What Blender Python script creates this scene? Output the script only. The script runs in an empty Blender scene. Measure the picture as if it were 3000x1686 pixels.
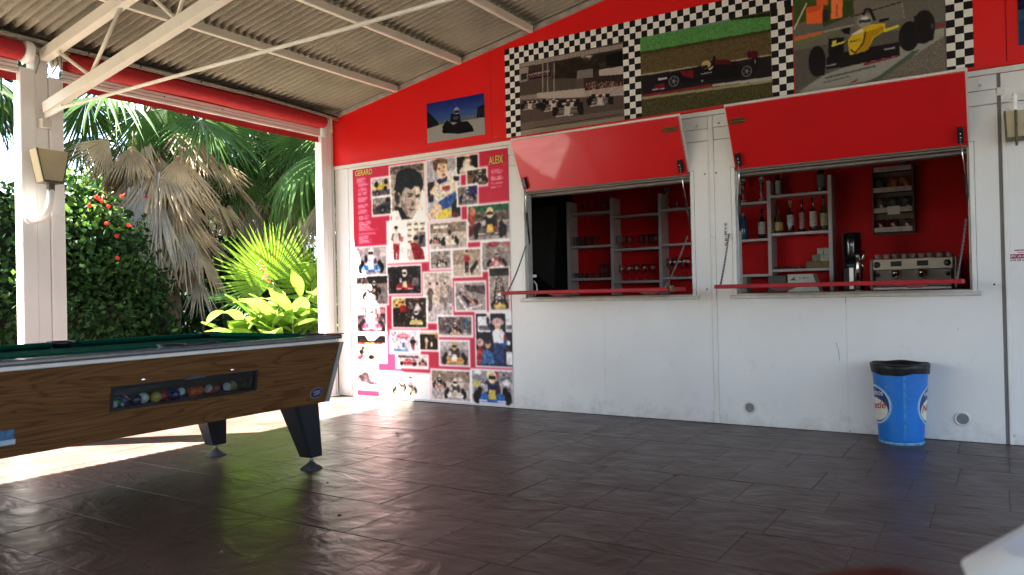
import bpy, bmesh, math, random
import numpy as np
from mathutils import Vector, Matrix

random.seed(7)
rng = np.random.default_rng(7)
scene = bpy.context.scene
COL = scene.collection

# ------------------------------------------------------------------ camera
F_PX, CX, CY = 2250.0, 1500.0, 843.0
YAW, PITCH, ROLL = math.radians(32.645), math.radians(0.413), math.radians(-1.261)
CAM = np.array([0.0, -5.6087, 1.0])
_f = np.array([-math.sin(YAW) * math.cos(PITCH), math.cos(YAW) * math.cos(PITCH), math.sin(PITCH)])
_r = np.array([math.cos(YAW), math.sin(YAW), 0.0])
_u = np.cross(_r, _f)
RR = math.cos(ROLL) * _r + math.sin(ROLL) * _u
UU = -math.sin(ROLL) * _r + math.cos(ROLL) * _u
FW = _f
cam_data = bpy.data.cameras.new('camera')
cam_data.sensor_fit = 'HORIZONTAL'
cam_data.sensor_width = 36.0
cam_data.lens = 36.0 * F_PX / 3000.0
cam_data.clip_start = 0.05
cam_data.clip_end = 2000.0
cam = bpy.data.objects.new('camera', cam_data)
COL.objects.link(cam)
cam.matrix_world = Matrix(((RR[0], UU[0], -FW[0], CAM[0]), (RR[1], UU[1], -FW[1], CAM[1]),
                           (RR[2], UU[2], -FW[2], CAM[2]), (0, 0, 0, 1)))
cam_data.dof.use_dof = True
cam_data.dof.focus_distance = 6.5
cam_data.dof.aperture_fstop = 4.0
scene.camera = cam

# ------------------------------------------------------------------ world, sun, exposure
SUN_EL = math.radians(58.5)
SUN_H = np.array([-0.77, -0.638])                     # horizontal direction towards the sun
world = bpy.data.worlds.new('World')
scene.world = world
world.use_nodes = True
wn = world.node_tree
wn.nodes.clear()
_o = wn.nodes.new('ShaderNodeOutputWorld')
_b = wn.nodes.new('ShaderNodeBackground')
_s = wn.nodes.new('ShaderNodeTexSky')
_s.sky_type = 'NISHITA'
_s.sun_disc = False
_s.sun_elevation = SUN_EL
_s.sun_rotation = math.atan2(SUN_H[0], SUN_H[1])
_s.air_density = 1.0
_s.dust_density = 2.0
_b.inputs['Strength'].default_value = 0.055
wn.links.new(_s.outputs[0], _b.inputs['Color'])
wn.links.new(_b.outputs[0], _o.inputs['Surface'])
sun_data = bpy.data.lights.new('sun', 'SUN')
sun_data.energy = 5.0
sun_data.angle = math.radians(0.55)
sun_data.color = (1.0, 0.955, 0.885)
sun = bpy.data.objects.new('sun', sun_data)
COL.objects.link(sun)
sun.location = (-12, -10, 18)
_d = Vector((-SUN_H[0] * math.cos(SUN_EL), -SUN_H[1] * math.cos(SUN_EL), -math.sin(SUN_EL)))
sun.rotation_euler = _d.to_track_quat('-Z', 'Y').to_euler()
scene.view_settings.view_transform = 'Standard'
scene.view_settings.look = 'None'
scene.view_settings.exposure = 4.1
scene.view_settings.gamma = 1.0
scene.view_settings.use_curve_mapping = False
scene.cycles.max_bounces = 10
scene.cycles.diffuse_bounces = 6
scene.cycles.transparent_max_bounces = 16

# ------------------------------------------------------------------ pixel helpers (3000 x 1686 photo)
def ray(x, y):
    return FW + (x - CX) / F_PX * RR - (y - CY) / F_PX * UU
def onplane(x, y, n, c):
    r = ray(x, y); n = np.array(n, float)
    return CAM + (c - n @ CAM) / (n @ r) * r
def W(x, y, Y=0.0): return onplane(x, y, (0, 1, 0), Y)
def G(x, y, Z=0.0): return onplane(x, y, (0, 0, 1), Z)
def SD(x, y, X): return onplane(x, y, (1, 0, 0), X)
def proj(p):
    v = np.array(p, float) - CAM; z = v @ FW
    return CX + F_PX * (v @ RR) / z, CY - F_PX * (v @ UU) / z, z

# ------------------------------------------------------------------ materials
def lin(r, g, b):
    def c(v):
        v = v / 255.0
        return v / 12.92 if v <= 0.04045 else ((v + 0.055) / 1.055) ** 2.4
    return (c(r), c(g), c(b))
MATS = {}
def mat(name, col, rough=0.5, metal=0.0, var=0.12, scale=6.0, bump=0.0, bscale=60.0, coat=0.0,
        stretch=(1, 1, 1), dirt=0.0, dirtcol=(0.12, 0.1, 0.08), spec=0.5, translucent=0.0, sheen=0.0):
    if name in MATS: return MATS[name]
    m = bpy.data.materials.new(name); m.use_nodes = True
    nt = m.node_tree; N = nt.nodes; L = nt.links
    bs = N['Principled BSDF']
    geo = N.new('ShaderNodeNewGeometry')
    mp = N.new('ShaderNodeMapping'); mp.inputs['Scale'].default_value = stretch
    L.new(geo.outputs['Position'], mp.inputs['Vector'])
    nz = N.new('ShaderNodeTexNoise'); nz.inputs['Scale'].default_value = scale
    nz.inputs['Detail'].default_value = 6.0
    L.new(mp.outputs[0], nz.inputs['Vector'])
    rp = N.new('ShaderNodeValToRGB')
    rp.color_ramp.elements[0].position = 0.3; rp.color_ramp.elements[1].position = 0.7
    rp.color_ramp.elements[0].color = tuple(max(0, c * (1 - var)) for c in col) + (1,)
    rp.color_ramp.elements[1].color = tuple(min(1, c * (1 + var)) for c in col) + (1,)
    L.new(nz.outputs['Fac'], rp.inputs[0])
    out = rp.outputs[0]
    if dirt > 0:
        n2 = N.new('ShaderNodeTexNoise'); n2.inputs['Scale'].default_value = scale * 5; n2.inputs['Detail'].default_value = 8
        n2.inputs['Roughness'].default_value = 0.7
        L.new(mp.outputs[0], n2.inputs['Vector'])
        r2 = N.new('ShaderNodeValToRGB'); r2.color_ramp.elements[0].position = 0.58; r2.color_ramp.elements[1].position = 0.75
        r2.color_ramp.elements[0].color = (0, 0, 0, 1); r2.color_ramp.elements[1].color = (dirt, dirt, dirt, 1)
        L.new(n2.outputs['Fac'], r2.inputs[0])
        mx = N.new('ShaderNodeMixRGB'); mx.inputs[2].default_value = tuple(dirtcol) + (1,)
        L.new(r2.outputs[0], mx.inputs[0]); L.new(out, mx.inputs[1]); out = mx.outputs[0]
    L.new(out, bs.inputs['Base Color'])
    bs.inputs['Roughness'].default_value = rough
    bs.inputs['Metallic'].default_value = metal
    bs.inputs['Specular IOR Level'].default_value = spec
    if coat: bs.inputs['Coat Weight'].default_value = coat; bs.inputs['Coat Roughness'].default_value = 0.05
    if bump > 0:
        n3 = N.new('ShaderNodeTexNoise'); n3.inputs['Scale'].default_value = bscale; n3.inputs['Detail'].default_value = 5
        L.new(mp.outputs[0], n3.inputs['Vector'])
        bp = N.new('ShaderNodeBump'); bp.inputs['Strength'].default_value = bump; bp.inputs['Distance'].default_value = 0.02
        L.new(n3.outputs['Fac'], bp.inputs['Height']); L.new(bp.outputs[0], bs.inputs['Normal'])
    if translucent > 0:
        tr = N.new('ShaderNodeBsdfTranslucent'); L.new(out, tr.inputs['Color'])
        ms = N.new('ShaderNodeMixShader'); ms.inputs[0].default_value = translucent
        L.new(bs.outputs[0], ms.inputs[1]); L.new(tr.outputs[0], ms.inputs[2])
        L.new(ms.outputs[0], N['Material Output'].inputs['Surface'])
    MATS[name] = m
    return m

def thin_glass(name, tint=(1, 1, 1), refl=0.12, fm=0.7):
    m = bpy.data.materials.new(name); m.use_nodes = True
    nt = m.node_tree; N = nt.nodes; L = nt.links; N.remove(N['Principled BSDF'])
    t = N.new('ShaderNodeBsdfTransparent'); t.inputs[0].default_value = tuple(tint) + (1,)
    g = N.new('ShaderNodeBsdfGlossy'); g.inputs['Roughness'].default_value = 0.06
    lw = N.new('ShaderNodeLayerWeight'); lw.inputs[0].default_value = 0.35
    mt = N.new('ShaderNodeMath'); mt.operation = 'MULTIPLY_ADD'; mt.inputs[1].default_value = fm; mt.inputs[2].default_value = refl
    mt.use_clamp = True
    L.new(lw.outputs['Fresnel'], mt.inputs[0])
    ms = N.new('ShaderNodeMixShader'); L.new(mt.outputs[0], ms.inputs[0]); L.new(t.outputs[0], ms.inputs[1]); L.new(g.outputs[0], ms.inputs[2])
    L.new(ms.outputs[0], N['Material Output'].inputs['Surface'])
    return m

def print_mat(name, rough=0.35):
    m = bpy.data.materials.new(name); m.use_nodes = True
    N = m.node_tree.nodes; L = m.node_tree.links; bs = N['Principled BSDF']
    a = N.new('ShaderNodeVertexColor'); a.layer_name = 'print'
    geo = N.new('ShaderNodeNewGeometry')
    nz = N.new('ShaderNodeTexNoise'); nz.inputs['Scale'].default_value = 5; nz.inputs['Detail'].default_value = 4
    L.new(geo.outputs['Position'], nz.inputs['Vector'])
    bp = N.new('ShaderNodeBump'); bp.inputs['Strength'].default_value = 0.12; bp.inputs['Distance'].default_value = 0.02
    L.new(nz.outputs['Fac'], bp.inputs['Height']); L.new(bp.outputs[0], bs.inputs['Normal'])
    L.new(a.outputs['Color'], bs.inputs['Base Color']); bs.inputs['Roughness'].default_value = rough
    bs.inputs['Specular IOR Level'].default_value = 0.18
    return m

M_WHITE = mat('white_panel_paint', (0.74, 0.72, 0.69), 0.42, var=0.045, scale=1.6, dirt=0.16, bump=0.05, bscale=9)
def add_splash(m, h=0.30):          # dried splash dirt and mop marks in ragged patches along the foot of the wall
    N = m.node_tree.nodes; L = m.node_tree.links; bs = N['Principled BSDF']
    src = bs.inputs['Base Color'].links[0].from_socket
    geo = N.new('ShaderNodeNewGeometry'); sp_ = N.new('ShaderNodeSeparateXYZ'); L.new(geo.outputs['Position'], sp_.inputs[0])
    mr = N.new('ShaderNodeMapRange'); mr.inputs[1].default_value = 0.0; mr.inputs[2].default_value = h; mr.inputs[3].default_value = 0.62; mr.inputs[4].default_value = 0.30
    L.new(sp_.outputs['Z'], mr.inputs[0])
    nz = N.new('ShaderNodeTexNoise'); nz.inputs['Scale'].default_value = 7; nz.inputs['Detail'].default_value = 10; nz.inputs['Roughness'].default_value = 0.75; L.new(geo.outputs['Position'], nz.inputs['Vector'])
    sb = N.new('ShaderNodeMath'); sb.operation = 'SUBTRACT'; L.new(mr.outputs[0], sb.inputs[0]); L.new(nz.outputs['Fac'], sb.inputs[1])
    mu = N.new('ShaderNodeMath'); mu.operation = 'MULTIPLY'; mu.inputs[1].default_value = 4.0; mu.use_clamp = True; L.new(sb.outputs[0], mu.inputs[0])
    m2 = N.new('ShaderNodeMath'); m2.operation = 'MULTIPLY'; m2.inputs[1].default_value = 0.45; L.new(mu.outputs[0], m2.inputs[0])
    mx = N.new('ShaderNodeMixRGB'); mx.inputs[2].default_value = (0.36, 0.33, 0.29, 1); L.new(m2.outputs[0], mx.inputs[0]); L.new(src, mx.inputs[1]); L.new(mx.outputs[0], bs.inputs['Base Color'])
add_splash(M_WHITE)
M_TRIM = mat('white_trim_paint', (0.72, 0.70, 0.65), 0.4, var=0.05, scale=5, dirt=0.25)
M_STEEL = mat('cream_steel_paint', (0.74, 0.69, 0.58), 0.45, var=0.06, scale=4, dirt=0.2)
M_POST = mat('post_white_paint', (0.86, 0.84, 0.80), 0.35, var=0.04, scale=3, dirt=0.12)
M_RED = mat('red_gable_paint', (0.72, 0.010, 0.010), 0.38, var=0.07, scale=1.3, bump=0.06, bscale=5, spec=0.3, dirt=0.10, dirtcol=(0.30, 0.02, 0.02))
M_REDG = mat('red_gloss_paint', (0.60, 0.008, 0.010), 0.3, var=0.04, scale=2, bump=0.02, bscale=4, coat=1.0)
M_REDM = mat('red_counter_paint', (0.36, 0.014, 0.022), 0.5, var=0.12, scale=6, spec=0.25)
M_REDIN = mat('red_inner_wall_paint', (0.56, 0.007, 0.010), 0.6, var=0.12, scale=2, spec=0.15)
M_FABRIC = mat('red_awning_fabric', (0.46, 0.018, 0.022), 0.75, var=0.1, scale=7, bump=0.3, bscale=25, translucent=0.12)
M_DARK = mat('dark_groove', (0.02, 0.018, 0.016), 0.8)
M_BLACK = mat('black_plastic', (0.012, 0.012, 0.014), 0.35, var=0.2)
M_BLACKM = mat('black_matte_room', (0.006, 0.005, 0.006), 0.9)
M_CHROME = mat('chrome', (0.75, 0.75, 0.75), 0.12, metal=1.0, var=0.05)
M_ALU = mat('brushed_aluminium', (0.55, 0.54, 0.53), 0.35, metal=0.85, var=0.1, scale=20)
M_ZINC = mat('zinc_chain', (0.22, 0.21, 0.2), 0.45, metal=0.8, var=0.3, scale=60)
M_BRASS = mat('tarnished_brass', (0.16, 0.11, 0.04), 0.45, metal=0.8, var=0.3, scale=60)
M_SHELF = mat('grey_lilac_shelf_board', (0.56, 0.51, 0.51), 0.55, var=0.08, scale=9)
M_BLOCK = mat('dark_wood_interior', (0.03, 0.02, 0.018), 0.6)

# ------------------------------------------------------------------ mesh builder
class MB:
    def __init__(s): s.v = []; s.f = []; s.m = []; s.sm = []
    def add(s, v, f, mi=0, smooth=False):
        b = len(s.v); s.v += [tuple(map(float, p)) for p in v]
        s.f += [tuple(i + b for i in q) for q in f]; s.m += [mi] * len(f); s.sm += [smooth] * len(f); return s
    def hexa(s, c, mi=0):   # 8 corners: 0-3 bottom loop, 4-7 top loop
        return s.add(c, [(3, 2, 1, 0), (4, 5, 6, 7), (0, 1, 5, 4), (1, 2, 6, 5), (2, 3, 7, 6), (3, 0, 4, 7)], mi)
    def box(s, x0, x1, y0, y1, z0, z1, b=0.0, mi=0):
        if x1 < x0: x0, x1 = x1, x0
        if y1 < y0: y0, y1 = y1, y0
        if z1 < z0: z0, z1 = z1, z0
        if b <= 0:
            return s.hexa([(x0, y0, z0), (x1, y0, z0), (x1, y1, z0), (x0, y1, z0), (x0, y0, z1), (x1, y0, z1), (x1, y1, z1), (x0, y1, z1)], mi)
        b = min(b, (x1 - x0) * .45, (y1 - y0) * .45, (z1 - z0) * .45)
        V = []; idx = {}
        for i, sx in enumerate((x0, x1)):
            for j, sy in enumerate((y0, y1)):
                for k, sz in enumerate((z0, z1)):
                    ix = sx + (b if i == 0 else -b); iy = sy + (b if j == 0 else -b); iz = sz + (b if k == 0 else -b)
                    for ax, p in enumerate(((sx, iy, iz), (ix, sy, iz), (ix, iy, sz))):
                        idx[(i, j, k, ax)] = len(V); V.append(p)
        Fc = []
        for ax in range(3):
            o = [a for a in range(3) if a != ax]
            for side in (0, 1):
                q = []
                for (a, c) in ((0, 0), (1, 0), (1, 1), (0, 1)):
                    ijk = [0, 0, 0]; ijk[ax] = side; ijk[o[0]] = a; ijk[o[1]] = c
                    q.append(idx[tuple(ijk) + (ax,)])
                if (side == 0) ^ (ax == 1): q = q[::-1]
                Fc.append(tuple(q))
        for ax in range(3):          # edges parallel to ax
            o = [a for a in range(3) if a != ax]
            for a in (0, 1):
                for c in (0, 1):
                    k0 = [0, 0, 0]; k0[o[0]] = a; k0[o[1]] = c; k1 = list(k0); k1[ax] = 1
                    q = [idx[tuple(k0) + (o[0],)], idx[tuple(k0) + (o[1],)], idx[tuple(k1) + (o[1],)], idx[tuple(k1) + (o[0],)]]
                    Fc.append(tuple(q if (a ^ c) ^ (ax == 1) else q[::-1]))
        for i in (0, 1):
            for j in (0, 1):
                for k in (0, 1):
                    q = [idx[(i, j, k, 0)], idx[(i, j, k, 1)], idx[(i, j, k, 2)]]
                    Fc.append(tuple(q if not (i ^ j ^ k) == 0 else q[::-1]))
        return s.add(V, Fc, mi)
    def slab(s, quad, t, mi=0):      # quad of 4 points, extruded by vector t
        q = [np.array(p, float) for p in quad]; t = np.array(t, float)
        return s.hexa([tuple(p) for p in q] + [tuple(p + t) for p in q], mi)
    def tube(s, pts, r, n=8, mi=0, cap=True, smooth=True):
        pts = [np.array(p, float) for p in pts]; rs = r if hasattr(r, '__len__') else [r] * len(pts)
        ring = []; V = []; Fc = []
        up = np.array([0.0, 0, 1])
        d0 = pts[1] - pts[0]; d0 /= np.linalg.norm(d0)
        if abs(d0 @ up) > .9: up = np.array([1.0, 0, 0])
        for i, p in enumerate(pts):
            a = pts[max(i - 1, 0)]; b = pts[min(i + 1, len(pts) - 1)]
            d = b - a; d /= max(np.linalg.norm(d), 1e-9)
            e1 = np.cross(d, up); e1 /= max(np.linalg.norm(e1), 1e-9); e2 = np.cross(e1, d); up = e2
            for k in range(n):
                t = 2 * math.pi * k / n
                V.append(p + rs[i] * (math.cos(t) * e1 + math.sin(t) * e2))
        for i in range(len(pts) - 1):
            for k in range(n):
                k2 = (k + 1) % n
                Fc.append((i * n + k, i * n + k2, (i + 1) * n + k2, (i + 1) * n + k))
        if cap:
            Fc.append(tuple(range(n))[::-1]); Fc.append(tuple(range((len(pts) - 1) * n, len(pts) * n)))
        return s.add(V, Fc, mi, smooth)
    def bar(s, a, b, w, h, up=(0, 0, 1), mi=0):
        a = np.array(a, float); b = np.array(b, float); d = b - a; d /= np.linalg.norm(d)
        e1 = np.cross(d, np.array(up, float)); e1 /= np.linalg.norm(e1); e2 = np.cross(e1, d)
        c = []
        for p in (a, b):
            for (x, y) in ((-1, -1), (1, -1), (1, 1), (-1, 1)):
                c.append(p + e1 * w / 2 * x + e2 * h / 2 * y)
        return s.add(c, [(3, 2, 1, 0), (4, 5, 6, 7), (0, 1, 5, 4), (1, 2, 6, 5), (2, 3, 7, 6), (3, 0, 4, 7)], mi)
    def lathe(s, prof, c=(0, 0, 0), n=20, mi=0, smooth=True, axis='z'):
        V = []; Fc = []
        for (r, z) in prof:
            for k in range(n):
                t = 2 * math.pi * k / n
                if axis == 'z': p = (c[0] + r * math.cos(t), c[1] + r * math.sin(t), c[2] + z)
                elif axis == 'y': p = (c[0] + r * math.cos(t), c[1] + z, c[2] + r * math.sin(t))
                else: p = (c[0] + z, c[1] + r * math.cos(t), c[2] + r * math.sin(t))
                V.append(p)
        for i in range(len(prof) - 1):
            for k in range(n):
                k2 = (k + 1) % n
                q = (i * n + k, i * n + k2, (i + 1) * n + k2, (i + 1) * n + k)
                Fc.append(q if axis != 'y' else q[::-1])
        return s.add(V, Fc, mi, smooth)
    def sphere(s, c, r, n=14, mi=0, sc=(1, 1, 1)):
        prof = [(r * math.sin(math.pi * i / n) + 1e-5, -r * math.cos(math.pi * i / n)) for i in range(n + 1)]
        b = len(s.v); s.lathe(prof, (0, 0, 0), n + 4, mi)
        for i in range(b, len(s.v)):
            p = s.v[i]; s.v[i] = (c[0] + p[0] * sc[0], c[1] + p[1] * sc[1], c[2] + p[2] * sc[2])
        return s
    def disc(s, c, r, axis='y', n=20, mi=0, sc=(1, 1)):
        V = []
        for k in range(n):
            t = 2 * math.pi * k / n; a = r * math.cos(t) * sc[0]; b = r * math.sin(t) * sc[1]
            V.append((c[0] + a, c[1], c[2] + b) if axis == 'y' else ((c[0], c[1] + a, c[2] + b) if axis == 'x' else (c[0] + a, c[1] + b, c[2])))
        return s.add(V, [tuple(range(n))], mi)

def wloc(o):
    p = Vector((0, 0, 0))
    while o is not None: p += o.location; o = o.parent
    return p
def mesh_obj(name, v, f, mats, parent=None, mi=None, sm=None, local=False, at=None):
    me = bpy.data.meshes.new(name)
    if parent is not None and not local:
        off = wloc(parent); v = [(p[0] - off.x, p[1] - off.y, p[2] - off.z) for p in v]
    me.from_pydata(v, [], f)
    if not isinstance(mats, (list, tuple)): mats = [mats]
    for m in mats: me.materials.append(m)
    if mi is not None and len(mats) > 1: me.polygons.foreach_set('material_index', mi)
    if sm is not None: me.polygons.foreach_set('use_smooth', sm)
    me.update()
    o = bpy.data.objects.new(name, me); COL.objects.link(o)
    if parent is not None: o.parent = parent
    return o
def build(mb, name, mats, parent=None, local=False, fixn=False):
    o = mesh_obj(name, mb.v, mb.f, mats, parent, mb.m, mb.sm, local)
    bm = bmesh.new(); bm.from_mesh(o.data); bmesh.ops.recalc_face_normals(bm, faces=bm.faces); bm.to_mesh(o.data); bm.free()
    return o
def part(name, mats, parent, fn, *a, **k):
    mb = MB(); getattr(mb, fn)(*a, **k); return build(mb, name, mats, parent)
def tag(o, label, cat, group=None):
    o['label'] = label; o['category'] = cat
    if group: o['group'] = group
    return o
def thing(name, label, cat, loc=(0, 0, 0), group=None):
    o = bpy.data.objects.new(name, None); COL.objects.link(o); o.location = loc; o.empty_display_size = 0.1
    return tag(o, label, cat, group)
def struct(o): o['kind'] = 'structure'; return o
def dup(o, parent=None):
    c = o.copy(); COL.objects.link(c); c.parent = parent
    for ch in list(o.children): dup(ch, c)
    return c
def origin_to(o, p):                       # move a mesh object's origin without moving its geometry
    p = Vector(p); d = p - o.location
    o.data.transform(Matrix.Translation(-d)); o.location = p; return o
def text_mesh(txt, size=1.0, shear=0.0, bold=0.0):
    cu = bpy.data.curves.new('txt', 'FONT'); cu.body = txt; cu.size = size; cu.shear = shear; cu.offset = bold
    cu.resolution_u = 3
    ob = bpy.data.objects.new('txt', cu); COL.objects.link(ob)
    dg = bpy.context.evaluated_depsgraph_get()
    me = bpy.data.meshes.new_from_object(ob.evaluated_get(dg))
    v = [tuple(x.co) for x in me.vertices]; f = [tuple(p.vertices) for p in me.polygons]
    bpy.data.objects.remove(ob); bpy.data.curves.remove(cu); bpy.data.meshes.remove(me)
    xs = [p[0] for p in v]; ys = [p[1] for p in v]
    x0, x1, y0, y1 = min(xs), max(xs), min(ys), max(ys)
    return [((p[0] - x0) / (x1 - x0), (p[1] - y0) / (y1 - y0)) for p in v], f
def wall_text(name, txt, x0, x1, z0, z1, Y, m, parent=None, shear=0.0, bold=0.0, rot=0.0, slope=0.0):
    v, f = text_mesh(txt, 1.0, shear, bold)
    if rot:  v = [(1 - b, a) for a, b in v]
    V = [(x0 + a * (x1 - x0), Y, z0 + b * (z1 - z0) + slope * a) for a, b in v]
    return mesh_obj(name, V, f, m, parent)
def squiggle(name, x0, x1, z0, z1, Y, m, parent, vert=False):      # unreadable small print: rows of short strokes
    b = MB(); r_ = random.Random(int(x0 * 1000) + 5); t = 0.0
    L = (z1 - z0) if vert else (x1 - x0); H = (x1 - x0) if vert else (z1 - z0)
    while t < L - H * .3:
        w = H * r_.uniform(.18, .5); h0, h1 = r_.choice(((0, 1), (0, .7), (0, 1), (.25, .75)))
        a = [(t, h0 * H), (t + w, h0 * H), (t + w, h1 * H), (t, h1 * H)]
        b.add([((x0 + v, Y, z0 + u) if vert else (x0 + u, Y, z0 + v)) for u, v in a], [(0, 3, 2, 1) if vert else (0, 1, 2, 3)])
        t += w + H * r_.choice((.12, .15, .2, .6))
    return mesh_obj(name, b.v, b.f, m, parent)
ORD = ['first', 'second', 'third', 'fourth', 'fifth', 'sixth', 'seventh', 'eighth', 'ninth', 'tenth', 'eleventh', 'twelfth']

# ================================================================== SETTING: ground and floor
def floor_material():
    m = bpy.data.materials.new('stamped_slate_concrete'); m.use_nodes = True
    N = m.node_tree.nodes; L = m.node_tree.links; bs = N['Principled BSDF']
    geo = N.new('ShaderNodeNewGeometry')
    info = N.new('ShaderNodeObjectInfo')
    # slight shift per tile so that the relief does not run on across joints
    va = N.new('ShaderNodeVectorMath'); va.operation = 'SCALE'; va.inputs[0].default_value = (2.0, 1.0, 0.0)
    L.new(info.outputs['Random'], va.inputs['Scale'])
    ad = N.new('ShaderNodeVectorMath'); ad.operation = 'ADD'
    L.new(geo.outputs['Position'], ad.inputs[0]); L.new(va.outputs[0], ad.inputs[1])
    n1 = N.new('ShaderNodeTexNoise'); n1.inputs['Scale'].default_value = 2.2; n1.inputs['Detail'].default_value = 8
    L.new(geo.outputs['Position'], n1.inputs['Vector'])
    r1 = N.new('ShaderNodeValToRGB'); e = r1.color_ramp.elements
    e[0].position = 0.3; e[0].color = (0.060, 0.034, 0.027, 1); e[1].position = 0.72; e[1].color = (0.102, 0.066, 0.056, 1)
    L.new(n1.outputs['Fac'], r1.inputs[0])
    n4 = N.new('ShaderNodeTexNoise'); n4.inputs['Scale'].default_value = 45; n4.inputs['Detail'].default_value = 6
    L.new(ad.outputs[0], n4.inputs['Vector'])
    mx = N.new('ShaderNodeMixRGB'); mx.blend_type = 'OVERLAY'; mx.inputs[0].default_value = 0.15
    L.new(r1.outputs[0], mx.inputs[1]); L.new(n4.outputs['Fac'], mx.inputs[2])
    hs = N.new('ShaderNodeHueSaturation'); L.new(mx.outputs[0], hs.inputs['Color'])
    mr = N.new('ShaderNodeMapRange'); mr.inputs[3].default_value = 0.93; mr.inputs[4].default_value = 1.07
    L.new(info.outputs['Random'], mr.inputs[0]); L.new(mr.outputs[0], hs.inputs['Value'])
    L.new(hs.outputs[0], bs.inputs['Base Color'])
    # slate ridges, long along x
    mp = N.new('ShaderNodeMapping'); mp.inputs['Scale'].default_value = (1.2, 1.9, 1.0); mp.inputs['Rotation'].default_value = (0, 0, 0.7)
    L.new(ad.outputs[0], mp.inputs['Vector'])
    n2 = N.new('ShaderNodeTexNoise'); n2.inputs['Scale'].default_value = 2.2; n2.inputs['Detail'].default_value = 5; n2.inputs['Distortion'].default_value = 1.8
    L.new(mp.outputs[0], n2.inputs['Vector'])
    n3 = N.new('ShaderNodeTexNoise'); n3.inputs['Scale'].default_value = 5; n3.inputs['Detail'].default_value = 3
    L.new(ad.outputs[0], n3.inputs['Vector'])
    am = N.new('ShaderNodeMath'); am.operation = 'MULTIPLY_ADD'; am.inputs[1].default_value = 0.7
    L.new(n3.outputs['Fac'], am.inputs[0]); L.new(n2.outputs['Fac'], am.inputs[2])
    bp = N.new('ShaderNodeBump'); bp.inputs['Strength'].default_value = 0.42; bp.inputs['Distance'].default_value = 0.03
    L.new(am.outputs[0], bp.inputs['Height']); L.new(bp.outputs[0], bs.inputs['Normal'])
    rr = N.new('ShaderNodeMapRange'); rr.inputs[3].default_value = 0.24; rr.inputs[4].default_value = 0.52
    L.new(n3.outputs['Fac'], rr.inputs[0]); L.new(rr.outputs[0], bs.inputs['Roughness'])
    bs.inputs['Specular IOR Level'].default_value = 0.3
    return m
M_FLOOR = floor_material()
M_SOIL = mat('garden_soil', (0.05, 0.045, 0.028), 0.95, var=0.4, scale=3, bump=0.6, bscale=14)
M_GROUT = mat('floor_joint', (0.04, 0.027, 0.023), 0.8, var=0.2, scale=20)

mb = MB(); mb.add([(-400, -400, -0.16), (400, -400, -0.16), (400, 400, -0.16), (-400, 400, -0.16)], [(0, 1, 2, 3)])
struct(build(mb, 'ground', M_SOIL))
mb = MB(); mb.box(-7.35, -6.155, -16.0, -0.25, -0.159, -0.03, 0.01)  # unseen pale strip added to bounce sunlight onto roof and gable
struct(build(mb, 'bounce_strip', mat('pale_bounce_concrete', (0.28, 0.25, 0.20), 0.9, var=0.12, scale=3, dirt=0.3, dirtcol=(0.3, 0.26, 0.2))))
mb = MB(); mb.box(-6.15, 6.2, -14.4, 2.5, -0.15, -0.0045)
floor_o = struct(build(mb, 'floor', M_GROUT))

ROWP = 0.4065
rest = MB(); ntile = 0
tile_cache = {}
def tile_mesh(w, d):
    key = (round(w, 3), round(d, 3))
    if key not in tile_cache:
        b = MB(); c = 0.0018
        x, y = w / 2, d / 2
        V = [(-x, -y, -0.03), (x, -y, -0.03), (x, y, -0.03), (-x, y, -0.03), (-x, -y, -0.002), (x, -y, -0.002), (x, y, -0.002), (-x, y, -0.002),
             (-x + c, -y + c, 0), (x - c, -y + c, 0), (x - c, y - c, 0), (-x + c, y - c, 0)]
        Fq = [(0, 1, 5, 4), (1, 2, 6, 5), (2, 3, 7, 6), (3, 0, 4, 7), (4, 5, 9, 8), (5, 6, 10, 9), (6, 7, 11, 10), (7, 4, 8, 11), (8, 9, 10, 11)]
        me = bpy.data.meshes.new('floor_tile'); me.from_pydata(V, [], Fq); me.materials.append(M_FLOOR); me.update()
        tile_cache[key] = me
    return tile_cache[key]
offs = {3: 0.0, 4: -0.28, 5: -0.03, 6: -0.09, 7: 0.08, 8: 0.01, 9: 0.0}
for r in range(0, 35):
    y1 = -0.006 - r * ROWP; y0 = y1 - ROWP + 0.0024
    x = -6.13 + ((offs.get(r, random.uniform(-.2, .2)) + 6.13) % 0.41) - 0.41
    k = 0
    while x < 6.1:
        w = random.choice((0.41, 0.41, 0.41, 0.41, 0.56, 0.30)) if r not in offs else 0.41
        a, b2 = max(x, -6.13), min(x + w - 0.0016, 6.15)
        x += w
        if b2 - a < 0.03: continue
        cx_, cy_ = (a + b2) / 2, (y0 + y1) / 2
        vis = False
        for qx in (a, b2):
            for qy in (y0, y1):
                px, py, pz = proj((qx, qy, 0))
                if pz > 0.3 and -40 < px < 3040 and py < 1740: vis = True
        if vis and ntile < 300:
            o = bpy.data.objects.new('floor_tile', tile_mesh(b2 - a, y1 - y0)); COL.objects.link(o)
            o.location = (cx_, cy_, random.uniform(-0.0012, 0.0008)); o.parent = floor_o; ntile += 1
        else:
            rest.box(a, b2, y0, y1, -0.03, 0.0)
o = build(rest, 'floor_tile', M_FLOOR, floor_o); o['kind'] = 'stuff'

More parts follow.
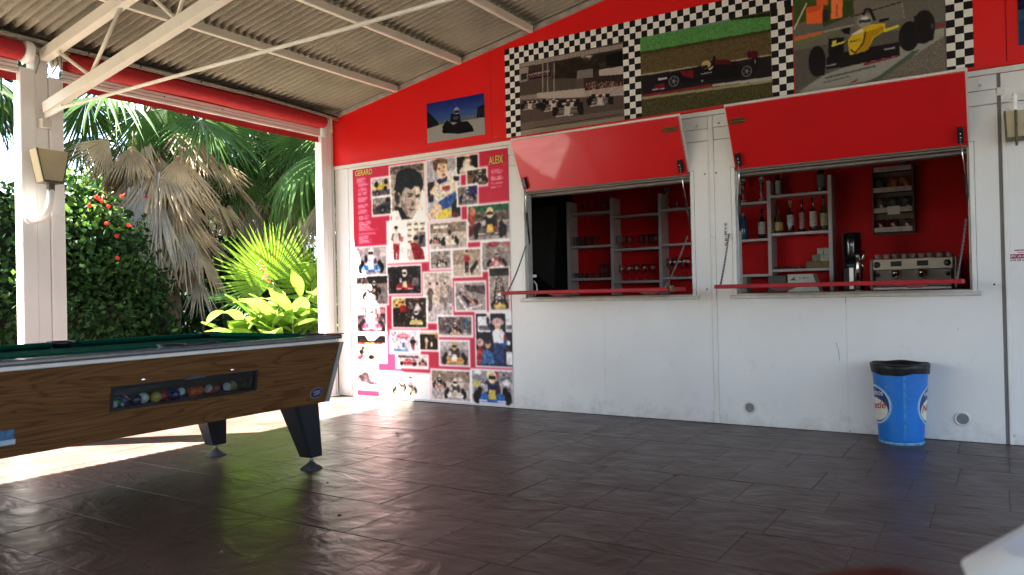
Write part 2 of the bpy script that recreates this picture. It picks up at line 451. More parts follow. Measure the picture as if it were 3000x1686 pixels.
# dry leaves and crumbs on the floor
M_DRY = mat('dry_leaf', (0.12, 0.045, 0.03), 0.8, var=0.4, scale=50)
M_CRUMB = mat('pale_pebble', (0.35, 0.33, 0.3), 0.8)
def floor_leaf(px, py, s, m, name, label, cat):
    c = G(px, py); b = MB(); a0 = random.uniform(0, 6)
    V = [(c[0], c[1], 0.012)]
    n = 9
    for k in range(n):
        t = a0 + 2 * math.pi * k / n; r = s * (0.5 + 0.5 * abs(math.cos(2.5 * t)))
        V.append((c[0] + r * math.cos(t), c[1] + r * 0.7 * math.sin(t), 0.003 + random.uniform(0, 0.012)))
    V += [(p[0], p[1], p[2] - 0.0015) for p in V]
    Fq = [(0, 1 + k, 1 + (k + 1) % n) for k in range(n)] + [(n + 1, n + 2 + (k + 1) % n, n + 2 + k) for k in range(n)]
    b.add(V, Fq); o = build(b, name, m); origin_to(o, (c[0], c[1], 0)); tag(o, label, cat)
floor_leaf(1166, 1273, 0.022, M_DRY, 'dry_leaf', 'small curled brown leaf on the floor in front of the photo poster', 'leaf')
floor_leaf(1205, 1211, 0.013, M_DRY, 'dry_leaf', 'tiny dark leaf scrap on the floor just below the sunlit patch', 'leaf')
floor_leaf(995, 1516, 0.014, M_DRY, 'dry_leaf', 'small dry leaf on the green-tinted floor in front of the near table leg', 'leaf')
floor_leaf(1168, 1590, 0.007, M_CRUMB, 'pebble', 'tiny pale crumb on the floor low in the middle left of the picture', 'pebble')
floor_leaf(649, 1623, 0.009, M_CRUMB, 'pebble', 'small white crumb on the dark floor below the pool table', 'pebble')
floor_leaf(1978, 1399, 0.012, M_DRY, 'dry_leaf', 'small dark leaf on the floor in front of the seam between the hatches', 'leaf')
floor_leaf(960, 1420, 0.009, M_DRY, 'dry_leaf', 'brown leaf crumb on the floor just right of the near table foot', 'leaf')

# ================================================================== BAR KIOSK
def zroof(x): return 2.84 + 0.1745 * (x + 5.69) if x <= 0 else 2.84 + 0.1745 * (5.69 - x)
kiosk = thing('bar_kiosk', 'white panelled bar kiosk with bright red gable and two open serving hatches', 'kiosk', (-1.5, 0.6, 0))
T = 0.05     # panel thickness
def panel(x0, x1, z0, z1, name='wall_panel', m=M_WHITE, y=0.0, t=T, b=0.0018):
    return part(name, m, kiosk, 'box', x0, x1, y, y + t, z0, z1, b)
ZS, ZH, ZT = 0.955, 1.858, 2.105     # sill, opening head, bottom of the top boards
W1 = (-3.45, -1.975); W2 = (-1.64, -0.168)
panel(-5.70, -5.52, 0.004, 2.285); panel(-5.516, -3.605, 0.004, 2.285)
for (l, r, o0, o1, sm_) in ((-3.60, -1.832, W1[0], W1[1], -2.72), (-1.79, -0.012, W2[0], W2[1], -0.905)):
    for (a, e, w_) in ((l, sm_ - 0.0006, o0 - 0.03), (sm_ + 0.0006, r, o1 + 0.03)):
        b = MB(); lo, hi, tp = ZS - 0.0335, ZH + 0.03, ZT - 0.004
        if a == l: P_ = [(a, .004), (e, .004), (e, lo), (w_, lo), (w_, hi), (e, hi), (e, tp), (a, tp)]
        else: P_ = [(a, .004), (e, .004), (e, tp), (a, tp), (a, hi), (w_, hi), (w_, lo), (a, lo)]
        V = [(x, 0.0, z) for x, z in P_] + [(x, T, z) for x, z in P_]
        q = ([(0, 1, 2, 3), (0, 3, 4, 7), (4, 5, 6, 7)] if a == l else [(0, 1, 6, 7), (1, 2, 5, 6), (2, 3, 4, 5)])
        b.add(V, q + [tuple(i + 8 for i in f_[::-1]) for f_ in q] + [((i + 1) % 8, i, i + 8, (i + 1) % 8 + 8) for i in range(8)])
        build(b, 'wall_panel', M_WHITE, kiosk)
    panel(l, r, ZT, ZT + 0.088, 'top_board'); panel(l, r, ZT + 0.091, 2.285, 'top_board', y=-0.004)
panel(0.008, 1.20, 0.004, 2.10); panel(1.204, 3.2, 0.004, 2.10); panel(0.008, 3.2, 2.104, 2.285, 'top_board', y=-0.003)
part('corner_cover', M_TRIM, kiosk, 'box', -0.012, 0.034, -0.006, -0.001, 2.15, 2.2, 0.002)
part('joint_profile', M_TRIM, kiosk, 'box', -1.830, -1.792, -0.007, 0.04, 0.004, 2.286, 0.004)
part('joint_gap', mat('joint_grey', (0.16, 0.16, 0.16), 0.7), kiosk, 'box', -0.0115, 0.0075, 0.004, 0.05, 0.004, 2.285)
part('joint_gap', M_TRIM, kiosk, 'box', -3.606, -3.599, 0.004, 0.05, 0.004, 2.285)
part('door_edge', M_TRIM, kiosk, 'box', 0.009, 0.032, -0.009, -0.0005, 0.004, 2.098, 0.003)
part('cover_plate', M_TRIM, kiosk, 'box', -5.70, 3.2, -0.016, -0.0005, 2.287, 2.322, 0.003)
part('base_gap', M_DARK, kiosk, 'box', -5.70, 3.2, 0.006, 0.05, -0.006, 0.0035)
# red gable sheets
def gable(x0, x1, y=-0.012):
    xs = [x0] + ([0.0] if x0 < 0 < x1 else []) + [x1]
    top = [(x, zroof(x) - 0.004) for x in xs][::-1]
    P = [(x0, 2.325), (x1, 2.325)] + top
    n = len(P); V = [(a, y, b) for a, b in P] + [(a, y + 0.03, b) for a, b in P]
    Fq = [tuple(range(n)), tuple(range(2 * n - 1, n - 1, -1))] + [((i + 1) % n, i, i + n, (i + 1) % n + n) for i in range(n)]
    b = MB(); b.add(V, Fq); return build(b, 'gable_sheet', M_RED, kiosk)
for a, b2 in ((-5.707, -3.763), (-3.760, -1.862), (-1.859, 0.043), (0.047, 1.9), (1.904, 3.2)): gable(a, b2)
b = MB(); b.slab([(-5.6, 0.02, 2.29), (3.15, 0.02, 2.29), (3.15, 0.02, zroof(3.15) - .02), (0, 0.02, zroof(0) - .02)], (0, 0.02, 0)); b.slab([(-5.6, 0.0215, 2.29), (0, 0.0215, 2.29), (0, 0.0215, zroof(0) - .02), (-5.6, 0.0215, zroof(-5.6) - .02)], (0, 0.02, 0)); build(b, 'gable_backing', M_RED, kiosk)
part('gable_edge_trim', M_RED, kiosk, 'box', -5.707, 3.2, -0.019, -0.0125, 2.3265, 2.346, 0.002)
part('gable_edge_trim', M_RED, kiosk, 'box', -5.707, -5.69, -0.0185, -0.0125, 2.347, 2.83, 0.002)
# chipped pale edge lines above the hatches
M_CHIP = mat('chipped_primer', (0.55, 0.40, 0.24), 0.7, var=0.2, scale=30)
for (xa, ya), (xb, yb) in (((2172, 317), (2618, 253)), ((2057, 322), (2073, 321)), ((1980, 344), (1991, 343)), ((1712, 385), (1722, 383))):
    p, q = W(xa, ya, -0.02), W(xb, yb, -0.02)
    part('paint_chip', M_CHIP, kiosk, 'box', p[0], q[0], -0.0215, -0.0195, 2.316, 2.3215)
# verge strip under the roof
b = MB()
xs = np.linspace(-5.70, 0.0, 20)
for i in range(19):
    x0, x1 = xs[i], xs[i + 1]
    b.slab([(x0, -0.04, zroof(x0) - 0.042), (x1, -0.04, zroof(x1) - 0.042), (x1, -0.04, zroof(x1) - 0.002), (x0, -0.04, zroof(x0) - 0.002)], (0, 0.027, 0))
build(b, 'verge_strip', mat('grey_mortar', (0.34, 0.31, 0.26), 0.9, var=0.25, scale=9, bump=0.5, bscale=40), kiosk)
# screws and holes on the panels
M_SCREW = mat('screw_cap_white', (0.6, 0.58, 0.54), 0.4)
for px, py in ((2042, 371), (2105, 362), (2873, 251), (2972, 1276)):
    p = W(px, py); b = MB(); b.lathe([(0.0001, -0.012), (0.008, -0.012), (0.011, -0.005), (0.011, -0.001)], (p[0], 0, p[2]), 10, axis='y'); build(b, 'screw_cap', M_SCREW, kiosk)
for px, py in ((2065, 511), (2098, 507), (2071, 848), (2913, 834), (2177, 690), (2176, 696), (2178, 672), (2024, 679), (2026, 685), (2026, 720), (2027, 729)):
    p = W(px, py); b = MB(); b.lathe([(0.0001, -0.0025), (0.0055, -0.0025), (0.0065, -0.0008)], (p[0], 0, p[2]), 8, axis='y'); build(b, 'rivet', M_BLACK, kiosk)
# scuffs
M_SCUFF = mat('grey_scuff', (0.36, 0.36, 0.37), 0.6)
for pts, w in ((((2450, 1005), (2456, 1025), (2461, 1060)), 0.005), (((2478, 866), (2477, 890)), 0.005), (((2489, 1270), (2490, 1262)), 0.012), (((2130, 1215), (2131, 1222)), 0.004),
               (((1858, 1222), (1859, 1230)), 0.006), (((2806, 962), (2808, 970)), 0.004), (((2811, 1068), (2813, 1070)), 0.004)):
    b = MB(); P = [W(*p) for p in pts]
    for p, q in zip(P[:-1], P[1:]):
        b.hexa([(p[0] - w / 2, -0.0012, p[2]), (p[0] + w / 2, -0.0012, p[2]), (p[0] + w / 2, -0.0002, p[2]), (p[0] - w / 2, -0.0002, p[2]),
                (q[0] - w / 3, -0.0012, q[2]), (q[0] + w / 3, -0.0012, q[2]), (q[0] + w / 3, -0.0002, q[2]), (q[0] - w / 3, -0.0002, q[2])])
    build(b, 'scuff_mark', M_SCUFF, kiosk)

# window frames, sills, lintels
M_FRAME = mat('aluminium_frame_dull', (0.52, 0.50, 0.46), 0.5, metal=0.2, var=0.12, scale=12, dirt=0.5)
M_HEAD = mat('head_grey_brown', (0.20, 0.175, 0.155), 0.6, var=0.1)
def ring(name, m, x0, x1, z0, z1, w, y0, y1):
    b = MB()
    b.box(x0 - w, x0, y0, y1, z0 - w, z1 + w, 0.003); b.box(x1, x1 + w, y0, y1, z0 - w, z1 + w, 0.003)
    b.box(x0 + .0005, x1 - .0005, y0, y1, z0 - w, z0, 0.003)
    fr = build(b, name, m, kiosk)
    part('frame_head', M_HEAD, fr, 'box', x0 + .0005, x1 - .0005, y0 + .008, y1, z1, z1 + w, 0.003)
    return fr
for (o0, o1) in (W1, W2):
    ring('window_frame', M_TRIM, o0, o1, ZS, ZH, 0.027, -0.006, 0.09)
    ring('inner_frame', M_FRAME, o0 + 0.012, o1 - 0.012, ZS + 0.006, ZH - 0.012, 0.011, 0.02, 0.10)
    part('window_sill', M_FRAME, kiosk, 'box', o0 - 0.05, o1 + 0.05, -0.022, -0.0065, ZS - 0.033, ZS - 0.006, 0.003)
    part('lintel', M_HEAD, kiosk, 'box', o0 - 0.05, o1 + 0.05, 0.101, 0.19, ZH - 0.03, ZH + 0.16, 0.004)
# serving hatches (upper flaps lifted on gas struts)
def flap(x0, x1, yt, zt):
    hy, hz = -0.012, 1.866
    n = np.array([0, -(zt - hz), (yt - hy)]); n = n / np.linalg.norm(n)      # towards the viewer / down
    b = MB(); t = np.array([0, -n[1], -n[2]]) * 0.022
    f = build(MB().slab([(x0 + .012, hy, hz), (x1 - .012, hy, hz), (x1 - .012, yt, zt), (x0 + .012, yt, zt)], t), 'hatch_flap', M_REDG, kiosk)
    o = t * 1.05
    up = np.array([0, yt - hy, zt - hz]); up /= np.linalg.norm(up)
    q = [np.array(p) + o for p in ((x0, hy, hz), (x1, hy, hz), (x1, yt, zt), (x0, yt, zt))]
    q[2] = q[2] + up * 0.012; q[3] = q[3] + up * 0.012
    build(MB().slab(q, t * 0.6), 'outer_skin', M_TRIM, f)
    L = np.hypot(yt - hy, zt - hz)
    def on(x, s, h=0.0): return np.array([x, hy, hz]) + up * s + n * h
    for xe, sg in ((x0 + 0.05, 1), (x1 - 0.05, -1)):
        bb = MB(); c = on(xe, 0.075, 0.016); d = up * 0.05; e = np.array([0.016, 0, 0])
        bb.slab([c - d - e - n * .016, c - d + e - n * .016, c + d + e - n * .016, c + d - e - n * .016], n * 0.03)
        br = build(bb, 'strut_bracket', M_BLACK, f)
        a = on(xe, 0.05, 0.03); z = np.array([xe + sg * (-0.035), 0.055, 1.42])
        mid = a + (z - a) * 0.45
        s1 = MB(); s1.tube([a, mid], 0.004, 6); build(s1, 'strut_rod', M_CHROME, f)
        s2 = MB(); s2.tube([mid, z], 0.0085, 8); build(s2, 'strut_body', M_BLACK, f)
        for k in (-0.012, 0.012):
            sc = MB(); cc = on(xe, 0.075 + k, 0.031); sc.sphere(cc, 0.005, 6); build(sc, 'screw', M_CHROME, f)
    return f, on, up, n, L
f1, on1, up1, n1, L1 = flap(-3.455, -1.978, -0.205, 2.268)
f2, on2, up2, n2, L2 = flap(-1.640, -0.158, -0.235, 2.275)
for f, on, n, up, xe, sg in ((f1, on1, n1, up1, -2.06, 1), (f2, on2, n2, up2, -1.555, -1)):
    c = on(xe, 0.36, 0.012); e = np.array([0.04, 0, 0]); d = up * 0.018
    bb = MB(); bb.slab([c - d - e - n * .011, c - d + e - n * .011, c + d + e - n * .011, c + d - e - n * .011], n * 0.018)
    bb.tube([c - e * 1.6 + n * .012, c + e * 1.6 + n * .012], 0.007, 6)
    build(bb, 'bolt_latch', M_BRASS, f)
# fold-down counters
def chain(b, a, z, m=0, link=0.022):
    a = np.array(a, float); z = np.array(z, float); Lc = np.linalg.norm(z - a); k = int(Lc / (link * 0.72))
    d = (z - a) / Lc; s1 = np.cross(d, (0, 1, 0.01)); s1 /= np.linalg.norm(s1); s2 = np.cross(d, s1)
    for i in range(k):
        sag = 0.02 * math.sin(math.pi * (i + .5) / k)
        c = a + (z - a) * (i + .5) / k - np.array([0, 0, sag]); e = s1 if i % 2 else s2
        b.tube([c + d * link * .5 * math.cos(t) + e * link * .26 * math.sin(t) for t in np.linspace(0, 2 * math.pi, 9)], 0.0028, 5, cap=False)
def counter(x0, x1, out, zt, zb):
    f = part('counter_flap', M_REDM, kiosk, 'box', x0, x1, -out, -0.024, zb, zt, 0.004)
    for xe, xw in ((x0 + 0.03, x0 - 0.012), (x1 - 0.03, x1 + 0.012)):
        b = MB(); chain(b, (xe, -out + 0.05, zt), (xw, 0.0, 1.40)); build(b, 'chain', M_ZINC, f)
        b = MB(); b.tube([(xe, -out + .05, zt - .005), (xe, -out + .05, zt + .016)], 0.006, 6); build(b, 'eye_bolt', M_ZINC, f)
    for s in (0.24, 0.80):
        xx = x0 + (x1 - x0) * s
        b = MB(); b.hexa([(xx - .02, -.10, zb - .022), (xx + .05, -.10, zb - .022), (xx + .05, -.024, zb - .022), (xx - .02, -.024, zb - .022),
                          (xx - .03, -.20, zb - .0008), (xx + .11, -.20, zb - .0008), (xx + .11, -.024, zb - .0008), (xx - .03, -.024, zb - .0008)])
        build(b, 'hinge_block', M_REDM, f)
    return f
cf1 = counter(-3.43, -2.02, 0.41, 1.016, 0.987)
cf2 = counter(-1.68, -0.205, 0.41, 1.026, 0.998)
part('barrel_bolt', M_BRASS, cf1, 'box', -2.02, -2.005, -0.38, -0.30, 0.985, 1.03, 0.004)
# vents
M_MESH = mat('vent_mesh_grey', (0.16, 0.17, 0.18), 0.7, var=0.25, scale=120)
for px, py in ((2197, 1195), (2820, 1228)):
    p = W(px, py)
    b = MB(); b.lathe([(0.034, -0.001), (0.034, -0.008), (0.039, -0.011), (0.046, -0.008), (0.048, -0.001)], (p[0], 0, p[2]), 28, axis='y')
    v = build(b, 'vent_ring', M_TRIM, kiosk)
    b = MB(); b.disc((p[0], -0.002, p[2]), 0.034, 'y', 24); build(b, 'vent_mesh', M_MESH, v)
    b = MB()
    for k in range(-5, 6):
        h = math.sqrt(max(0, 0.033 ** 2 - (k * .006) ** 2))
        b.box(p[0] + k * .006 - .001, p[0] + k * .006 + .001, -0.005, -0.003, p[2] - h, p[2] + h)
    build(b, 'vent_bars', mat('vent_bar_grey', (0.4, 0.41, 0.42), 0.6), v)
# corner return and side wall of the kiosk
part('side_wall', M_WHITE, kiosk, 'box', -5.70, -5.65, 0.051, 2.5, 0.004, 2.9)
# bar room interior
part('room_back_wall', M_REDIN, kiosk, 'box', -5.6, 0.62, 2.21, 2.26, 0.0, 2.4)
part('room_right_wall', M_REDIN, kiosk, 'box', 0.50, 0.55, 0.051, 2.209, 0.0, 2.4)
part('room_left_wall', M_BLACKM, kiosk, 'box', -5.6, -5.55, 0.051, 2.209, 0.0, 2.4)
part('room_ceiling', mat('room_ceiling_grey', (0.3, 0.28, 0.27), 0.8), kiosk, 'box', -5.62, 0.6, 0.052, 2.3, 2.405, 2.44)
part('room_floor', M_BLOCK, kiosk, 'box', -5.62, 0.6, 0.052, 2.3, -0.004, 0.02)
part('dark_passage_block', M_BLACKM, kiosk, 'box', -5.54, -4.16, 2.14, 2.209, 0.02, 2.40)  # solid black block standing in for the darkness of an unlit passage
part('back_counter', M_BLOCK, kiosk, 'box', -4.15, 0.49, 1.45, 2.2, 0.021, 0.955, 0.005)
part('roof_slab', M_DARK, kiosk, 'box', -5.72, 3.2, 0.10, 2.6, 2.47, 2.52)
part('hanging_curtain', mat('dim_curtain', (0.05, 0.045, 0.045), 0.9), kiosk, 'hexa', [(-4.62, 2.06, 1.25), (-4.36, 2.06, 1.05), (-4.36, 2.10, 1.05), (-4.62, 2.10, 1.25), (-4.72, 2.06, 1.95), (-4.30, 2.06, 1.99), (-4.30, 2.10, 1.99), (-4.72, 2.10, 1.95)])
part('cable_loop', M_TRIM, kiosk, 'tube', [(-3.43, .1, 1.1), (-3.405, .1, 1.07), (-3.40, .1, 1.03), (-3.41, .1, 0.99), (-3.43, .1, .97)], 0.006, 6)
part('socket', M_TRIM, kiosk, 'box', -3.436, -3.40, 0.08, 0.1, 1.13, 1.155, 0.003)
# corner post by the kiosk
cp = thing('corner_post', 'white steel corner post where the open side meets the poster wall', 'post', (-5.74, -0.09, 0))
part('column', M_POST, cp, 'box', -5.82, -5.712, -0.10, -0.03, 0.0, 2.80, 0.005)
part('guide_rail', M_POST, cp, 'box', -5.80, -5.704, -0.172, -0.105, 0.0, 2.60, 0.004)
part('edge_strip', M_TRIM, cp, 'box', -5.765, -5.708, -0.028, -0.002, 0.0, 2.66, 0.003)
part('base_plate', M_POST, cp, 'box', -5.83, -5.69, -0.19, -0.001, 0.0, 0.015, 0.003)

# ================================================================== CANOPY ROOF
M_SHEET = mat('weathered_corrugated_sheet', (0.275, 0.25, 0.185), 0.85, var=0.16, scale=3.0, bump=0.5, bscale=55, dirt=0.3, dirtcol=(0.13, 0.11, 0.08))
roof = thing('canopy_roof', 'grey brown corrugated sheet roof on cream purlins over the terrace', 'roof', (0, -4, 2.8))
CP = 0.0665; NC = 14
def sheet_mesh(x0, x1, lift):
    n = NC * 8; V = []; Fq = []
    for i in range(n + 1):
        y = -i * CP / 8; dz = 0.0255 * math.cos(2 * math.pi * i / 8)
        for x in (x0, (x0 + x1) / 2, x1):
            V.append((x, y, zroof(x) + 0.027 + dz + lift * ((x - x0) / (x1 - x0))))
    for i in range(n):
        for k in range(2):
            a = i * 3 + k; Fq.append((a, a + 1, a + 4, a + 3))
    nv = len(V); V += [(p[0], p[1], p[2] + 0.006) for p in V]; Fq += [tuple(j + nv for j in q[::-1]) for q in Fq]
    me = bpy.data.meshes.new('corrugated_sheet'); me.from_pydata(V, [], Fq); me.materials.append(M_SHEET)
    me.polygons.foreach_set('use_smooth', [True] * len(Fq)); me.update(); return me
segs = ((-6.05, -5.05, 0.0), (-5.15, -2.5, 0.006), (-2.6, 0.03, 0.006))
sm_ = [sheet_mesh(*s) for s in segs]
segr = ((-3.3, -1.62, 0.0), (-1.72, 0.03, 0.006))
for side, meshes in ((1, sm_), (-1, [sheet_mesh(*q_) for q_ in segr])):
    for me in meshes:
        for j in range(17):  # rows run on unseen behind the camera, lengthened to cut front light
            o = bpy.data.objects.new('corrugated_sheet', me); COL.objects.link(o); o.parent = roof
            o.location = (0, 0.32 - j * CP * (NC - 1) + 4, -2.8 + 0.0015 * (j % 2)); o.scale = (side, 1, 1)
purl = [-4.82, -4.07, -3.315, -2.56, -1.81, -1.06, -0.31]
for x in purl + [-p for p in purl if p > -3.2]:
    z = zroof(x)
    part('purlin', M_STEEL, roof, 'box', x - 0.02, x + 0.02, -14.2, -0.045, z - 0.062, z - 0.002, 0.004)
for x in (-5.72, 3.25):
    part('eave_purlin', M_STEEL, roof, 'box', x - 0.03, x + 0.03, -14.2, -0.175, zroof(x) - 0.085, zroof(x) - 0.004, 0.004)

# truss at the middle post
tr = thing('roof_truss', 'cream painted steel scissor truss with round web bars spanning from the left post', 'truss', (-5.6, -2.82, 2.3))
TY = -2.82
def zt(x): return 2.778 + 0.1745 * (x + 5.69)
def zb(x): return 2.375 + 0.178 * (x + 5.62)
for sg in (1, -1):
    X = lambda x: sg * (x if sg > 0 else max(x, -3.22))
    LE = -5.66 if sg > 0 else -3.22
    part('top_chord', M_STEEL, tr, 'bar', (X(LE), TY, zt(LE) - 0.04), (0, TY, zt(0) - 0.04), 0.06, 0.078)
    part('bottom_chord', M_STEEL, tr, 'bar', (X(LE + .02), TY, zb(LE + .02)), (0, TY, zb(0)), 0.055, 0.074)
    part('tie_rod', M_STEEL, tr, 'tube', [(X(-5.56), TY, 2.345), (X(-2.8), TY, 2.337), (0, TY, 2.35)], 0.0115, 8)
    nodes = [(-5.48, 't', -5.07, 'b'), (-5.07, 'b', -4.70, 't'), (-4.44, 't', -4.12, 'b'), (-4.12, 'b', -3.93, 't'), (-3.5, 't', -3.15, 'b'), (-3.15, 'b', -2.9, 't'),
             (-2.4, 't', -2.1, 'b'), (-2.1, 'b', -1.8, 't'), (-1.3, 't', -1.0, 'b'), (-1.0, 'b', -0.6, 't')]
    for xa, ta, xb, tb in nodes:
        if xa < LE: continue
        za = zt(xa) - 0.07 if ta == 't' else zb(xa) + 0.03; zz = zt(xb) - 0.07 if tb == 't' else zb(xb) + 0.03
        part('web_bar', M_STEEL, tr, 'tube', [(X(xa), TY, za), (X(xb), TY, zz)], 0.0125, 8)
    if sg > 0: part('gusset', M_STEEL, tr, 'hexa', [(X(-5.66), TY - .006, 2.30), (X(-5.42), TY - .006, 2.335), (X(-5.42), TY + .006, 2.335), (X(-5.66), TY + .006, 2.30),
                                         (X(-5.66), TY - .006, 2.36), (X(-5.45), TY - .006, 2.375), (X(-5.45), TY + .006, 2.375), (X(-5.66), TY + .006, 2.36)])

# posts on the open side
post = thing('steel_post', 'wide white steel post with side guide rails carrying the wall lamp', 'post', (-5.74, -2.815, 0))
part('column', M_POST, post, 'box', -5.83, -5.712, -2.862, -2.772, 0.0, 2.80, 0.005)
part('guide_rail', M_POST, post, 'box', -5.80, -5.700, -2.963, -2.865, 0.0, 2.645, 0.005)
part('guide_rail', M_POST, post, 'box', -5.80, -5.700, -2.768, -2.672, 0.0, 2.615, 0.005)
part('seat_block', M_STEEL, post, 'box', -5.711, -5.64, -2.85, -2.785, 2.235, 2.298, 0.004)
part('base_plate', M_POST, post, 'box', -5.85, -5.68, -2.99, -2.65, 0.0, 0.014, 0.003)
part('post_cap', M_STEEL, post, 'box', -5.84, -5.69, -2.90, -2.735, 2.80, 2.83, 0.004)
endw = thing('light_block_wall', 'plain white wall added unseen behind the camera to cut front light', 'wall', (0, -14.3, 0))  # unseen wall added to keep light from the front out
part('wall_panel', M_WHITE, endw, 'box', -5.9, 3.3, -14.35, -14.25, 0.0, 2.78)
# loose wires and torn wrap at the post head
M_WIRE = mat('dusty_wire', (0.28, 0.25, 0.2), 0.8, var=0.3, scale=40)
for k in range(7):
    y0 = -2.90 + 0.035 * k; L0 = random.uniform(0.06, 0.2)
    b = MB(); b.tube([(-5.695, y0, 2.80), (-5.685 + random.uniform(-.01, .01), y0 + random.uniform(-.03, .03), 2.80 - L0 / 2), (-5.69, y0 + random.uniform(-.04, .04), 2.80 - L0)], 0.005, 5)
    build(b, 'loose_wire', M_WIRE, post)
post2 = thing('steel_post', 'white post of the far left bay outside the picture', 'post', (-5.74, -5.7, 0))
for ch in list(post.children):
    if ch.name.split('.')[0] in ('column', 'guide_rail', 'base_plate', 'post_cap'):
        c = ch.copy(); COL.objects.link(c); c.parent = post2
tag(post2, 'white post further along the open side, beyond the left picture edge', 'post')
rp_ = thing('steel_post', 'white post on the far right side of the terrace, beyond the right picture edge', 'post', (3.25, -2.815, 0))
for ch in list(post2.children):
    c = ch.copy(); COL.objects.link(c); c.parent = rp_

# eave rail, rolled blind and valance for each bay
M_RAILW = mat('rail_cream_lacquer', (0.84, 0.80, 0.72), 0.4, var=0.03)
def bay(y0, y1, labels):
    rail = thing('eave_rail', labels[0], 'rail', (-5.74, y1, 2.6))
    for za, zz in ((2.602, 2.628), (2.632, 2.655), (2.659, 2.684)):
        part('rail_profile', M_RAILW, rail, 'box', -5.775, -5.708, y0, y1, za, zz, 0.003)
    part('rail_core', M_DARK, rail, 'box', -5.77, -5.722, y0 + .002, y1 - .002, 2.604, 2.68)
    for yy in (y0 + 0.8, y0 + 1.35):
        part('rail_screw', M_BLACK, rail, 'sphere', (-5.708, yy, 2.657), 0.006, 6)
    bl = thing('roller_blind', labels[1], 'blind', (-5.66, y1, 2.7))
    n = 24; b = MB(); ra = 0.066; zc = 2.742; xc = -5.655
    ys = [y0 + 0.02, y0 + 0.03] + list(np.linspace(y0 + .06, y1 - .03, 16)) + [y1 - .012, y1 + 0.0]
    pts = [(xc, y, zc + 0.004 * math.sin(y * 3)) for y in ys]; rs = [ra * .7, ra * .95] + [ra + 0.0025 * math.sin(5 * y) for y in ys[2:-2]] + [ra * .95, ra * .7]
    b.tube(pts, rs, 20); build(b, 'fabric_roll', M_FABRIC, bl)
    b = MB(); n = 40
    yy = np.linspace(y0, y1, n + 1)
    for i in range(n):
        wob = lambda t: 0.006 * math.sin(t * 9.0) + 0.004 * math.sin(t * 23.0)
        a, c = yy[i], yy[i + 1]
        za, zc2 = 2.553 + 0.008 * math.sin(a * 2.2), 2.553 + 0.008 * math.sin(c * 2.2)
        b.slab([(-5.735 + wob(a), a, za), (-5.735 + wob(c), c, zc2), (-5.742, c, 2.612), (-5.742, a, 2.612)], (-0.0025, 0, 0))
    build(b, 'valance', M_FABRIC, bl)
    b = MB()
    for i in range(n):
        a, c = yy[i], yy[i + 1]
        b.slab([(-5.716, a, 2.683), (-5.716, c, 2.683), (-5.69 + .004 * math.sin(c * 7), c, 2.825), (-5.69 + .004 * math.sin(a * 7), a, 2.825)], (-0.003, 0, 0))
    build(b, 'upper_fabric', M_FABRIC, bl)
    return bl
bay(-2.668, -0.176, ('cream triple-groove eave rail between the post and the kiosk corner', 'rolled red fabric blind under the eave between post and kiosk corner'))
bl2 = bay(-5.56, -2.967, ('cream eave rail left of the lamp post, cut by the picture edge', 'rolled red fabric blind left of the lamp post, cut by the picture edge'))
part('end_bracket', M_POST, bl2, 'lathe', [(0.03, -0.02), (0.078, -0.02), (0.082, 0.0), (0.078, 0.03), (0.03, 0.03)], (-5.655, -2.945, 2.742), 18, axis='y')
# cables along the eave
cb = thing('eave_cable_bundle', 'sagging bundle of pale conduit and black cable clipped along the eave', 'cable', (-5.6, -0.1, 2.8))
def sagpts(x, z, amp, ph, n=46):
    return [(x + 0.006 * math.sin(3 * y + ph), y, z - amp * abs(math.sin((y + 0.1) * 1.25 + ph)) - (0.035 * max(0, 1 + (y + 0.1) / 0.9))) for y in np.linspace(-5.5, -0.06, n)]
part('conduit', mat('dusty_white_conduit', (0.42, 0.38, 0.31), 0.7, var=0.35, scale=18), cb, 'tube', sagpts(-5.60, 2.825, 0.012, 0.2), 0.015, 8)
part('black_cable', M_BLACK, cb, 'tube', sagpts(-5.585, 2.843, 0.008, 1.1), 0.009, 6)
part('thin_cable', M_WIRE, cb, 'tube', sagpts(-5.575, 2.815, 0.022, 0.7), 0.006, 6)
for y in (-3.3, -2.55, -2.15, -1.62, -1.1, -0.72, -0.4):
    part('cable_tie', M_BLACK, cb, 'lathe', [(0.02, -0.004), (0.024, -0.004), (0.024, 0.004), (0.02, 0.004)], (-5.593, y, 2.832 - 0.012), 10, axis='y')

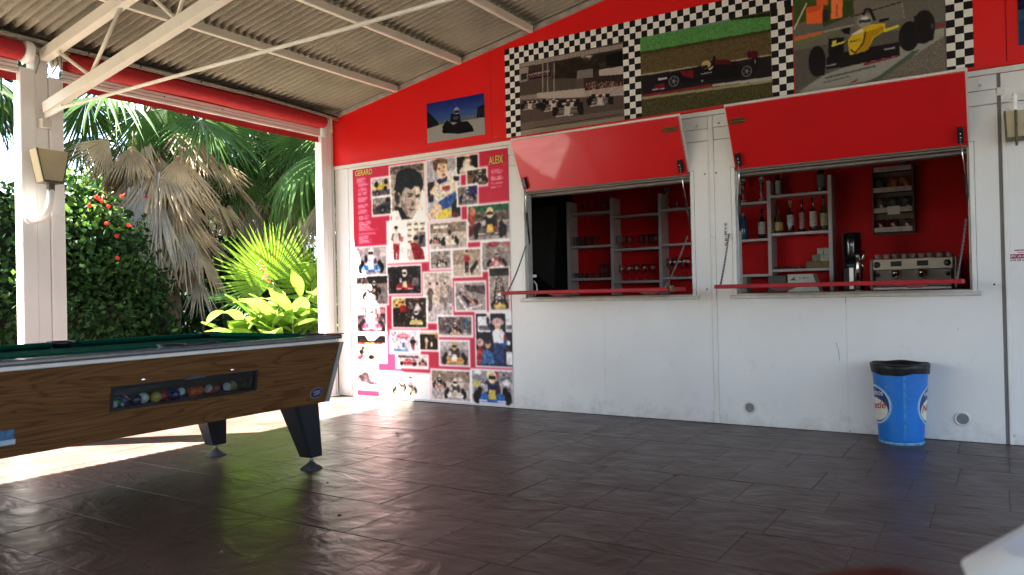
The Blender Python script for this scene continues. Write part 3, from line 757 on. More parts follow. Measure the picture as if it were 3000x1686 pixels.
# lamps
M_BRONZE = mat('bronze_lamp_frame', (0.10, 0.085, 0.055), 0.45, metal=0.5, var=0.2, scale=40)
M_SHADE = mat('yellowed_lamp_glass', (0.62, 0.53, 0.33), 0.45, var=0.1, scale=6, translucent=0.35)
def lamp_shade(root, c, ax, out, top_w, bot_w, z1, z0, dep):
    # three-sided lantern: front panel and two raked sides. ax = unit along width, out = unit away from the wall
    c = np.array(c); ax = np.array(ax, float); out = np.array(out, float)
    def p(w, o, z): return tuple(c[:3] * np.array([1, 1, 0]) + ax * w + out * o + np.array([0, 0, z]))
    ft, fb = top_w / 2, bot_w / 2
    def pane(q, nm='pane'):
        nrm = np.cross(np.array(q[1]) - np.array(q[0]), np.array(q[3]) - np.array(q[0])); nrm /= np.linalg.norm(nrm)
        return build(MB().slab(q, nrm * 0.004), nm, M_SHADE, root)
    pane([p(-fb, dep, z0), p(fb, dep, z0), p(ft, dep, z1), p(-ft, dep, z1)])
    pane([p(-fb, 0, z0), p(-fb, dep - .004, z0), p(-ft, dep - .004, z1), p(-ft, 0, z1)])
    pane([p(fb, 0, z0), p(fb, dep - .004, z0), p(ft, dep - .004, z1), p(ft, 0, z1)])
    for s in (-1, 1):
        for o in (0.0, dep + 0.003):
            build(MB().bar(p(s * fb, o, z0 - .004), p(s * ft, o, z1 + 0.004), 0.009, 0.009, up=(0.3, 0.5, 0.1)), 'frame_bar', M_BRONZE, root)
    build(MB().bar(p(-fb, dep + .003, z0), p(fb, dep + .003, z0), 0.012, 0.02), 'frame_bar', M_BRONZE, root)
    b = MB(); b.hexa([p(-fb, 0, z0 - .006), p(fb, 0, z0 - .006), p(fb, dep, z0 - .006), p(-fb, dep, z0 - .006), p(-fb, 0, z0), p(fb, 0, z0), p(fb, dep, z0), p(-fb, dep, z0)]); build(b, 'base_pan', M_BRONZE, root)
lp = thing('wall_lamp', 'wall lantern with yellowed glass on a curved white arm on the left post', 'lamp', (-5.70, -2.85, 1.58))
lamp_shade(lp, (-5.60, -2.85, 0), (0, 1, 0), (1, 0, 0), 0.215, 0.125, 2.055, 1.835, 0.10)
part('stub', M_BRONZE, lp, 'box', -5.565, -5.525, -2.868, -2.828, 1.775, 1.829, 0.004)
part('arm', M_POST, lp, 'tube', [(-5.545, -2.848, 1.785), (-5.545, -2.85, 1.72), (-5.55, -2.86, 1.66), (-5.57, -2.875, 1.615), (-5.61, -2.895, 1.592), (-5.66, -2.91, 1.588), (-5.70, -2.915, 1.588)], 0.024, 12)
part('wall_plate', M_POST, lp, 'lathe', [(0.0001, 0.022), (0.03, 0.022), (0.036, 0.012), (0.036, 0.0)], (-5.7005, -2.917, 1.588), 16, axis='x')
lp2 = thing('wall_lamp', 'wall lantern with a pointed finial on the white wall right of the hatches', 'lamp', (0.06, -0.01, 2.0))
lamp_shade(lp2, (0.083, -0.012, 0), (1, 0, 0), (0, -1, 0), 0.112, 0.100, 2.03, 1.862, 0.07)
part('mullion', M_BRONZE, lp2, 'box', 0.075, 0.090, -0.094, -0.086, 1.845, 2.035, 0.003)
part('finial', M_POST, lp2, 'lathe', [(0.014, 2.03), (0.014, 2.085), (0.020, 2.09), (0.012, 2.10), (0.017, 2.112), (0.016, 2.125), (0.009, 2.138), (0.0005, 2.15)], (0.075, -0.06, 0), 14)
part('rosette', M_BRONZE, lp2, 'sphere', (0.083, -0.096, 1.945), 0.009, 8)
part('drop', M_BRONZE, lp2, 'box', 0.076, 0.09, -0.08, -0.07, 1.82, 1.846, 0.002)
part('back_plate', M_POST, lp2, 'box', 0.05, 0.118, -0.0115, -0.0005, 1.86, 2.07, 0.003)
part('cap_disc', M_POST, lp2, 'lathe', [(0.0001, -0.008), (0.012, -0.008), (0.014, -0.001)], (0.047, 0, 2.055), 14, axis='y')

# ================================================================== POOL TABLE
def wood_material():
    m = bpy.data.materials.new('wood_grain_laminate'); m.use_nodes = True
    N = m.node_tree.nodes; L = m.node_tree.links; bs = N['Principled BSDF']
    geo = N.new('ShaderNodeNewGeometry')
    mp = N.new('ShaderNodeMapping'); mp.inputs['Scale'].default_value = (1.0, 0.40, 5.5)
    L.new(geo.outputs['Position'], mp.inputs['Vector'])
    n0 = N.new('ShaderNodeTexNoise'); n0.inputs['Scale'].default_value = 1.5; n0.inputs['Detail'].default_value = 3; n0.inputs['Distortion'].default_value = 0.8
    L.new(mp.outputs[0], n0.inputs['Vector'])
    mu = N.new('ShaderNodeMath'); mu.operation = 'MULTIPLY'; mu.inputs[1].default_value = 13.0; L.new(n0.outputs['Fac'], mu.inputs[0])
    fr = N.new('ShaderNodeMath'); fr.operation = 'FRACT'; L.new(mu.outputs[0], fr.inputs[0])
    mp2 = N.new('ShaderNodeMapping'); mp2.inputs['Scale'].default_value = (3.0, 1.2, 60.0); L.new(geo.outputs['Position'], mp2.inputs['Vector'])
    n1 = N.new('ShaderNodeTexNoise'); n1.inputs['Scale'].default_value = 2.0; n1.inputs['Detail'].default_value = 6; L.new(mp2.outputs[0], n1.inputs['Vector'])
    r = N.new('ShaderNodeValToRGB'); e = r.color_ramp.elements
    e[0].position = 0.0; e[0].color = (0.135, 0.060, 0.022, 1); e[1].position = 1.0; e[1].color = (0.118, 0.052, 0.018, 1)
    k = e.new(0.6); k.color = (0.128, 0.057, 0.02, 1); k = e.new(0.9); k.color = (0.078, 0.033, 0.012, 1)
    L.new(fr.outputs[0], r.inputs[0])
    mx = N.new('ShaderNodeMixRGB'); mx.blend_type = 'OVERLAY'; mx.inputs[0].default_value = 0.55
    L.new(r.outputs[0], mx.inputs[1]); L.new(n1.outputs['Fac'], mx.inputs[2])
    L.new(mx.outputs[0], bs.inputs['Base Color']); bs.inputs['Roughness'].default_value = 0.45; bs.inputs['Specular IOR Level'].default_value = 0.1
    return m
M_WOOD = wood_material()
M_CLOTH = mat('green_baize', (0.001, 0.045, 0.028), 1.0, var=0.1, scale=30, spec=0.02)
M_RAIL = mat('black_rail_laminate', (0.10, 0.105, 0.12), 0.18, var=0.15, scale=12, coat=0.5)
M_LEG = mat('black_leg_laminate', (0.014, 0.015, 0.018), 0.35, var=0.2)
M_RUBBER = mat('grey_levelling_foot', (0.05, 0.05, 0.053), 0.7, spec=0.2)
M_STRIP = mat('pale_edge_strip', (0.62, 0.57, 0.52), 0.4)
TX0, TX1, TYA, TYB = -4.455, -3.255, -4.43, -2.37
table = thing('pool_table', 'coin-operated pool table with wood-grain sides and green cloth', 'pool table', ((TX0 + TX1) / 2, (TYA + TYB) / 2, 0))
ZC0, ZC1 = 0.395, 0.738; TP = 0.062       # cabinet bottom/top and taper
def sx(z): return TX1 - TP * (ZC1 - z) / (ZC1 - ZC0)          # outer face x of near side at height z
def ey(z): return TYB - TP * (ZC1 - z) / (ZC1 - ZC0)
def ey0(z): return TYA + TP * (ZC1 - z) / (ZC1 - ZC0)
# near side panel with the ball window cut out
WY0, WY1, WZ0, WZ1 = -3.735, -2.968, 0.527, 0.624
b = MB(); t = 0.022
def sp(y, z, d=0.0): return (sx(z) - d, y, z)
zs = [ZC0, WZ0, WZ1, ZC1]
def yr(z, k): return [ey0(z) + .012, WY0, WY1, ey(z) - 0.030][k]
for i in range(3):
    for k in range(3):
        if i == 1 and k == 1: continue
        q = [sp(yr(zs[i], k), zs[i]), sp(yr(zs[i], k + 1), zs[i]), sp(yr(zs[i + 1], k + 1), zs[i + 1]), sp(yr(zs[i + 1], k), zs[i + 1])]
        b.add(q, [(0, 1, 2, 3)]); b.add([(p[0] - t, p[1], p[2]) for p in q], [(3, 2, 1, 0)])
for (p, q) in ((sp(WY0, WZ0), sp(WY1, WZ0)), (sp(WY1, WZ0), sp(WY1, WZ1)), (sp(WY1, WZ1), sp(WY0, WZ1)), (sp(WY0, WZ1), sp(WY0, WZ0))):
    b.add([p, q, (q[0] - t, q[1], q[2]), (p[0] - t, p[1], p[2])], [(3, 2, 1, 0)])
for (p, q) in ((sp(ey0(ZC0) + .012, ZC0), sp(ey(ZC0) - .03, ZC0)), (sp(ey(ZC0) - .03, ZC0), sp(ey(ZC1) - .03, ZC1)), (sp(ey(ZC1) - .03, ZC1), sp(ey0(ZC1) + .012, ZC1))):
    b.add([p, q, (q[0] - t, q[1], q[2]), (p[0] - t, p[1], p[2])], [(0, 1, 2, 3)])
side_p = build(b, 'side_panel', M_WOOD, table)
# far side and ends
fx = lambda z: TX0 + TP * (ZC1 - z) / (ZC1 - ZC0)
build(MB().slab([(fx(ZC0), ey0(ZC0) + .012, ZC0), (fx(ZC0), ey(ZC0) - .012, ZC0), (fx(ZC1), ey(ZC1) - .012, ZC1), (fx(ZC1), ey0(ZC1) + .012, ZC1)], (t, 0, 0)), 'side_panel', M_WOOD, table)
for yf, s in ((ey, -1), (ey0, 1)):
    build(MB().slab([(fx(ZC0) + t + .001, yf(ZC0), ZC0), (sx(ZC0) - t - .001, yf(ZC0), ZC0), (sx(ZC1) - t - .001, yf(ZC1), ZC1), (fx(ZC1) + t + .001, yf(ZC1), ZC1)], (0, s * t, 0)), 'end_panel', M_WOOD, table)
part('cabinet_floor', M_LEG, table, 'box', fx(ZC0) + .025, sx(ZC0) - .025, ey0(ZC0) + .025, ey(ZC0) - .035, ZC0 + .002, ZC0 + .016)
# aluminium corner trims
for yf, o in ((ey, -0.029), (ey0, 0.0)):
    b = MB()
    for k, (w0, w1, d) in enumerate(((0.0, 0.0145, 0.004), (0.0150, 0.029, 0.007))):
        b.slab([(sx(ZC0) + d, yf(ZC0) + o + w0, ZC0), (sx(ZC0) + d, yf(ZC0) + o + w1, ZC0), (sx(ZC1) + d, yf(ZC1) + o + w1, ZC1), (sx(ZC1) + d, yf(ZC1) + o + w0, ZC1)], (-0.03, 0, 0))
    build(b, 'corner_trim', M_ALU, table)
part('edge_strip', M_STRIP, table, 'box', TX1 - .02, TX1 + 0.008, TYA + .02, TYB - 0.055, 0.7395, 0.757, 0.003)
# rails: top laminate + cushions
RT = 0.782
def rail(x0, x1, y0, y1, nm='top_rail', m=M_RAIL): return part(nm, m, table, 'box', x0, x1, y0, y1, 0.7575, RT, 0.008)
rail(TX1 - .105, TX1 + .004, TYA, TYB); rail(TX0 - .004, TX0 + .105, TYA, TYB)
rail(TX0 + .106, TX1 - .106, TYB - .105, TYB + .004); rail(TX0 + .106, TX1 - .106, TYA - .004, TYA + .105)
part('slate_bed', M_CLOTH, table, 'box', TX0 + .10, TX1 - .10, TYA + .10, TYB - .10, 0.7396, 0.7565)
ymid = (TYA + TYB) / 2
PR = 0.058
def cushion(x0, x1, y0, y1, inward):
    # wedge with cloth, nose towards the bed
    b = MB(); zt_, zn, zb_ = RT + 0.007, RT + 0.003, 0.757
    if inward[0]:
        xi = x1 if inward[0] > 0 else x0; xo = x0 if inward[0] > 0 else x1
        prof = [(xo, zb_), (xo, zt_), (xi, zn), (xi, zn - .014), (xi - inward[0] * .025, zb_)]
        V = [(a, y0 + 0.02 * abs(a - xo) / .05, z) for a, z in prof] + [(a, y1 - 0.02 * abs(a - xo) / .05, z) for a, z in prof]
    else:
        yi = y1 if inward[1] > 0 else y0; yo = y0 if inward[1] > 0 else y1
        prof = [(yo, zb_), (yo, zt_), (yi, zn), (yi, zn - .014), (yi - inward[1] * .025, zb_)]
        V = [(x0 + 0.02 * abs(a - yo) / .05, a, z) for a, z in prof] + [(x1 - 0.02 * abs(a - yo) / .05, a, z) for a, z in prof]
    Fq = [(0, 1, 2, 3, 4), (9, 8, 7, 6, 5)] + [((i + 1) % 5, i, i + 5, (i + 1) % 5 + 5) for i in range(5)]
    b.add(V, Fq); return build(b, 'cushion', M_CLOTH, table)
for (ya, yb) in ((TYA + .17, ymid - .06), (ymid + .06, TYB - .17)):
    cushion(TX0 + .1055, TX0 + .16, ya, yb, (1, 0)); cushion(TX1 - .16, TX1 - .1055, ya, yb, (-1, 0))
cushion(TX0 + .17, TX1 - .17, TYB - .16, TYB - .1055, (0, -1)); cushion(TX0 + .17, TX1 - .17, TYA + .1055, TYA + .16, (0, 1))
for x, y in ((TX0 + .12, TYA + .12), (TX0 + .12, TYB - .12), (TX1 - .12, TYA + .12), (TX1 - .12, TYB - .12), (TX0 + .098, ymid), (TX1 - .098, ymid)):
    part('pocket', M_BLACK, table, 'lathe', [(0.02, 0.757), (0.05, 0.7575), (0.055, RT + .0085), (0.068, RT + .0095), (0.068, RT - .002)], (x, y, 0), 16)
part('corner_cap', mat('reddish_corner_cap', (0.16, 0.035, 0.035), 0.25), table, 'box', TX1 - .09, TX1 + .0065, TYB - .075, TYB + .0065, RT + .0005, RT + .0065, 0.003)
part('rail_marker', M_BLACK, table, 'tube', [(TX1 - .075, -3.36, RT + .003), (TX1 - .055, -3.28, RT + .004), (TX1 - .05, -3.20, RT + .010), (TX1 - .06, -3.16, RT + .004)], 0.006, 6)
# legs
def leg(x, y, dx, dy):
    b = MB(); top = ZC0 - 0.001; bot = 0.075
    w0x, w0y, w1 = 0.165, 0.185, 0.10
    c0 = (x - dx, y - dy); c1 = (x, y)
    V = []
    for (c, wx, wy, z) in ((c1, w1, w1, bot), (c0, w0x, w0y, top)):
        k = 0.2
        for (a, d) in ((-1, -1 + k), (-1 + k, -1), (1 - k, -1), (1, -1 + k), (1, 1 - k), (1 - k, 1), (-1 + k, 1), (-1, 1 - k)):
            V.append((c[0] + a * wx / 2, c[1] + d * wy / 2, z))
    Fq = [tuple(range(8))[::-1], tuple(range(8, 16))] + [(i, (i + 1) % 8, (i + 1) % 8 + 8, i + 8) for i in range(8)]
    b.add(V, Fq); l = build(b, 'leg', M_LEG, table)
    part('levelling_screw', M_ZINC, l, 'tube', [(x, y, 0.035), (x, y, 0.0745)], 0.011, 8)
    part('foot', M_RUBBER, l, 'lathe', [(0.0001, 0.042), (0.016, 0.04), (0.03, 0.027), (0.058, 0.010), (0.064, 0.0005), (0.0001, 0.0005)], (x, y, 0), 20)
leg(-3.43, -2.47, 0.015, 0.075); leg(-4.28, -2.49, -0.015, 0.065)
leg(-3.43, -4.33, 0.015, -0.075); leg(-4.28, -4.31, -0.015, -0.065)
# ball window: black tray, frame, glass, screws
xw = sx(0.57)
tray = part('ball_tray', M_BLACK, table, 'box', xw - 0.13, xw - 0.12, WY0 - .004, WY1 + .004, WZ0 - .004, WZ1 + .004)
part('tray_floor', M_BLACK, tray, 'box', xw - 0.12, xw - 0.024, WY0 - .004, WY1 + .004, WZ0 - .01, WZ0 - .0005)
part('tray_roof', M_BLACK, tray, 'box', xw - 0.12, xw - 0.024, WY0 - .004, WY1 + .004, WZ1 + .0005, WZ1 + .01)
b = MB(); fw_ = 0.012
for (ya, yb, za, zz) in ((WY0 - .006, WY0 + .008, WZ0 - .006, WZ1 + .006), (WY1 - .008, WY1 + .006, WZ0 - .006, WZ1 + .006), (WY0 + .0085, WY1 - .0085, WZ0 - .006, WZ0 + .006), (WY0 + .0085, WY1 - .0085, WZ1 - .006, WZ1 + .006)):
    b.slab([sp(ya, za, -.004), sp(yb, za, -.004), sp(yb, zz, -.004), sp(ya, zz, -.004)], (-0.012, 0, 0))
build(b, 'window_frame', M_BLACK, table)
build(MB().slab([sp(WY0 + .008, WZ0 + .006, .004), sp(WY1 - .008, WZ0 + .006, .004), sp(WY1 - .008, WZ1 - .006, .004), sp(WY0 + .008, WZ1 - .006, .004)], (-0.003, 0, 0)), 'glass_pane', thin_glass('ball_window_glass', (0.8, 0.85, 0.85), 0.05), table)
b = MB(); c = SD(555, 1104, xw)
V = [(sx(0.63) + .002, -3.33 + 0.055 * math.cos(tt), 0.624 + 0.016 * math.sin(tt)) for tt in np.linspace(0, math.pi, 12)]
V += [(p[0] + .006, p[1], p[2]) for p in V]
b.add(V, [tuple(range(12)), tuple(range(23, 11, -1))] + [(i, i + 1, i + 13, i + 12) for i in range(11)] + [(11, 0, 12, 23)]); build(b, 'finger_grip', mat('dark_violet_plastic', (0.04, 0.03, 0.055), 0.3), table)
for px, py in ((420, 1113), (680, 1084)):
    p = SD(px, py, sx(0.64)); part('frame_screw', M_CHROME, table, 'sphere', (sx(p[2]) + .002, p[1], p[2]), 0.011, 8, 0, (0.5, 1.2, 0.9))
# maker's badge: dark blue oval with a pale sweep
M_BADGE = mat('badge_blue', (0.02, 0.018, 0.07), 0.3); M_BADGE2 = mat('badge_pale', (0.30, 0.30, 0.38), 0.3, metal=0.5)
py_, pz_ = -2.535, 0.457
def oval(a, bb, d, m, nm, par, ang=0.15, z0=0.0, n=24, seg=None):
    V = []
    for k in range(n):
        tt = 2 * math.pi * k / n
        u, v = a * math.cos(tt), bb * math.sin(tt) + z0
        y = py_ + u * math.cos(ang) - v * math.sin(ang); z = pz_ + u * math.sin(ang) + v * math.cos(ang)
        V.append((sx(z) + d, y, z))
    V += [(p[0] - .003, p[1], p[2]) for p in V]
    b = MB(); b.add(V, [tuple(range(n)), tuple(range(2 * n - 1, n - 1, -1))] + [((i + 1) % n, i, i + n, (i + 1) % n + n) for i in range(n)])
    return build(b, nm, m, par)
bd = oval(0.048, 0.030, 0.003, M_BADGE2, 'badge', table); oval(0.044, 0.026, 0.0045, M_BADGE, 'badge_field', bd)
oval(0.030, 0.006, 0.0058, M_BADGE2, 'badge_sweep', bd, 0.1, 0.008); oval(0.026, 0.0055, 0.0058, M_BADGE2, 'badge_sweep', bd, 0.2, -0.006)
# coin slide sticker by the left picture edge
q0 = (-4.30, -4.122)
build(MB().slab([sp(q0[0], 0.468, -.003), sp(q0[1], 0.468, -.003), sp(q0[1], 0.507, -.003), sp(q0[0], 0.507, -.003)], (-0.002, 0, 0)), 'sticker', mat('blue_sticker', (0.05, 0.13, 0.24), 0.5, var=0.5, scale=40), table)
build(MB().slab([sp(q0[0], 0.447, -.005), sp(q0[1] + .006, 0.447, -.005), sp(q0[1] + .006, 0.4675, -.005), sp(q0[0], 0.4675, -.005)], (-0.004, 0, 0)), 'coin_plate', mat('pale_blue_metal', (0.42, 0.52, 0.6), 0.35, metal=0.3), table)

# billiard balls, left to right
BW = (0.75, 0.73, 0.66)
balls = [('green', (0.01, 0.17, 0.07), 1), ('purple', (0.07, 0.03, 0.12), 1), ('dark purple', (0.045, 0.02, 0.09), 0), ('white', BW, 0), ('yellow', (0.62, 0.42, 0.03), 0),
         ('crimson', (0.42, 0.02, 0.04), 0), ('dark blue', (0.012, 0.025, 0.16), 0), ('blue', (0.015, 0.03, 0.20), 1), ('orange', (0.75, 0.13, 0.02), 0), ('orange red', (0.72, 0.10, 0.03), 0),
         ('red', (0.5, 0.03, 0.03), 1), ('maroon', (0.16, 0.012, 0.02), 0), ('navy', (0.012, 0.02, 0.17), 1), ('yellow', (0.55, 0.45, 0.10), 1), ('black', (0.01, 0.01, 0.012), 0)]
blab = ['green striped ball at the left end of the glass ball tray', 'purple striped ball next to the green one in the tray', 'dark purple plain ball in the tray left of the white one',
        'plain white cue ball in the tray', 'plain yellow ball in the tray beside the crimson one', 'crimson plain ball in the tray right of the yellow one', 'dark blue plain ball in the middle of the tray',
        'blue striped ball in the tray just left of the orange balls', 'left one of the two bright orange balls in the tray', 'right one of the two bright orange balls in the tray',
        'red striped ball showing white, right of the orange balls', 'maroon plain ball in the tray right of the white-faced ball', 'navy striped ball near the right end of the tray',
        'pale yellow striped ball near the right end of the tray', 'black ball at the right end of the glass ball tray']
M_BALLW = mat('ball_white', BW, 0.08, var=0.03, coat=0.5)
BR = 0.0262
for i, (nm, c, st) in enumerate(balls):
    y = WY0 + 0.045 + i * (WY1 - WY0 - 0.09) / 14.0
    mcol = mat('ball_' + nm.replace(' ', '_') + str(st), c, 0.08, var=0.03, coat=0.5)
    b = MB(); n = 16
    prof = [(BR * math.sin(math.pi * k / n) + 1e-5, -BR * math.cos(math.pi * k / n)) for k in range(n + 1)]
    b.lathe(prof, (0, 0, 0), 20)
    if st:
        for k in range(len(b.f)):
            rrow = k // 20
            if rrow < 5 or rrow > 10: b.m[k] = 1
    o = build(b, 'billiard_ball', [mcol, M_BALLW], None)
    o.location = (xw - 0.052 - 0.021 * (i % 2), y, WZ0 + BR); o.rotation_euler = (random.uniform(0, 3), random.uniform(0, 3), random.uniform(0, 3))
    tag(o, blab[i], 'ball', 'billiard balls in the tray of the pool table')

# ================================================================== WASTE BIN
bx, by, bh, rt_, rb_ = -0.570, -0.178, 0.505, 0.163, 0.128
def binr(z): return rb_ + (rt_ - rb_) * z / bh
def bin_paint():
    m = mat('bin_blue_paint', (0.006, 0.15, 0.52), 0.42, var=0.12, scale=9, dirt=0.55, dirtcol=(0.16, 0.36, 0.55)); return m
bin_ = thing('waste_bin', 'round blue drink-cup shaped waste bin with black liner by the wall', 'bin', (bx, by, 0))
b = MB(); prof = [(0.0001, 0.006), (rb_ - .008, 0.004), (rb_, 0.012)] + [(binr(z), z) for z in np.linspace(0.03, bh - .04, 10)] + [(rt_ - .002, bh - .03), (rt_ - .008, bh - .03)] + [(binr(z) - .006, z) for z in (0.4, 0.25, 0.05)] + [(0.0001, 0.03)]
b.lathe(prof, (bx, by, 0), 48); build(b, 'body', bin_paint(), bin_)
M_BAG = mat('black_bin_liner', (0.008, 0.008, 0.009), 0.4, var=0.4, scale=20, bump=0.4, bscale=24, spec=0.3)
b = MB(); n = 64; V = []; Fq = []
rows = [(lambda t: binr(0.30) - .012, lambda t: 0.30), (lambda t: rt_ - .012 + .004 * math.sin(9 * t), lambda t: bh - .03), (lambda t: rt_ + .002, lambda t: bh + 0.003 * math.sin(5 * t)),
        (lambda t: rt_ + .011, lambda t: bh - .004), (lambda t: rt_ + .007 + .0012 * math.sin(13 * t), lambda t: bh - .03), (lambda t: rt_ + .003 + .0015 * math.sin(7 * t + 1), lambda t: bh - .064 - .007 * math.sin(3 * t + .6) - .002 * math.sin(8 * t))]
for rf, zf in rows:
    for k in range(n):
        tt = 2 * math.pi * k / n; V.append((bx + rf(tt) * math.cos(tt), by + rf(tt) * math.sin(tt), zf(tt)))
for i in range(len(rows) - 1):
    for k in range(n): Fq.append((i * n + k, i * n + (k + 1) % n, (i + 1) * n + (k + 1) % n, (i + 1) * n + k))
b.add(V, Fq, 0, True); build(b, 'liner', M_BAG, bin_)
b = MB()
for k in range(3):
    b.sphere((bx + (-.05, .03, .07)[k], by - .04 + .02 * k, bh - .05), 0.05, 8, 0, (1.2, 0.9, 0.5))
build(b, 'crumpled_waste', mat('grey_film', (0.2, 0.18, 0.17), 0.3, var=0.5, scale=40, bump=1.0, bscale=30), bin_)
part('foot_ring', mat('bin_worn_edge', (0.14, 0.3, 0.45), 0.6, var=0.5, scale=40), bin_, 'lathe', [(rb_ + .0005, 0.0005), (rb_ + .003, 0.004), (rb_ + .003, 0.014), (rb_ + .001, 0.018)], (bx, by, 0), 48)
def on_bin(th, z, off): return (bx + (binr(z) + off) * math.cos(th), by + (binr(z) + off) * math.sin(th), z)
def bin_oval(thc, zc, a, bb, off, m, nm, dz=0.0, clip=None):
    b = MB(); n = 40; rings = 6; V = []; Fq = []
    for r in range(rings + 1):
        for k in range(n):
            t = 2 * math.pi * k / n; f = r / rings
            s, z = a * f * math.cos(t), zc + dz + bb * f * math.sin(t)
            if clip is not None: z = min(z, clip(s))
            V.append(on_bin(thc + s / 0.145, z, off))
    for r in range(rings):
        for k in range(n): Fq.append((r * n + k, r * n + (k + 1) % n, (r + 1) * n + (k + 1) % n, (r + 1) * n + k))
    b.add(V, Fq, 0, True); return build(b, nm, m, bin_)
M_B1 = mat('logo_sky_blue', (0.22, 0.48, 0.68), 0.4, var=0.15, scale=30, dirt=0.3, dirtcol=(0.1, 0.3, 0.5)); M_B2 = mat('logo_navy', (0.008, 0.035, 0.17), 0.4); M_B3 = mat('logo_cream', (0.68, 0.66, 0.54), 0.45, var=0.08)
M_B4 = mat('logo_red', (0.42, 0.02, 0.03), 0.45); M_B5 = mat('logo_white', (0.7, 0.72, 0.72), 0.45)
cam_th = math.atan2(CAM[1] - by, CAM[0] - bx)
def bin_text(txt, thc, s0, s1, z0, z1, off, m, slope, sh=0.25, bold=0.02, nm='lettering'):
    v, f = text_mesh(txt, 1.0, sh, bold)
    V = [on_bin(thc + (s0 + p[0] * (s1 - s0)) / 0.145, z0 + p[1] * (z1 - z0) + slope * p[0], off) for p in v]
    return mesh_obj(nm, V, f, m, bin_)
for dth, lft in ((-1.20, True), (1.55, False)):
    th = cam_th + dth
    bin_oval(th, 0.245, 0.125, 0.125, 0.0012, M_B1, 'logo_ring'); bin_oval(th, 0.245, 0.115, 0.116, 0.0022, M_B5, 'logo_line'); bin_oval(th, 0.245, 0.111, 0.112, 0.0030, M_B2, 'logo_field')
    bin_oval(th, 0.245, 0.100, 0.072, 0.0040, M_B3, 'logo_wave', -0.03)
    bin_text('Nestlé', th, -0.092, 0.092, 0.205, 0.25, 0.0052, M_B4, 0.022)
    bin_text('HELADOS', th, -0.075, 0.075, 0.305, 0.330, 0.0052, M_B5, 0.0, 0.0)
b = MB(); th0 = cam_th + 0.16       # faded vertical seam
V = []
for z in np.linspace(0.05, 0.43, 12):
    for d in (-.05, .05): V.append(on_bin(th0 + d, z, 0.0008))
b.add(V, [(2 * i, 2 * i + 1, 2 * i + 3, 2 * i + 2) for i in range(11)]); build(b, 'worn_seam', mat('bin_faded_seam', (0.03, 0.20, 0.48), 0.5, var=0.35, scale=30), bin_)

# ================================================================== BAR SHELVES AND WHAT STANDS ON THEM
SY0, SY1 = 2.0, 2.205
sh = thing('bar_shelving', 'grey open shelving on the red back wall behind both hatches', 'shelving', (-2.7, 2.1, 0.955))
UP = [-4.112, -3.575, -3.021, -1.901, -1.347]
for x in UP: part('upright', M_SHELF, sh, 'box', x - 0.018, x + 0.018, SY0, SY1, 0.956, 2.01 if x < -2 else 2.035, 0.003)
def zpx(px, py): return W(px, py, SY0)[2]
BAYZ = [[zpx(1700, 624), zpx(1700, 721), zpx(1700, 816)], [zpx(1850, 629), zpx(1850, 727), zpx(1850, 823)],
        [zpx(2180, 594), zpx(2180, 702), zpx(2180, 805)], [zpx(2350, 565), zpx(2350, 679), zpx(2350, 787)]]
for i in range(4):
    for z in BAYZ[i]:
        part('shelf', M_SHELF, sh, 'box', UP[i] + .0185, UP[i + 1] - .0185, SY0 + 0.003, SY1, z - 0.026, z, 0.003)
def shelf_top(bay, row): return BAYZ[bay][row] + 0.0005
M_GLASS = thin_glass('drinking_glass', (0.97, 0.97, 0.97), 0.03, 0.5)
G_TUMB = [(0.0001, 0.004), (0.028, 0.0), (0.031, 0.002), (0.036, 0.105), (0.034, 0.105), (0.029, 0.012), (0.0001, 0.012)]
G_SHOT = [(0.0001, 0.003), (0.02, 0.0), (0.023, 0.002), (0.026, 0.06), (0.024, 0.06), (0.02, 0.012), (0.0001, 0.012)]
G_TALL = [(0.0001, 0.003), (0.025, 0.0), (0.026, 0.15), (0.024, 0.15), (0.023, 0.012), (0.0001, 0.012)]
G_WINE = [(0.033, 0.0), (0.033, 0.003), (0.006, 0.008), (0.004, 0.05), (0.006, 0.07), (0.024, 0.085), (0.034, 0.11), (0.035, 0.14), (0.030, 0.175), (0.028, 0.175), (0.032, 0.14), (0.03, 0.11), (0.0001, 0.08)]
G_CUP = [(0.03, 0.0), (0.03, 0.004), (0.012, 0.010), (0.010, 0.035), (0.03, 0.05), (0.039, 0.08), (0.038, 0.135), (0.036, 0.135), (0.037, 0.08), (0.028, 0.054), (0.0001, 0.045)]
gcache = {}
def glass(kind, prof, px, bay, row, label, group, dy=0.09, sc=1.0):
    if kind not in gcache:
        b = MB(); b.lathe(prof, (0, 0, 0), 14); o = build(b, kind, M_GLASS); gcache[kind] = o
    else:
        o = gcache[kind].copy(); COL.objects.link(o)
    y = SY0 + dy; p = W(px, 700, y)
    o.location = (p[0], y, shelf_top(bay, row)); o.rotation_euler = (0, 0, random.uniform(0, 6)); o.scale = (sc, sc, sc)
    tag(o, label, 'glass', group)
for k, px in enumerate((1677, 1696, 1706, 1724, 1745)):
    glass('tumbler', G_TUMB, px, 0, 1, f'clear straight tumbler, {ORD[k]} from the left on the middle shelf beside the dark passage', 'tumblers on the middle shelf', 0.06 + 0.04 * (k % 2))
for k, px in enumerate((1680, 1690, 1698, 1708, 1727, 1746)):
    glass('shot_glass', G_SHOT, px, 0, 2, f'small shot glass, {ORD[k]} from the left on the lowest shelf beside the dark passage', 'shot glasses on the lowest shelf', 0.06 + 0.03 * (k % 2))
for k, px in enumerate((1763, 1775)):
    glass('tall_glass', G_TALL, px, 0, 2, f'tall narrow glass, {ORD[k]} right of the shot glasses', 'tall glasses on the lowest shelf')
for k, px in enumerate((1705, 1738, 1771)):
    glass('goblet', G_CUP, px, 0, 0, f'stemmed goblet, {ORD[k]} from the left on the top shelf beside the dark passage', 'goblets on the top left shelf', 0.1, 0.8)
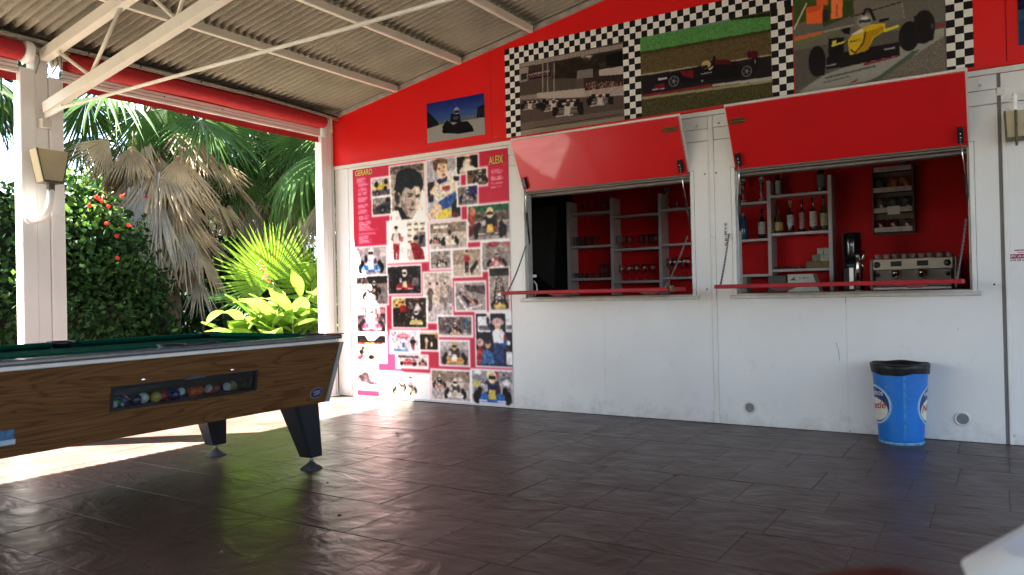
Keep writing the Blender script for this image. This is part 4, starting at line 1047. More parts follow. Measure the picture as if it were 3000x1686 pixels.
for k, px in enumerate((1814, 1827, 1844, 1879, 1894, 1909, 1921)):
    glass('beer_goblet', G_CUP, px, 1, 1, f'round stemmed beer glass, {ORD[k]} from the left on the middle shelf of the second section', 'beer glasses on the middle shelf', 0.06 + 0.03 * (k % 2), 1.05)
for k, px in enumerate((1819, 1842, 1863, 1886, 1909)):
    glass('wine_glass', G_WINE, px, 1, 2, f'wine glass, {ORD[k]} from the left on the lowest shelf of the second section', 'wine glasses on the lowest shelf', 0.09)
for k, px in enumerate((1961, 1975, 1990, 2003, 2015)):
    glass('copa_glass', G_WINE, px, 2, 2, f'large stemmed glass, {ORD[k]} in the row at the right edge of the left hatch', 'stemmed glasses at the right edge of the left hatch', 0.08, 1.15)
for k, px in enumerate((2275, 2290, 2305, 2322, 2338)):
    glass('saucer_glass', [(0.0001, 0.003), (0.02, 0.0), (0.045, 0.03), (0.043, 0.03), (0.018, 0.006), (0.0001, 0.006)], px, 3, 2, f'low glass dish, {ORD[k]} from the left on the lower shelf left of the tea boxes', 'glass dishes on the lower shelf', 0.08, 0.9)
# trophies
M_TROPHY = mat('dull_trophy_metal', (0.25, 0.23, 0.22), 0.3, metal=0.8, var=0.2, scale=40); M_MARBLE = mat('trophy_base_stone', (0.35, 0.33, 0.31), 0.4, var=0.3, scale=50)
def trophy(px, bay, row, label, h=0.30, wreath=True):
    y = SY0 + 0.09; p = W(px, 600, y); z = shelf_top(bay, row)
    t = thing('trophy', label, 'trophy', (p[0], y, z), 'racing trophies on the shelves'); c = (p[0], y, z)
    part('base', M_MARBLE, t, 'box', c[0] - .024, c[0] + .024, y - .02, y + .02, z, z + .03, .003)
    part('stem', M_TROPHY, t, 'lathe', [(0.008, 0.03), (0.006, 0.05), (0.014, 0.07), (0.018, 0.10), (0.012, 0.12), (0.007, 0.14), (0.016, 0.165), (0.018, 0.185), (0.006, 0.20), (0.005, h - .07)], c, 12)
    if wreath:
        part('disc', M_TROPHY, t, 'lathe', [(0.0001, -0.006), (0.022, -0.006), (0.024, -0.008), (0.030, -0.008), (0.031, 0.004), (0.0001, 0.004)], (c[0], y, z + h - .045), 20, axis='y')
    return t
trophy(2178, 2, 0, 'left of two slim disc trophies on the top shelf of the right hatch', 0.27)
trophy(2232, 2, 0, 'right of two slim disc trophies on the top shelf of the right hatch', 0.27)
t_ = trophy(1955, 2, 0, 'ring-topped trophy on the top shelf at the right of the left hatch', 0.25)
y = SY0 + .09; p = W(1983, 600, y)
t_ = thing('trophy', 'low trophy with a flat pale base next to the ring-topped one', 'trophy', (p[0], y, shelf_top(2, 0)), 'racing trophies on the shelves')
part('base', M_MARBLE, t_, 'box', p[0] - .033, p[0] + .033, y - .02, y + .02, shelf_top(2, 0), shelf_top(2, 0) + .018, .003)
part('figure', M_TROPHY, t_, 'lathe', [(0.012, 0.018), (0.006, 0.03), (0.012, 0.05), (0.008, 0.07), (0.0005, 0.09)], (p[0], y, shelf_top(2, 0)), 10)
# bottles
def bottle(px, bay, row, h, r, col, labcol, label, neck=0.32, capcol=(0.05, 0.05, 0.05), labz=(0.18, 0.5), dy=0.09, glassy=False, sq=False):
    y = SY0 + dy; p = W(px, 650, y); z = shelf_top(bay, row)
    t = thing('bottle', label, 'bottle', (p[0], y, z), 'bottles on the shelves of the right hatch')
    m = mat('bottle_glass_%d_%d' % (px, row), col, 0.08, var=0.1, coat=0.4) if not glassy else thin_glass('bottle_clear_%d' % px, col, 0.15)
    sh_ = h * (1 - neck)
    part('glass_body', m, t, 'lathe', [(0.0001, 0.002), (r * .9, 0.0), (r, 0.008), (r, sh_ - .03), (r * .8, sh_ - .008), (r * .35, sh_ + .025), (r * .33, h - .03), (r * .4, h - .028), (r * .4, h - .02)], (p[0], y, z), 16)
    part('cap', mat('cap_%d_%d' % (px, row), capcol, 0.35), t, 'lathe', [(r * .42, h - .035), (r * .42, h), (0.0001, h)], (p[0], y, z), 12)
    if labcol: part('label', mat('label_%d_%d' % (px, row), labcol, 0.5, var=0.3, scale=60), t, 'lathe', [(r + .0008, h * labz[0]), (r + .0008, h * labz[1])], (p[0], y, z), 16)
    return t
bottle(2232, 2, 1, 0.30, 0.036, (0.012, 0.014, 0.012), (0.45, 0.44, 0.42), 'dark bottle with a white label left of the shelf upright', 0.36, labz=(.16, .55))
bottle(2178, 2, 1, 0.27, 0.045, (0.03, 0.09, 0.20), None, 'blue glass bottle at the left edge of the right hatch', 0.25, capcol=(0.3, 0.3, 0.32))
bottle(2281, 3, 1, 0.27, 0.040, (0.06, 0.04, 0.01), (0.42, 0.33, 0.12), 'stout brown bottle with a yellow label, first on the liquor shelf', 0.38, labz=(.1, .4))
bottle(2316, 3, 1, 0.31, 0.034, (0.45, 0.45, 0.46), (0.40, 0.42, 0.46), 'clear bottle with a silvery label, second on the liquor shelf', 0.34, (0.5, 0.5, 0.5), (.22, .55), glassy=True)
bottle(2350, 3, 1, 0.31, 0.028, (0.5, 0.3, 0.3), (0.36, 0.16, 0.18), 'slim clear bottle with a reddish label, third on the liquor shelf', 0.34, (0.1, 0.02, 0.02), (.12, .6), glassy=True)
bottle(2383, 3, 1, 0.32, 0.033, (0.5, 0.45, 0.42), (0.5, 0.46, 0.42), 'clear bottle with a cream oval label, fourth on the liquor shelf', 0.34, (0.08, 0.02, 0.02), (.15, .6), glassy=True)
bottle(2414, 3, 1, 0.33, 0.034, (0.05, 0.05, 0.02), (0.34, 0.30, 0.16), 'green brown bottle with a tan label by the right shelf upright', 0.36, labz=(.15, .5))
bottle(2282, 3, 0, 0.27, 0.030, (0.012, 0.014, 0.016), (0.36, 0.36, 0.38), 'dark bottle with a pale strip label alone on the top shelf', 0.36, labz=(.05, .55))
bottle(2408, 3, 0, 0.33, 0.038, (0.02, 0.02, 0.02), (0.12, 0.12, 0.12), 'tall dark bottle with a round emblem at the right end of the top shelf', 0.38, labz=(.1, .5))
# boxes on the lower shelf
def crate(name, x0, x1, y0, y1, z0, z1, m, label, cat, group=None):
    o = part(name, m, None, 'box', x0, x1, y0, y1, z0, z1, 0.003); origin_to(o, ((x0 + x1) / 2, (y0 + y1) / 2, z0)); tag(o, label, cat, group); return o
zz = shelf_top(3, 2)
crate('wooden_box', -1.575, -1.37, 2.02, 2.18, zz, zz + 0.062, mat('tan_box_wood', (0.20, 0.13, 0.05), 0.6, var=0.2, scale=30), 'flat tan wooden box on the lower shelf at the right upright', 'box')
M_TEA = mat('tea_box_card', (0.42, 0.42, 0.33), 0.6, var=0.25, scale=60)
crate('tea_box', -1.522, -1.452, 2.03, 2.10, zz + .0625, zz + .125, mat('tea_box_green', (0.18, 0.22, 0.14), 0.6, var=0.4, scale=60), 'green tea box at the left on the tan wooden box', 'box', 'tea boxes')
crate('tea_box', -1.448, -1.372, 2.03, 2.10, zz + .0625, zz + .125, M_TEA, 'pale tea box at the right on the tan wooden box', 'box', 'tea boxes')
crate('tea_box', -1.475, -1.42, 2.03, 2.09, zz + .1255, zz + .185, M_TEA, 'left one of the two pale tea boxes on top of the pile', 'box', 'tea boxes')
crate('tea_box', -1.416, -1.37, 2.03, 2.09, zz + .1255, zz + .185, M_TEA, 'right one of the two pale tea boxes on top of the pile', 'box', 'tea boxes')
# card boxes and machines on the counter
ctz = 0.9555
p0 = W(2308, 820, 1.62); p1 = W(2400, 820, 1.62)
b = MB(); zt_ = W(2340, 804, 1.62)[2]
prof = [(p0[0], ctz), (p1[0], ctz), (p1[0] - .01, ctz + .03), (p1[0] - .055, zt_), (p0[0], zt_)]
V = [(a, 1.62, z) for a, z in prof] + [(a, 1.80, z) for a, z in prof]
b.add(V, [(0, 1, 2, 3, 4), (9, 8, 7, 6, 5)] + [((i + 1) % 5, i, i + 5, (i + 1) % 5 + 5) for i in range(5)])
o = build(b, 'napkin_dispenser', mat('ivory_plastic', (0.55, 0.55, 0.48), 0.4)); origin_to(o, ((p0[0] + p1[0]) / 2, 1.7, ctz)); tag(o, 'ivory dispenser with a slanted end and green lettering on the counter', 'dispenser')
gm = mat('dispenser_print_green', (0.06, 0.09, 0.05), 0.5)
dx = p1[0] - p0[0]
squiggle('print_marks', p0[0] + dx * .38, p0[0] + dx * .68, zt_ - .042, zt_ - .024, 1.6185, gm, o)
b = MB(); b.add([(p0[0] + dx * .06, 1.6185, zt_ - .055), (p0[0] + dx * .30, 1.6185, zt_ - .055), (p0[0] + dx * .22, 1.6185, zt_ - .042), (p0[0] + dx * .23, 1.6185, zt_ - .018), (p0[0] + dx * .13, 1.6185, zt_ - .042)], [(0, 1, 2, 3, 4)]); build(b, 'emblem', gm, o)
pa, pb = W(2250, 820, 1.66), W(2304, 820, 1.66)
crate('cash_box', pa[0], pb[0], 1.66, 1.86, ctz, W(2280, 808, 1.66)[2], M_BLACK, 'black cash box left of the ivory dispenser', 'box')
pa, pb = W(2161, 820, 1.70), W(2188, 820, 1.70)
crate('card_carton', pa[0], pb[0], 1.70, 1.85, ctz, W(2175, 812, 1.70)[2], mat('grey_green_carton', (0.2, 0.22, 0.18), 0.6, var=0.3, scale=40), 'grey carton at the left end of the right counter', 'box')
# coffee grinder and beer tap
gy = 1.75; gp = W(2497, 740, gy); gx = gp[0]
gr = thing('coffee_grinder', 'black coffee grinder with a tall round hopper on the counter', 'grinder', (gx, gy, ctz))
zz0 = W(2497, 765, gy)[2]; zz1 = W(2497, 683, gy)[2]
part('hopper', mat('hopper_black_gloss', (0.012, 0.014, 0.018), 0.12, coat=0.6), gr, 'lathe', [(0.0001, zz0), (0.068, zz0), (0.076, zz0 + .03), (0.080, zz1 - .01), (0.076, zz1), (0.0001, zz1)], (gx, gy, 0), 24)
part('neck', M_BLACK, gr, 'lathe', [(0.075, zz0 - .055), (0.078, zz0 - .03), (0.06, zz0 - .0005)], (gx, gy, 0), 20)
part('body', M_BLACK, gr, 'box', gx - .07, gx + .07, gy - .07, gy + .09, ctz, zz0 - .056, .01)
part('dose_plate', M_CHROME, gr, 'box', gx - .02, gx + .02, gy - .078, gy - .0705, ctz + .01, zz0 - .06, .004)
ty = 1.66; tp = W(2514, 790, ty); tx = tp[0]
tap = thing('beer_tap', 'chrome beer tap column with a red stripe in front of the grinder', 'tap', (tx, ty, ctz))
zt2 = W(2514, 745, ty)[2]
part('column', M_CHROME, tap, 'lathe', [(0.03, 0.0), (0.03, 0.006), (0.02, 0.01), (0.02, zt2 - ctz - .03), (0.024, zt2 - ctz - .02), (0.02, zt2 - ctz), (0.0001, zt2 - ctz + .006)], (tx, ty, ctz), 16)
part('red_stripe', mat('tap_red', (0.4, 0.01, 0.03), 0.3), tap, 'box', tx - .007, tx + .007, ty - .0225, ty - .0195, ctz + .02, ctz + .09)
part('handle', M_CHROME, tap, 'tube', [(tx + .02, ty - .01, zt2 - .06), (tx + .045, ty - .02, zt2 - .04), (tx + .055, ty - .02, zt2 + .03)], [0.008, 0.011, 0.014], 10)
part('spout', M_CHROME, tap, 'tube', [(tx + .02, ty - .02, zt2 - .08), (tx + .045, ty - .04, zt2 - .085), (tx + .047, ty - .045, zt2 - .14)], 0.009, 10)
# espresso machine
ey_ = 1.62
xa = W(2557, 780, ey_)[0]; xb = W(2793, 780, ey_)[0]; zt3 = W(2670, 757, ey_)[2]; zm = W(2670, 790, ey_)[2]
M_CM = mat('champagne_steel', (0.42, 0.35, 0.26), 0.35, metal=0.35, var=0.1, scale=8); M_CMD = mat('machine_dark_steel', (0.16, 0.13, 0.10), 0.4, metal=0.3)
cm = thing('espresso_machine', 'two-group champagne coloured espresso machine on the right counter', 'coffee machine', ((xa + xb) / 2, 1.85, ctz))
part('front_panel', M_CM, cm, 'box', xa, xb, ey_, ey_ + .05, zm, zt3, .006)
part('body', M_CMD, cm, 'box', xa + .01, xb - .01, ey_ + .051, 2.15, ctz + .03, zt3 - .004, .01)
part('back_splash', M_CMD, cm, 'box', xa + .02, xb - .02, ey_ + .03, ey_ + .05, ctz + .03, zm - .001)
part('side_cheek', M_CM, cm, 'box', xb + .001, xb + .028, ey_ + .03, 2.15, ctz, zt3 + .005, .012)
part('side_cheek', M_CM, cm, 'box', xa - .028, xa - .001, ey_ + .03, 2.15, ctz, zt3 + .005, .012)
part('drip_tray', M_CHROME, cm, 'box', xa + .01, xb - .01, ey_ - .1, ey_ + .029, ctz, ctz + .025, .004)
wcm = xb - xa
for s in (0.30, 0.63):
    xx = xa + wcm * s
    part('key_pad', M_BLOCK, cm, 'box', xx - .042, xx + .042, ey_ - .004, ey_ - .0005, zm + .03, zt3 - .022, .004)
    g = part('group_head', M_CHROME, cm, 'lathe', [(0.0001, zm - .002), (0.034, zm - .002), (0.036, zm - .035), (0.030, zm - .045), (0.0001, zm - .045)], (xx, ey_ - .03, 0), 18)
    part('portafilter', M_BLACK, g, 'tube', [(xx, ey_ - .06, zm - .035), (xx, ey_ - .17, zm - .05)], [0.012, 0.016], 10)
    part('spout', M_CHROME, g, 'tube', [(xx, ey_ - .03, zm - .046), (xx, ey_ - .03, zm - .075)], 0.012, 10)
for s in (0.055, 0.93):
    part('gauge', M_BLACK, cm, 'lathe', [(0.0001, -0.008), (0.022, -0.008), (0.027, -0.004), (0.027, -0.0003)], (xa + wcm * s, ey_, (zm + zt3) / 2), 20, axis='y')
    part('steam_knob', M_BLACK, cm, 'lathe', [(0.0001, -0.03), (0.016, -0.03), (0.018, -0.0005)], (xa + wcm * s, ey_ + .03, zm - .04), 14, axis='y')
M_CUP = mat('stoneware_cup', (0.28, 0.25, 0.22), 0.35, var=0.2, scale=30)
cb_ = MB(); cb_.lathe([(0.0001, 0.002), (0.02, 0.0), (0.022, 0.004), (0.030, 0.045), (0.028, 0.045), (0.02, 0.008), (0.0001, 0.008)], (0, 0, 0), 16)
cb_.tube([(0.029, 0, .036), (0.042, 0, .034), (0.042, 0, .018), (0.026, 0, .014)], 0.0035, 6)
cup0 = build(cb_, 'coffee_cup', M_CUP)
for k in range(9):
    o = cup0 if k == 0 else cup0.copy()
    if k: COL.objects.link(o)
    o.location = (xa + 0.035 + k * (wcm - .07) / 8.0, ey_ + 0.09, zt3 - .0035); o.rotation_euler = (0, 0, random.uniform(0.5, 2.6))
    tag(o, f'coffee cup, {ORD[k]} from the left in the row on the espresso machine', 'cup', 'cups on the espresso machine')
# snack rack on the back wall
M_RACK = mat('snack_rack_lip', (0.52, 0.43, 0.36), 0.5, var=0.25, scale=25); RY = 2.10
rk = thing('snack_rack', 'dark four-tier snack rack with pale lips hung on the red back wall', 'rack', (-0.83, RY, 1.44))
rx0, rx1 = W(2560, 600, RY)[0], W(2672, 600, RY)[0]
tiers = [(507, 491), (567, 551), (626, 609), (683, 667)]
zr = [W(2560, a, RY)[2] for a, _ in tiers]
M_RW = mat('rack_brown_wood', (0.15, 0.09, 0.06), 0.6, var=0.2, scale=20)
part('back_board', M_RW, rk, 'box', rx0 - .01, rx1 + .02, 2.19, 2.208, zr[3] - .02, zr[0] + .05, .003)
for z in zr:
    part('tier_lip', M_RACK, rk, 'box', rx0, rx1, RY - .004, RY, z, z + .045, .002)
    part('tier_shelf', M_BLOCK, rk, 'box', rx0, rx1, RY + .0005, 2.189, z, z + .008)
for x in (rx0 - .008, rx1 + .012): part('rack_side', M_RW, rk, 'box', x - .004, x + .004, RY, 2.189, zr[3] - .01, zr[0] + .05, .001)
part('price_card', mat('white_card', (0.6, 0.58, 0.56), 0.6), rk, 'box', W(2600, 600, RY)[0], W(2636, 600, RY)[0], RY - .010, RY - .0045, W(2600, 630, RY)[2], W(2600, 606, RY)[2])
def packet(x, z, w, h, col, label, tilt=0.0):
    n = 8; V = []; Fq = []
    for s in (-1, 1):
        for i in range(n + 1):
            for j in range(n + 1):
                u, v = i / n * 2 - 1, j / n * 2 - 1
                d = 0.022 * (1 - u ** 4) * (1 - v ** 4) * (1 + .25 * math.sin(5 * u + 3 * v))
                V.append((u * w / 2, s * d, (v + 1) * h / 2))
    m1 = (n + 1) ** 2
    for i in range(n):
        for j in range(n):
            a = i * (n + 1) + j; q = (a, a + n + 1, a + n + 2, a + 1); Fq.append(q); Fq.append(tuple(k + m1 for k in q[::-1]))
    o = mesh_obj('snack_packet', V, Fq, mat('packet_' + label.split()[0] + str(int(x * 100)), col, 0.22, metal=0.2, var=0.55, scale=35), None, None, [True] * len(Fq))
    o.location = (x, RY + .035, z); o.rotation_euler = (-0.12, tilt, 0); tag(o, label, 'snack packet', 'snack packets in the rack')
w3 = (rx1 - rx0) / 3
for t_i, row in enumerate((None, ((0.06, 0.065, 0.06), (0.24, 0.08, 0.02), (0.26, 0.10, 0.03)), ((0.14, 0.10, 0.08), (0.10, 0.12, 0.08), (0.10, 0.09, 0.08)), ((0.10, 0.02, 0.02), (0.09, 0.03, 0.03), (0.16, 0.08, 0.06)))):
    if row is None: continue
    for k, c in enumerate(row):
        nm = (('black and silver snack packet at the left of the second rack tier', 'orange snack packet in the middle of the second rack tier', 'tan orange snack packet at the right of the second rack tier'),
              ('grey brown snack packet at the left of the third rack tier', 'olive snack packet behind the white price card', 'dull grey snack packet at the right of the third rack tier'),
              ('deep red snack packet at the left of the lowest rack tier', 'wine red snack packet in the middle of the lowest rack tier', 'rusty snack packet at the right of the lowest rack tier'))[t_i - 1][k]
        packet(rx0 + w3 * (k + .5), zr[t_i] + .009, w3 * .92, 0.135 if t_i < 3 else 0.11, c, nm, random.uniform(-.08, .08))
packet(rx0 + w3 * 2.2, zr[0] + .009, 0.085, 0.12, (0.16, 0.10, 0.09), 'single tilted snack packet standing on the top rack tier', 0.35)

# ================================================================== FURNITURE CLOSE TO THE CAMERA
def rrect(w, d, r, n=8):
    P = []
    for (sx_, sy_, a0) in ((1, 1, 0), (-1, 1, 90), (-1, -1, 180), (1, -1, 270)):
        for k in range(n + 1):
            a = math.radians(a0 + 90 * k / n); P.append((sx_ * (w / 2 - r) + r * math.cos(a), sy_ * (d / 2 - r) + r * math.sin(a)))
    return P
M_PLAST = mat('white_garden_plastic', (0.84, 0.87, 0.88), 0.3, var=0.04, scale=8)
tb = thing('plastic_table', 'white plastic garden table with a rounded rim, cut by the lower right corner', 'table', (0, 0, 0))
P0, P1, P2, P3 = rrect(.9, .9, .06), rrect(.83, .83, .04), rrect(.9, .9, .06), rrect(.88, .88, .05)
n = len(P0); V = [(a, c, 0.0) for a, c in P1] + [(a, c, -0.022) for a, c in P0] + [(a, c, -0.05) for a, c in P3]
b = MB(); b.add(V, [tuple(range(n))] + [(i, i + n, (i + 1) % n + n, (i + 1) % n) for i in range(n)] + [(i + n, i + 2 * n, (i + 1) % n + 2 * n, (i + 1) % n + n) for i in range(n)] + [tuple(range(3 * n - 1, 2 * n - 1, -1))])
TBZ = 0.705
for i in range(len(b.v)): p = b.v[i]; b.v[i] = (p[0], p[1], p[2] + TBZ)
top_o = build(b, 'table_top', M_PLAST, tb, local=True)
for s in (-1, 1):
    for u in (-1, 1):
        b = MB(); b.bar((s * .36, u * .36, 0.0), (s * .33, u * .33, TBZ - .05), 0.05, 0.05, up=(0, 1, 0)); build(b, 'leg', M_PLAST, tb, local=True)
ca = math.radians(-19.0); cor = G(2792, 1660, TBZ - 0.02)
loc = Vector((cor[0], cor[1], 0)) + Matrix.Rotation(ca, 3, 'Z') @ Vector((0.445, 0.435, 0))
tb.location = (loc.x, loc.y, 0); tb.rotation_euler = (0, 0, ca)
# dark red chair whose curved back just enters the frame
M_RCH = mat('dark_red_lacquer', (0.075, 0.012, 0.010), 0.45, var=0.25, scale=14)
ch = thing('bistro_chair', 'dark red chair whose rounded back edge peeks in at the bottom right', 'chair', (0, 0, 0))
b = MB(); V = []; Fq = []
for s in (0, 1):
    for k in range(13):
        a = k / 12 * 2 - 1; x = a * 0.15; y = 0.03 * (1 - a * a) + s * 0.022
        top = 0.80 - 0.05 * abs(a) ** 1.6; V += [(x, y, 0.60), (x, y, top)]
for s in (0, 1):
    o_ = s * 26
    for k in range(12):
        q = (o_ + 2 * k, o_ + 2 * k + 2, o_ + 2 * k + 3, o_ + 2 * k + 1); Fq.append(q if s == 0 else q[::-1])
for k in range(12):
    Fq.append((2 * k + 1, 2 * k + 3, 26 + 2 * k + 3, 26 + 2 * k + 1)); Fq.append((2 * k, 26 + 2 * k, 26 + 2 * k + 2, 2 * k + 2))
Fq += [(0, 1, 27, 26), (24, 50, 51, 25)]
b.add(V, Fq); build(b, 'backrest', M_RCH, ch, local=True)
b = MB(); P = rrect(.4, .4, .08); nn = len(P); b.add([(a, c - .2, .45) for a, c in P] + [(a, c - .2, .42) for a, c in P], [tuple(range(nn)), tuple(range(2 * nn - 1, nn - 1, -1))] + [((i + 1) % nn, i, i + nn, (i + 1) % nn + nn) for i in range(nn)]); build(b, 'seat', M_RCH, ch, local=True)
for sx_ in (-1, 1):
    b = MB(); b.tube([(sx_ * .17, -.36, 0), (sx_ * .16, -.34, .42)], 0.014, 8); build(b, 'leg', M_BLACK, ch, local=True)
    b = MB(); b.tube([(sx_ * .18, .02, 0), (sx_ * .16, -.02, .44), (sx_ * .155, .015, .62)], 0.014, 8); build(b, 'leg', M_BLACK, ch, local=True)
rp0 = G(2740, 1682, 0.80)
ch.location = (rp0[0] - 0.015, rp0[1] - 0.05, 0); ch.rotation_euler = (0, 0, math.radians(8))

# ================================================================== PRINTS (flat printed colour held per vertex)
class Canvas:
    def __init__(s, x0, x1, z0, z1, w, h, col):
        s.x0, s.x1, s.z0, s.z1, s.w, s.h = x0, x1, z0, z1, w, h
        s.a = np.zeros((h, w, 3)); s.a[:] = np.array(col) / 255.0
        s.jj, s.ii = np.meshgrid(np.arange(w), np.arange(h)); s.crop = None
    def px(s, x, y):            # photo crop coordinates -> canvas pixel
        ox, oy, k = s.crop; p = W(ox + x / k, oy + y / k)
        return (p[0] - s.x0) / (s.x1 - s.x0) * (s.w - 1), (s.z1 - p[2]) / (s.z1 - s.z0) * (s.h - 1)
    def blend(s, m, col, al=1.0):
        m = np.clip(m, 0, 1) * al; s.a = s.a * (1 - m[..., None]) + m[..., None] * np.array(col) / 255.0
    def poly_raw(s, pts, col, al=1.0):
        m = np.zeros((s.h, s.w), bool); n = len(pts)
        for k in range(n):
            xa, ya = pts[k]; xb, yb = pts[(k + 1) % n]
            if abs(yb - ya) < 1e-9: continue
            c = ((ya > s.ii) != (yb > s.ii)) & (s.jj < (xb - xa) * (s.ii - ya) / (yb - ya) + xa)
            m ^= c
        s.blend(m.astype(float), col, al); return m
    def poly(s, pts, col, al=1.0): return s.poly_raw([s.px(*p) for p in pts], col, al)
    def ell_raw(s, cx, cy, rx, ry, col, al=1.0, soft=1.0):
        d = np.sqrt(((s.jj - cx) / max(rx, .3)) ** 2 + ((s.ii - cy) / max(ry, .3)) ** 2); s.blend((1 - d) * min(rx, ry) / soft + .5, col, al)
    def ell(s, x, y, rx, ry, col, al=1.0, soft=1.0):
        a = s.px(x - rx, y); b = s.px(x + rx, y); c = s.px(x, y - ry); d = s.px(x, y + ry)
        s.ell_raw((a[0] + b[0]) / 2, (c[1] + d[1]) / 2, abs(b[0] - a[0]) / 2, abs(d[1] - c[1]) / 2, col, al, soft)
    def line(s, p, q, w, col, al=1.0):
        a = np.array(s.px(*p)); b = np.array(s.px(*q)); d = b - a; L = max(np.hypot(*d), 1e-6); nrm = np.array([-d[1], d[0]]) / L
        ww = w / s.crop[2] * 0.5 * (s.h - 1) / (s.z1 - s.z0) * 0.0027
        s.poly_raw([tuple(a + nrm * ww), tuple(b + nrm * ww), tuple(b - nrm * ww), tuple(a - nrm * ww)], col, al)
    def rect_raw(s, xa, ya, xb, yb, col, al=1.0, soft=0.0):
        if soft <= 0: m = ((s.jj >= xa) & (s.jj <= xb) & (s.ii >= ya) & (s.ii <= yb)).astype(float)
        else: m = np.clip((np.minimum(np.minimum(s.jj - xa, xb - s.jj), np.minimum(s.ii - ya, yb - s.ii)) + soft) / soft, 0, 1)
        s.blend(m, col, al)
    def grain(s, amp, k=1, mask=None):
        n = rng.normal(0, amp, (s.h // k + 2, s.w // k + 2, 1)); n = np.repeat(np.repeat(n, k, 0), k, 1)[:s.h, :s.w]
        if mask is not None: n = n * mask[..., None]
        s.a = np.clip(s.a + n, 0, 1)
    def blur(s, k=1):
        for _ in range(k):
            p = np.pad(s.a, ((1, 1), (1, 1), (0, 0)), 'edge'); s.a = (p[1:-1, 1:-1] * 4 + p[:-2, 1:-1] + p[2:, 1:-1] + p[1:-1, :-2] + p[1:-1, 2:]) / 8
    def to_mesh(s, name, m, y, parent=None, bow=0.0):
        w, h = s.w, s.h
        X, Z = np.meshgrid(np.linspace(s.x0, s.x1, w), np.linspace(s.z1, s.z0, h))
        Yv = np.full_like(X, y) - bow * (0.5 + 0.5 * np.sin(X * 7.0 + Z * 3.0))
        off = wloc(parent) if parent is not None else Vector((0, 0, 0))
        co = np.stack([X - off.x, Yv - off.y, Z - off.z], -1).reshape(-1, 3).astype(np.float32)
        idx = np.arange(w * h).reshape(h, w)
        q = np.stack([idx[:-1, :-1], idx[1:, :-1], idx[1:, 1:], idx[:-1, 1:]], -1).reshape(-1, 4).astype(np.int32)
        # thin backing with edges
        bk = [(s.x0 - off.x, y + .0025 - off.y, s.z1 - off.z), (s.x1 - off.x, y + .0025 - off.y, s.z1 - off.z), (s.x1 - off.x, y + .0025 - off.y, s.z0 - off.z), (s.x0 - off.x, y + .0025 - off.y, s.z0 - off.z)]
        nv = w * h; co = np.vstack([co, np.array(bk, np.float32)])
        me = bpy.data.meshes.new(name); me.vertices.add(nv + 4); me.vertices.foreach_set('co', co.ravel())
        nq = len(q); ql = np.vstack([q, np.array([[nv, nv + 1, nv + 2, nv + 3]], np.int32)])
        me.loops.add(4 * (nq + 1)); me.loops.foreach_set('vertex_index', ql.ravel())
        me.polygons.add(nq + 1); me.polygons.foreach_set('loop_start', np.arange(0, 4 * (nq + 1), 4, dtype=np.int32)); me.polygons.foreach_set('loop_total', np.full(nq + 1, 4, np.int32))
        me.update(); me.validate()
        c = np.clip(s.a, 0, 1).reshape(-1, 3); l = np.where(c <= 0.04045, c / 12.92, ((c + 0.055) / 1.055) ** 2.4)
        rgba = np.ones((nv + 4, 4), np.float32); rgba[:nv, :3] = np.clip(l ** 1.15 * 1.15, 0, .9); rgba[nv:, :3] = 0.6
        at = me.attributes.new('print', 'FLOAT_COLOR', 'POINT'); at.data.foreach_set('color', rgba.ravel())
        me.materials.append(m)
        o = bpy.data.objects.new(name, me); COL.objects.link(o)
        if parent is not None: o.parent = parent
        return o
PRINT = print_mat('printed_vinyl', 0.32); PRINT2 = print_mat('printed_poster_paper', 0.38)

# ---- racing banner: checkered border and three photographs
banner = thing('racing_banner', 'long racing banner with checkered border and three car photographs above the hatches', 'banner', (-1.9, -0.014, 2.34))
SQ = 0.0489; YB_ = -0.0165
M_CB = mat('banner_black', (0.010, 0.009, 0.009), 0.5, spec=0.15); M_CW = mat('banner_white', (0.78, 0.75, 0.70), 0.5, var=0.06, scale=12, spec=0.15)
def checker(x0, nx, z1, nz, ph, name='checker_border', zmin=None):
    b = MB()
    for i in range(nx):
        for j in range(nz):
            xa, xb, zb2, za = x0 + i * SQ, x0 + (i + 1) * SQ, z1 - j * SQ, z1 - (j + 1) * SQ
            if zmin is not None: za = max(za, zmin)
            if zb2 - za < .002: continue
            b.add([(xa, YB_, za), (xb, YB_, za), (xb, YB_, zb2), (xa, YB_, zb2)], [(0, 1, 2, 3)], (i + j + ph) % 2)
    b.add([(x0, YB_ + .003, z1 - nz * SQ if zmin is None else zmin), (x0 + nx * SQ, YB_ + .003, z1 - nz * SQ if zmin is None else zmin), (x0 + nx * SQ, YB_ + .003, z1), (x0, YB_ + .003, z1)], [(3, 2, 1, 0)], 0)
    return mesh_obj(name, b.v, b.f, [M_CB, M_CW], banner, b.m)
ZB0, ZP1 = 2.3475, 2.967
checker(-3.606, 51, ZP1 + 3 * SQ, 3, 0)                                   # top band, left to photo 3
for x0, ph in ((-3.606, 0), (-2.4935, 1), (-1.3525, 1)): checker(x0, 3, ZP1, 13, ph + 1, zmin=ZB0)
checker(-0.2735, 3, 3.30, 20, 1, zmin=ZB0)
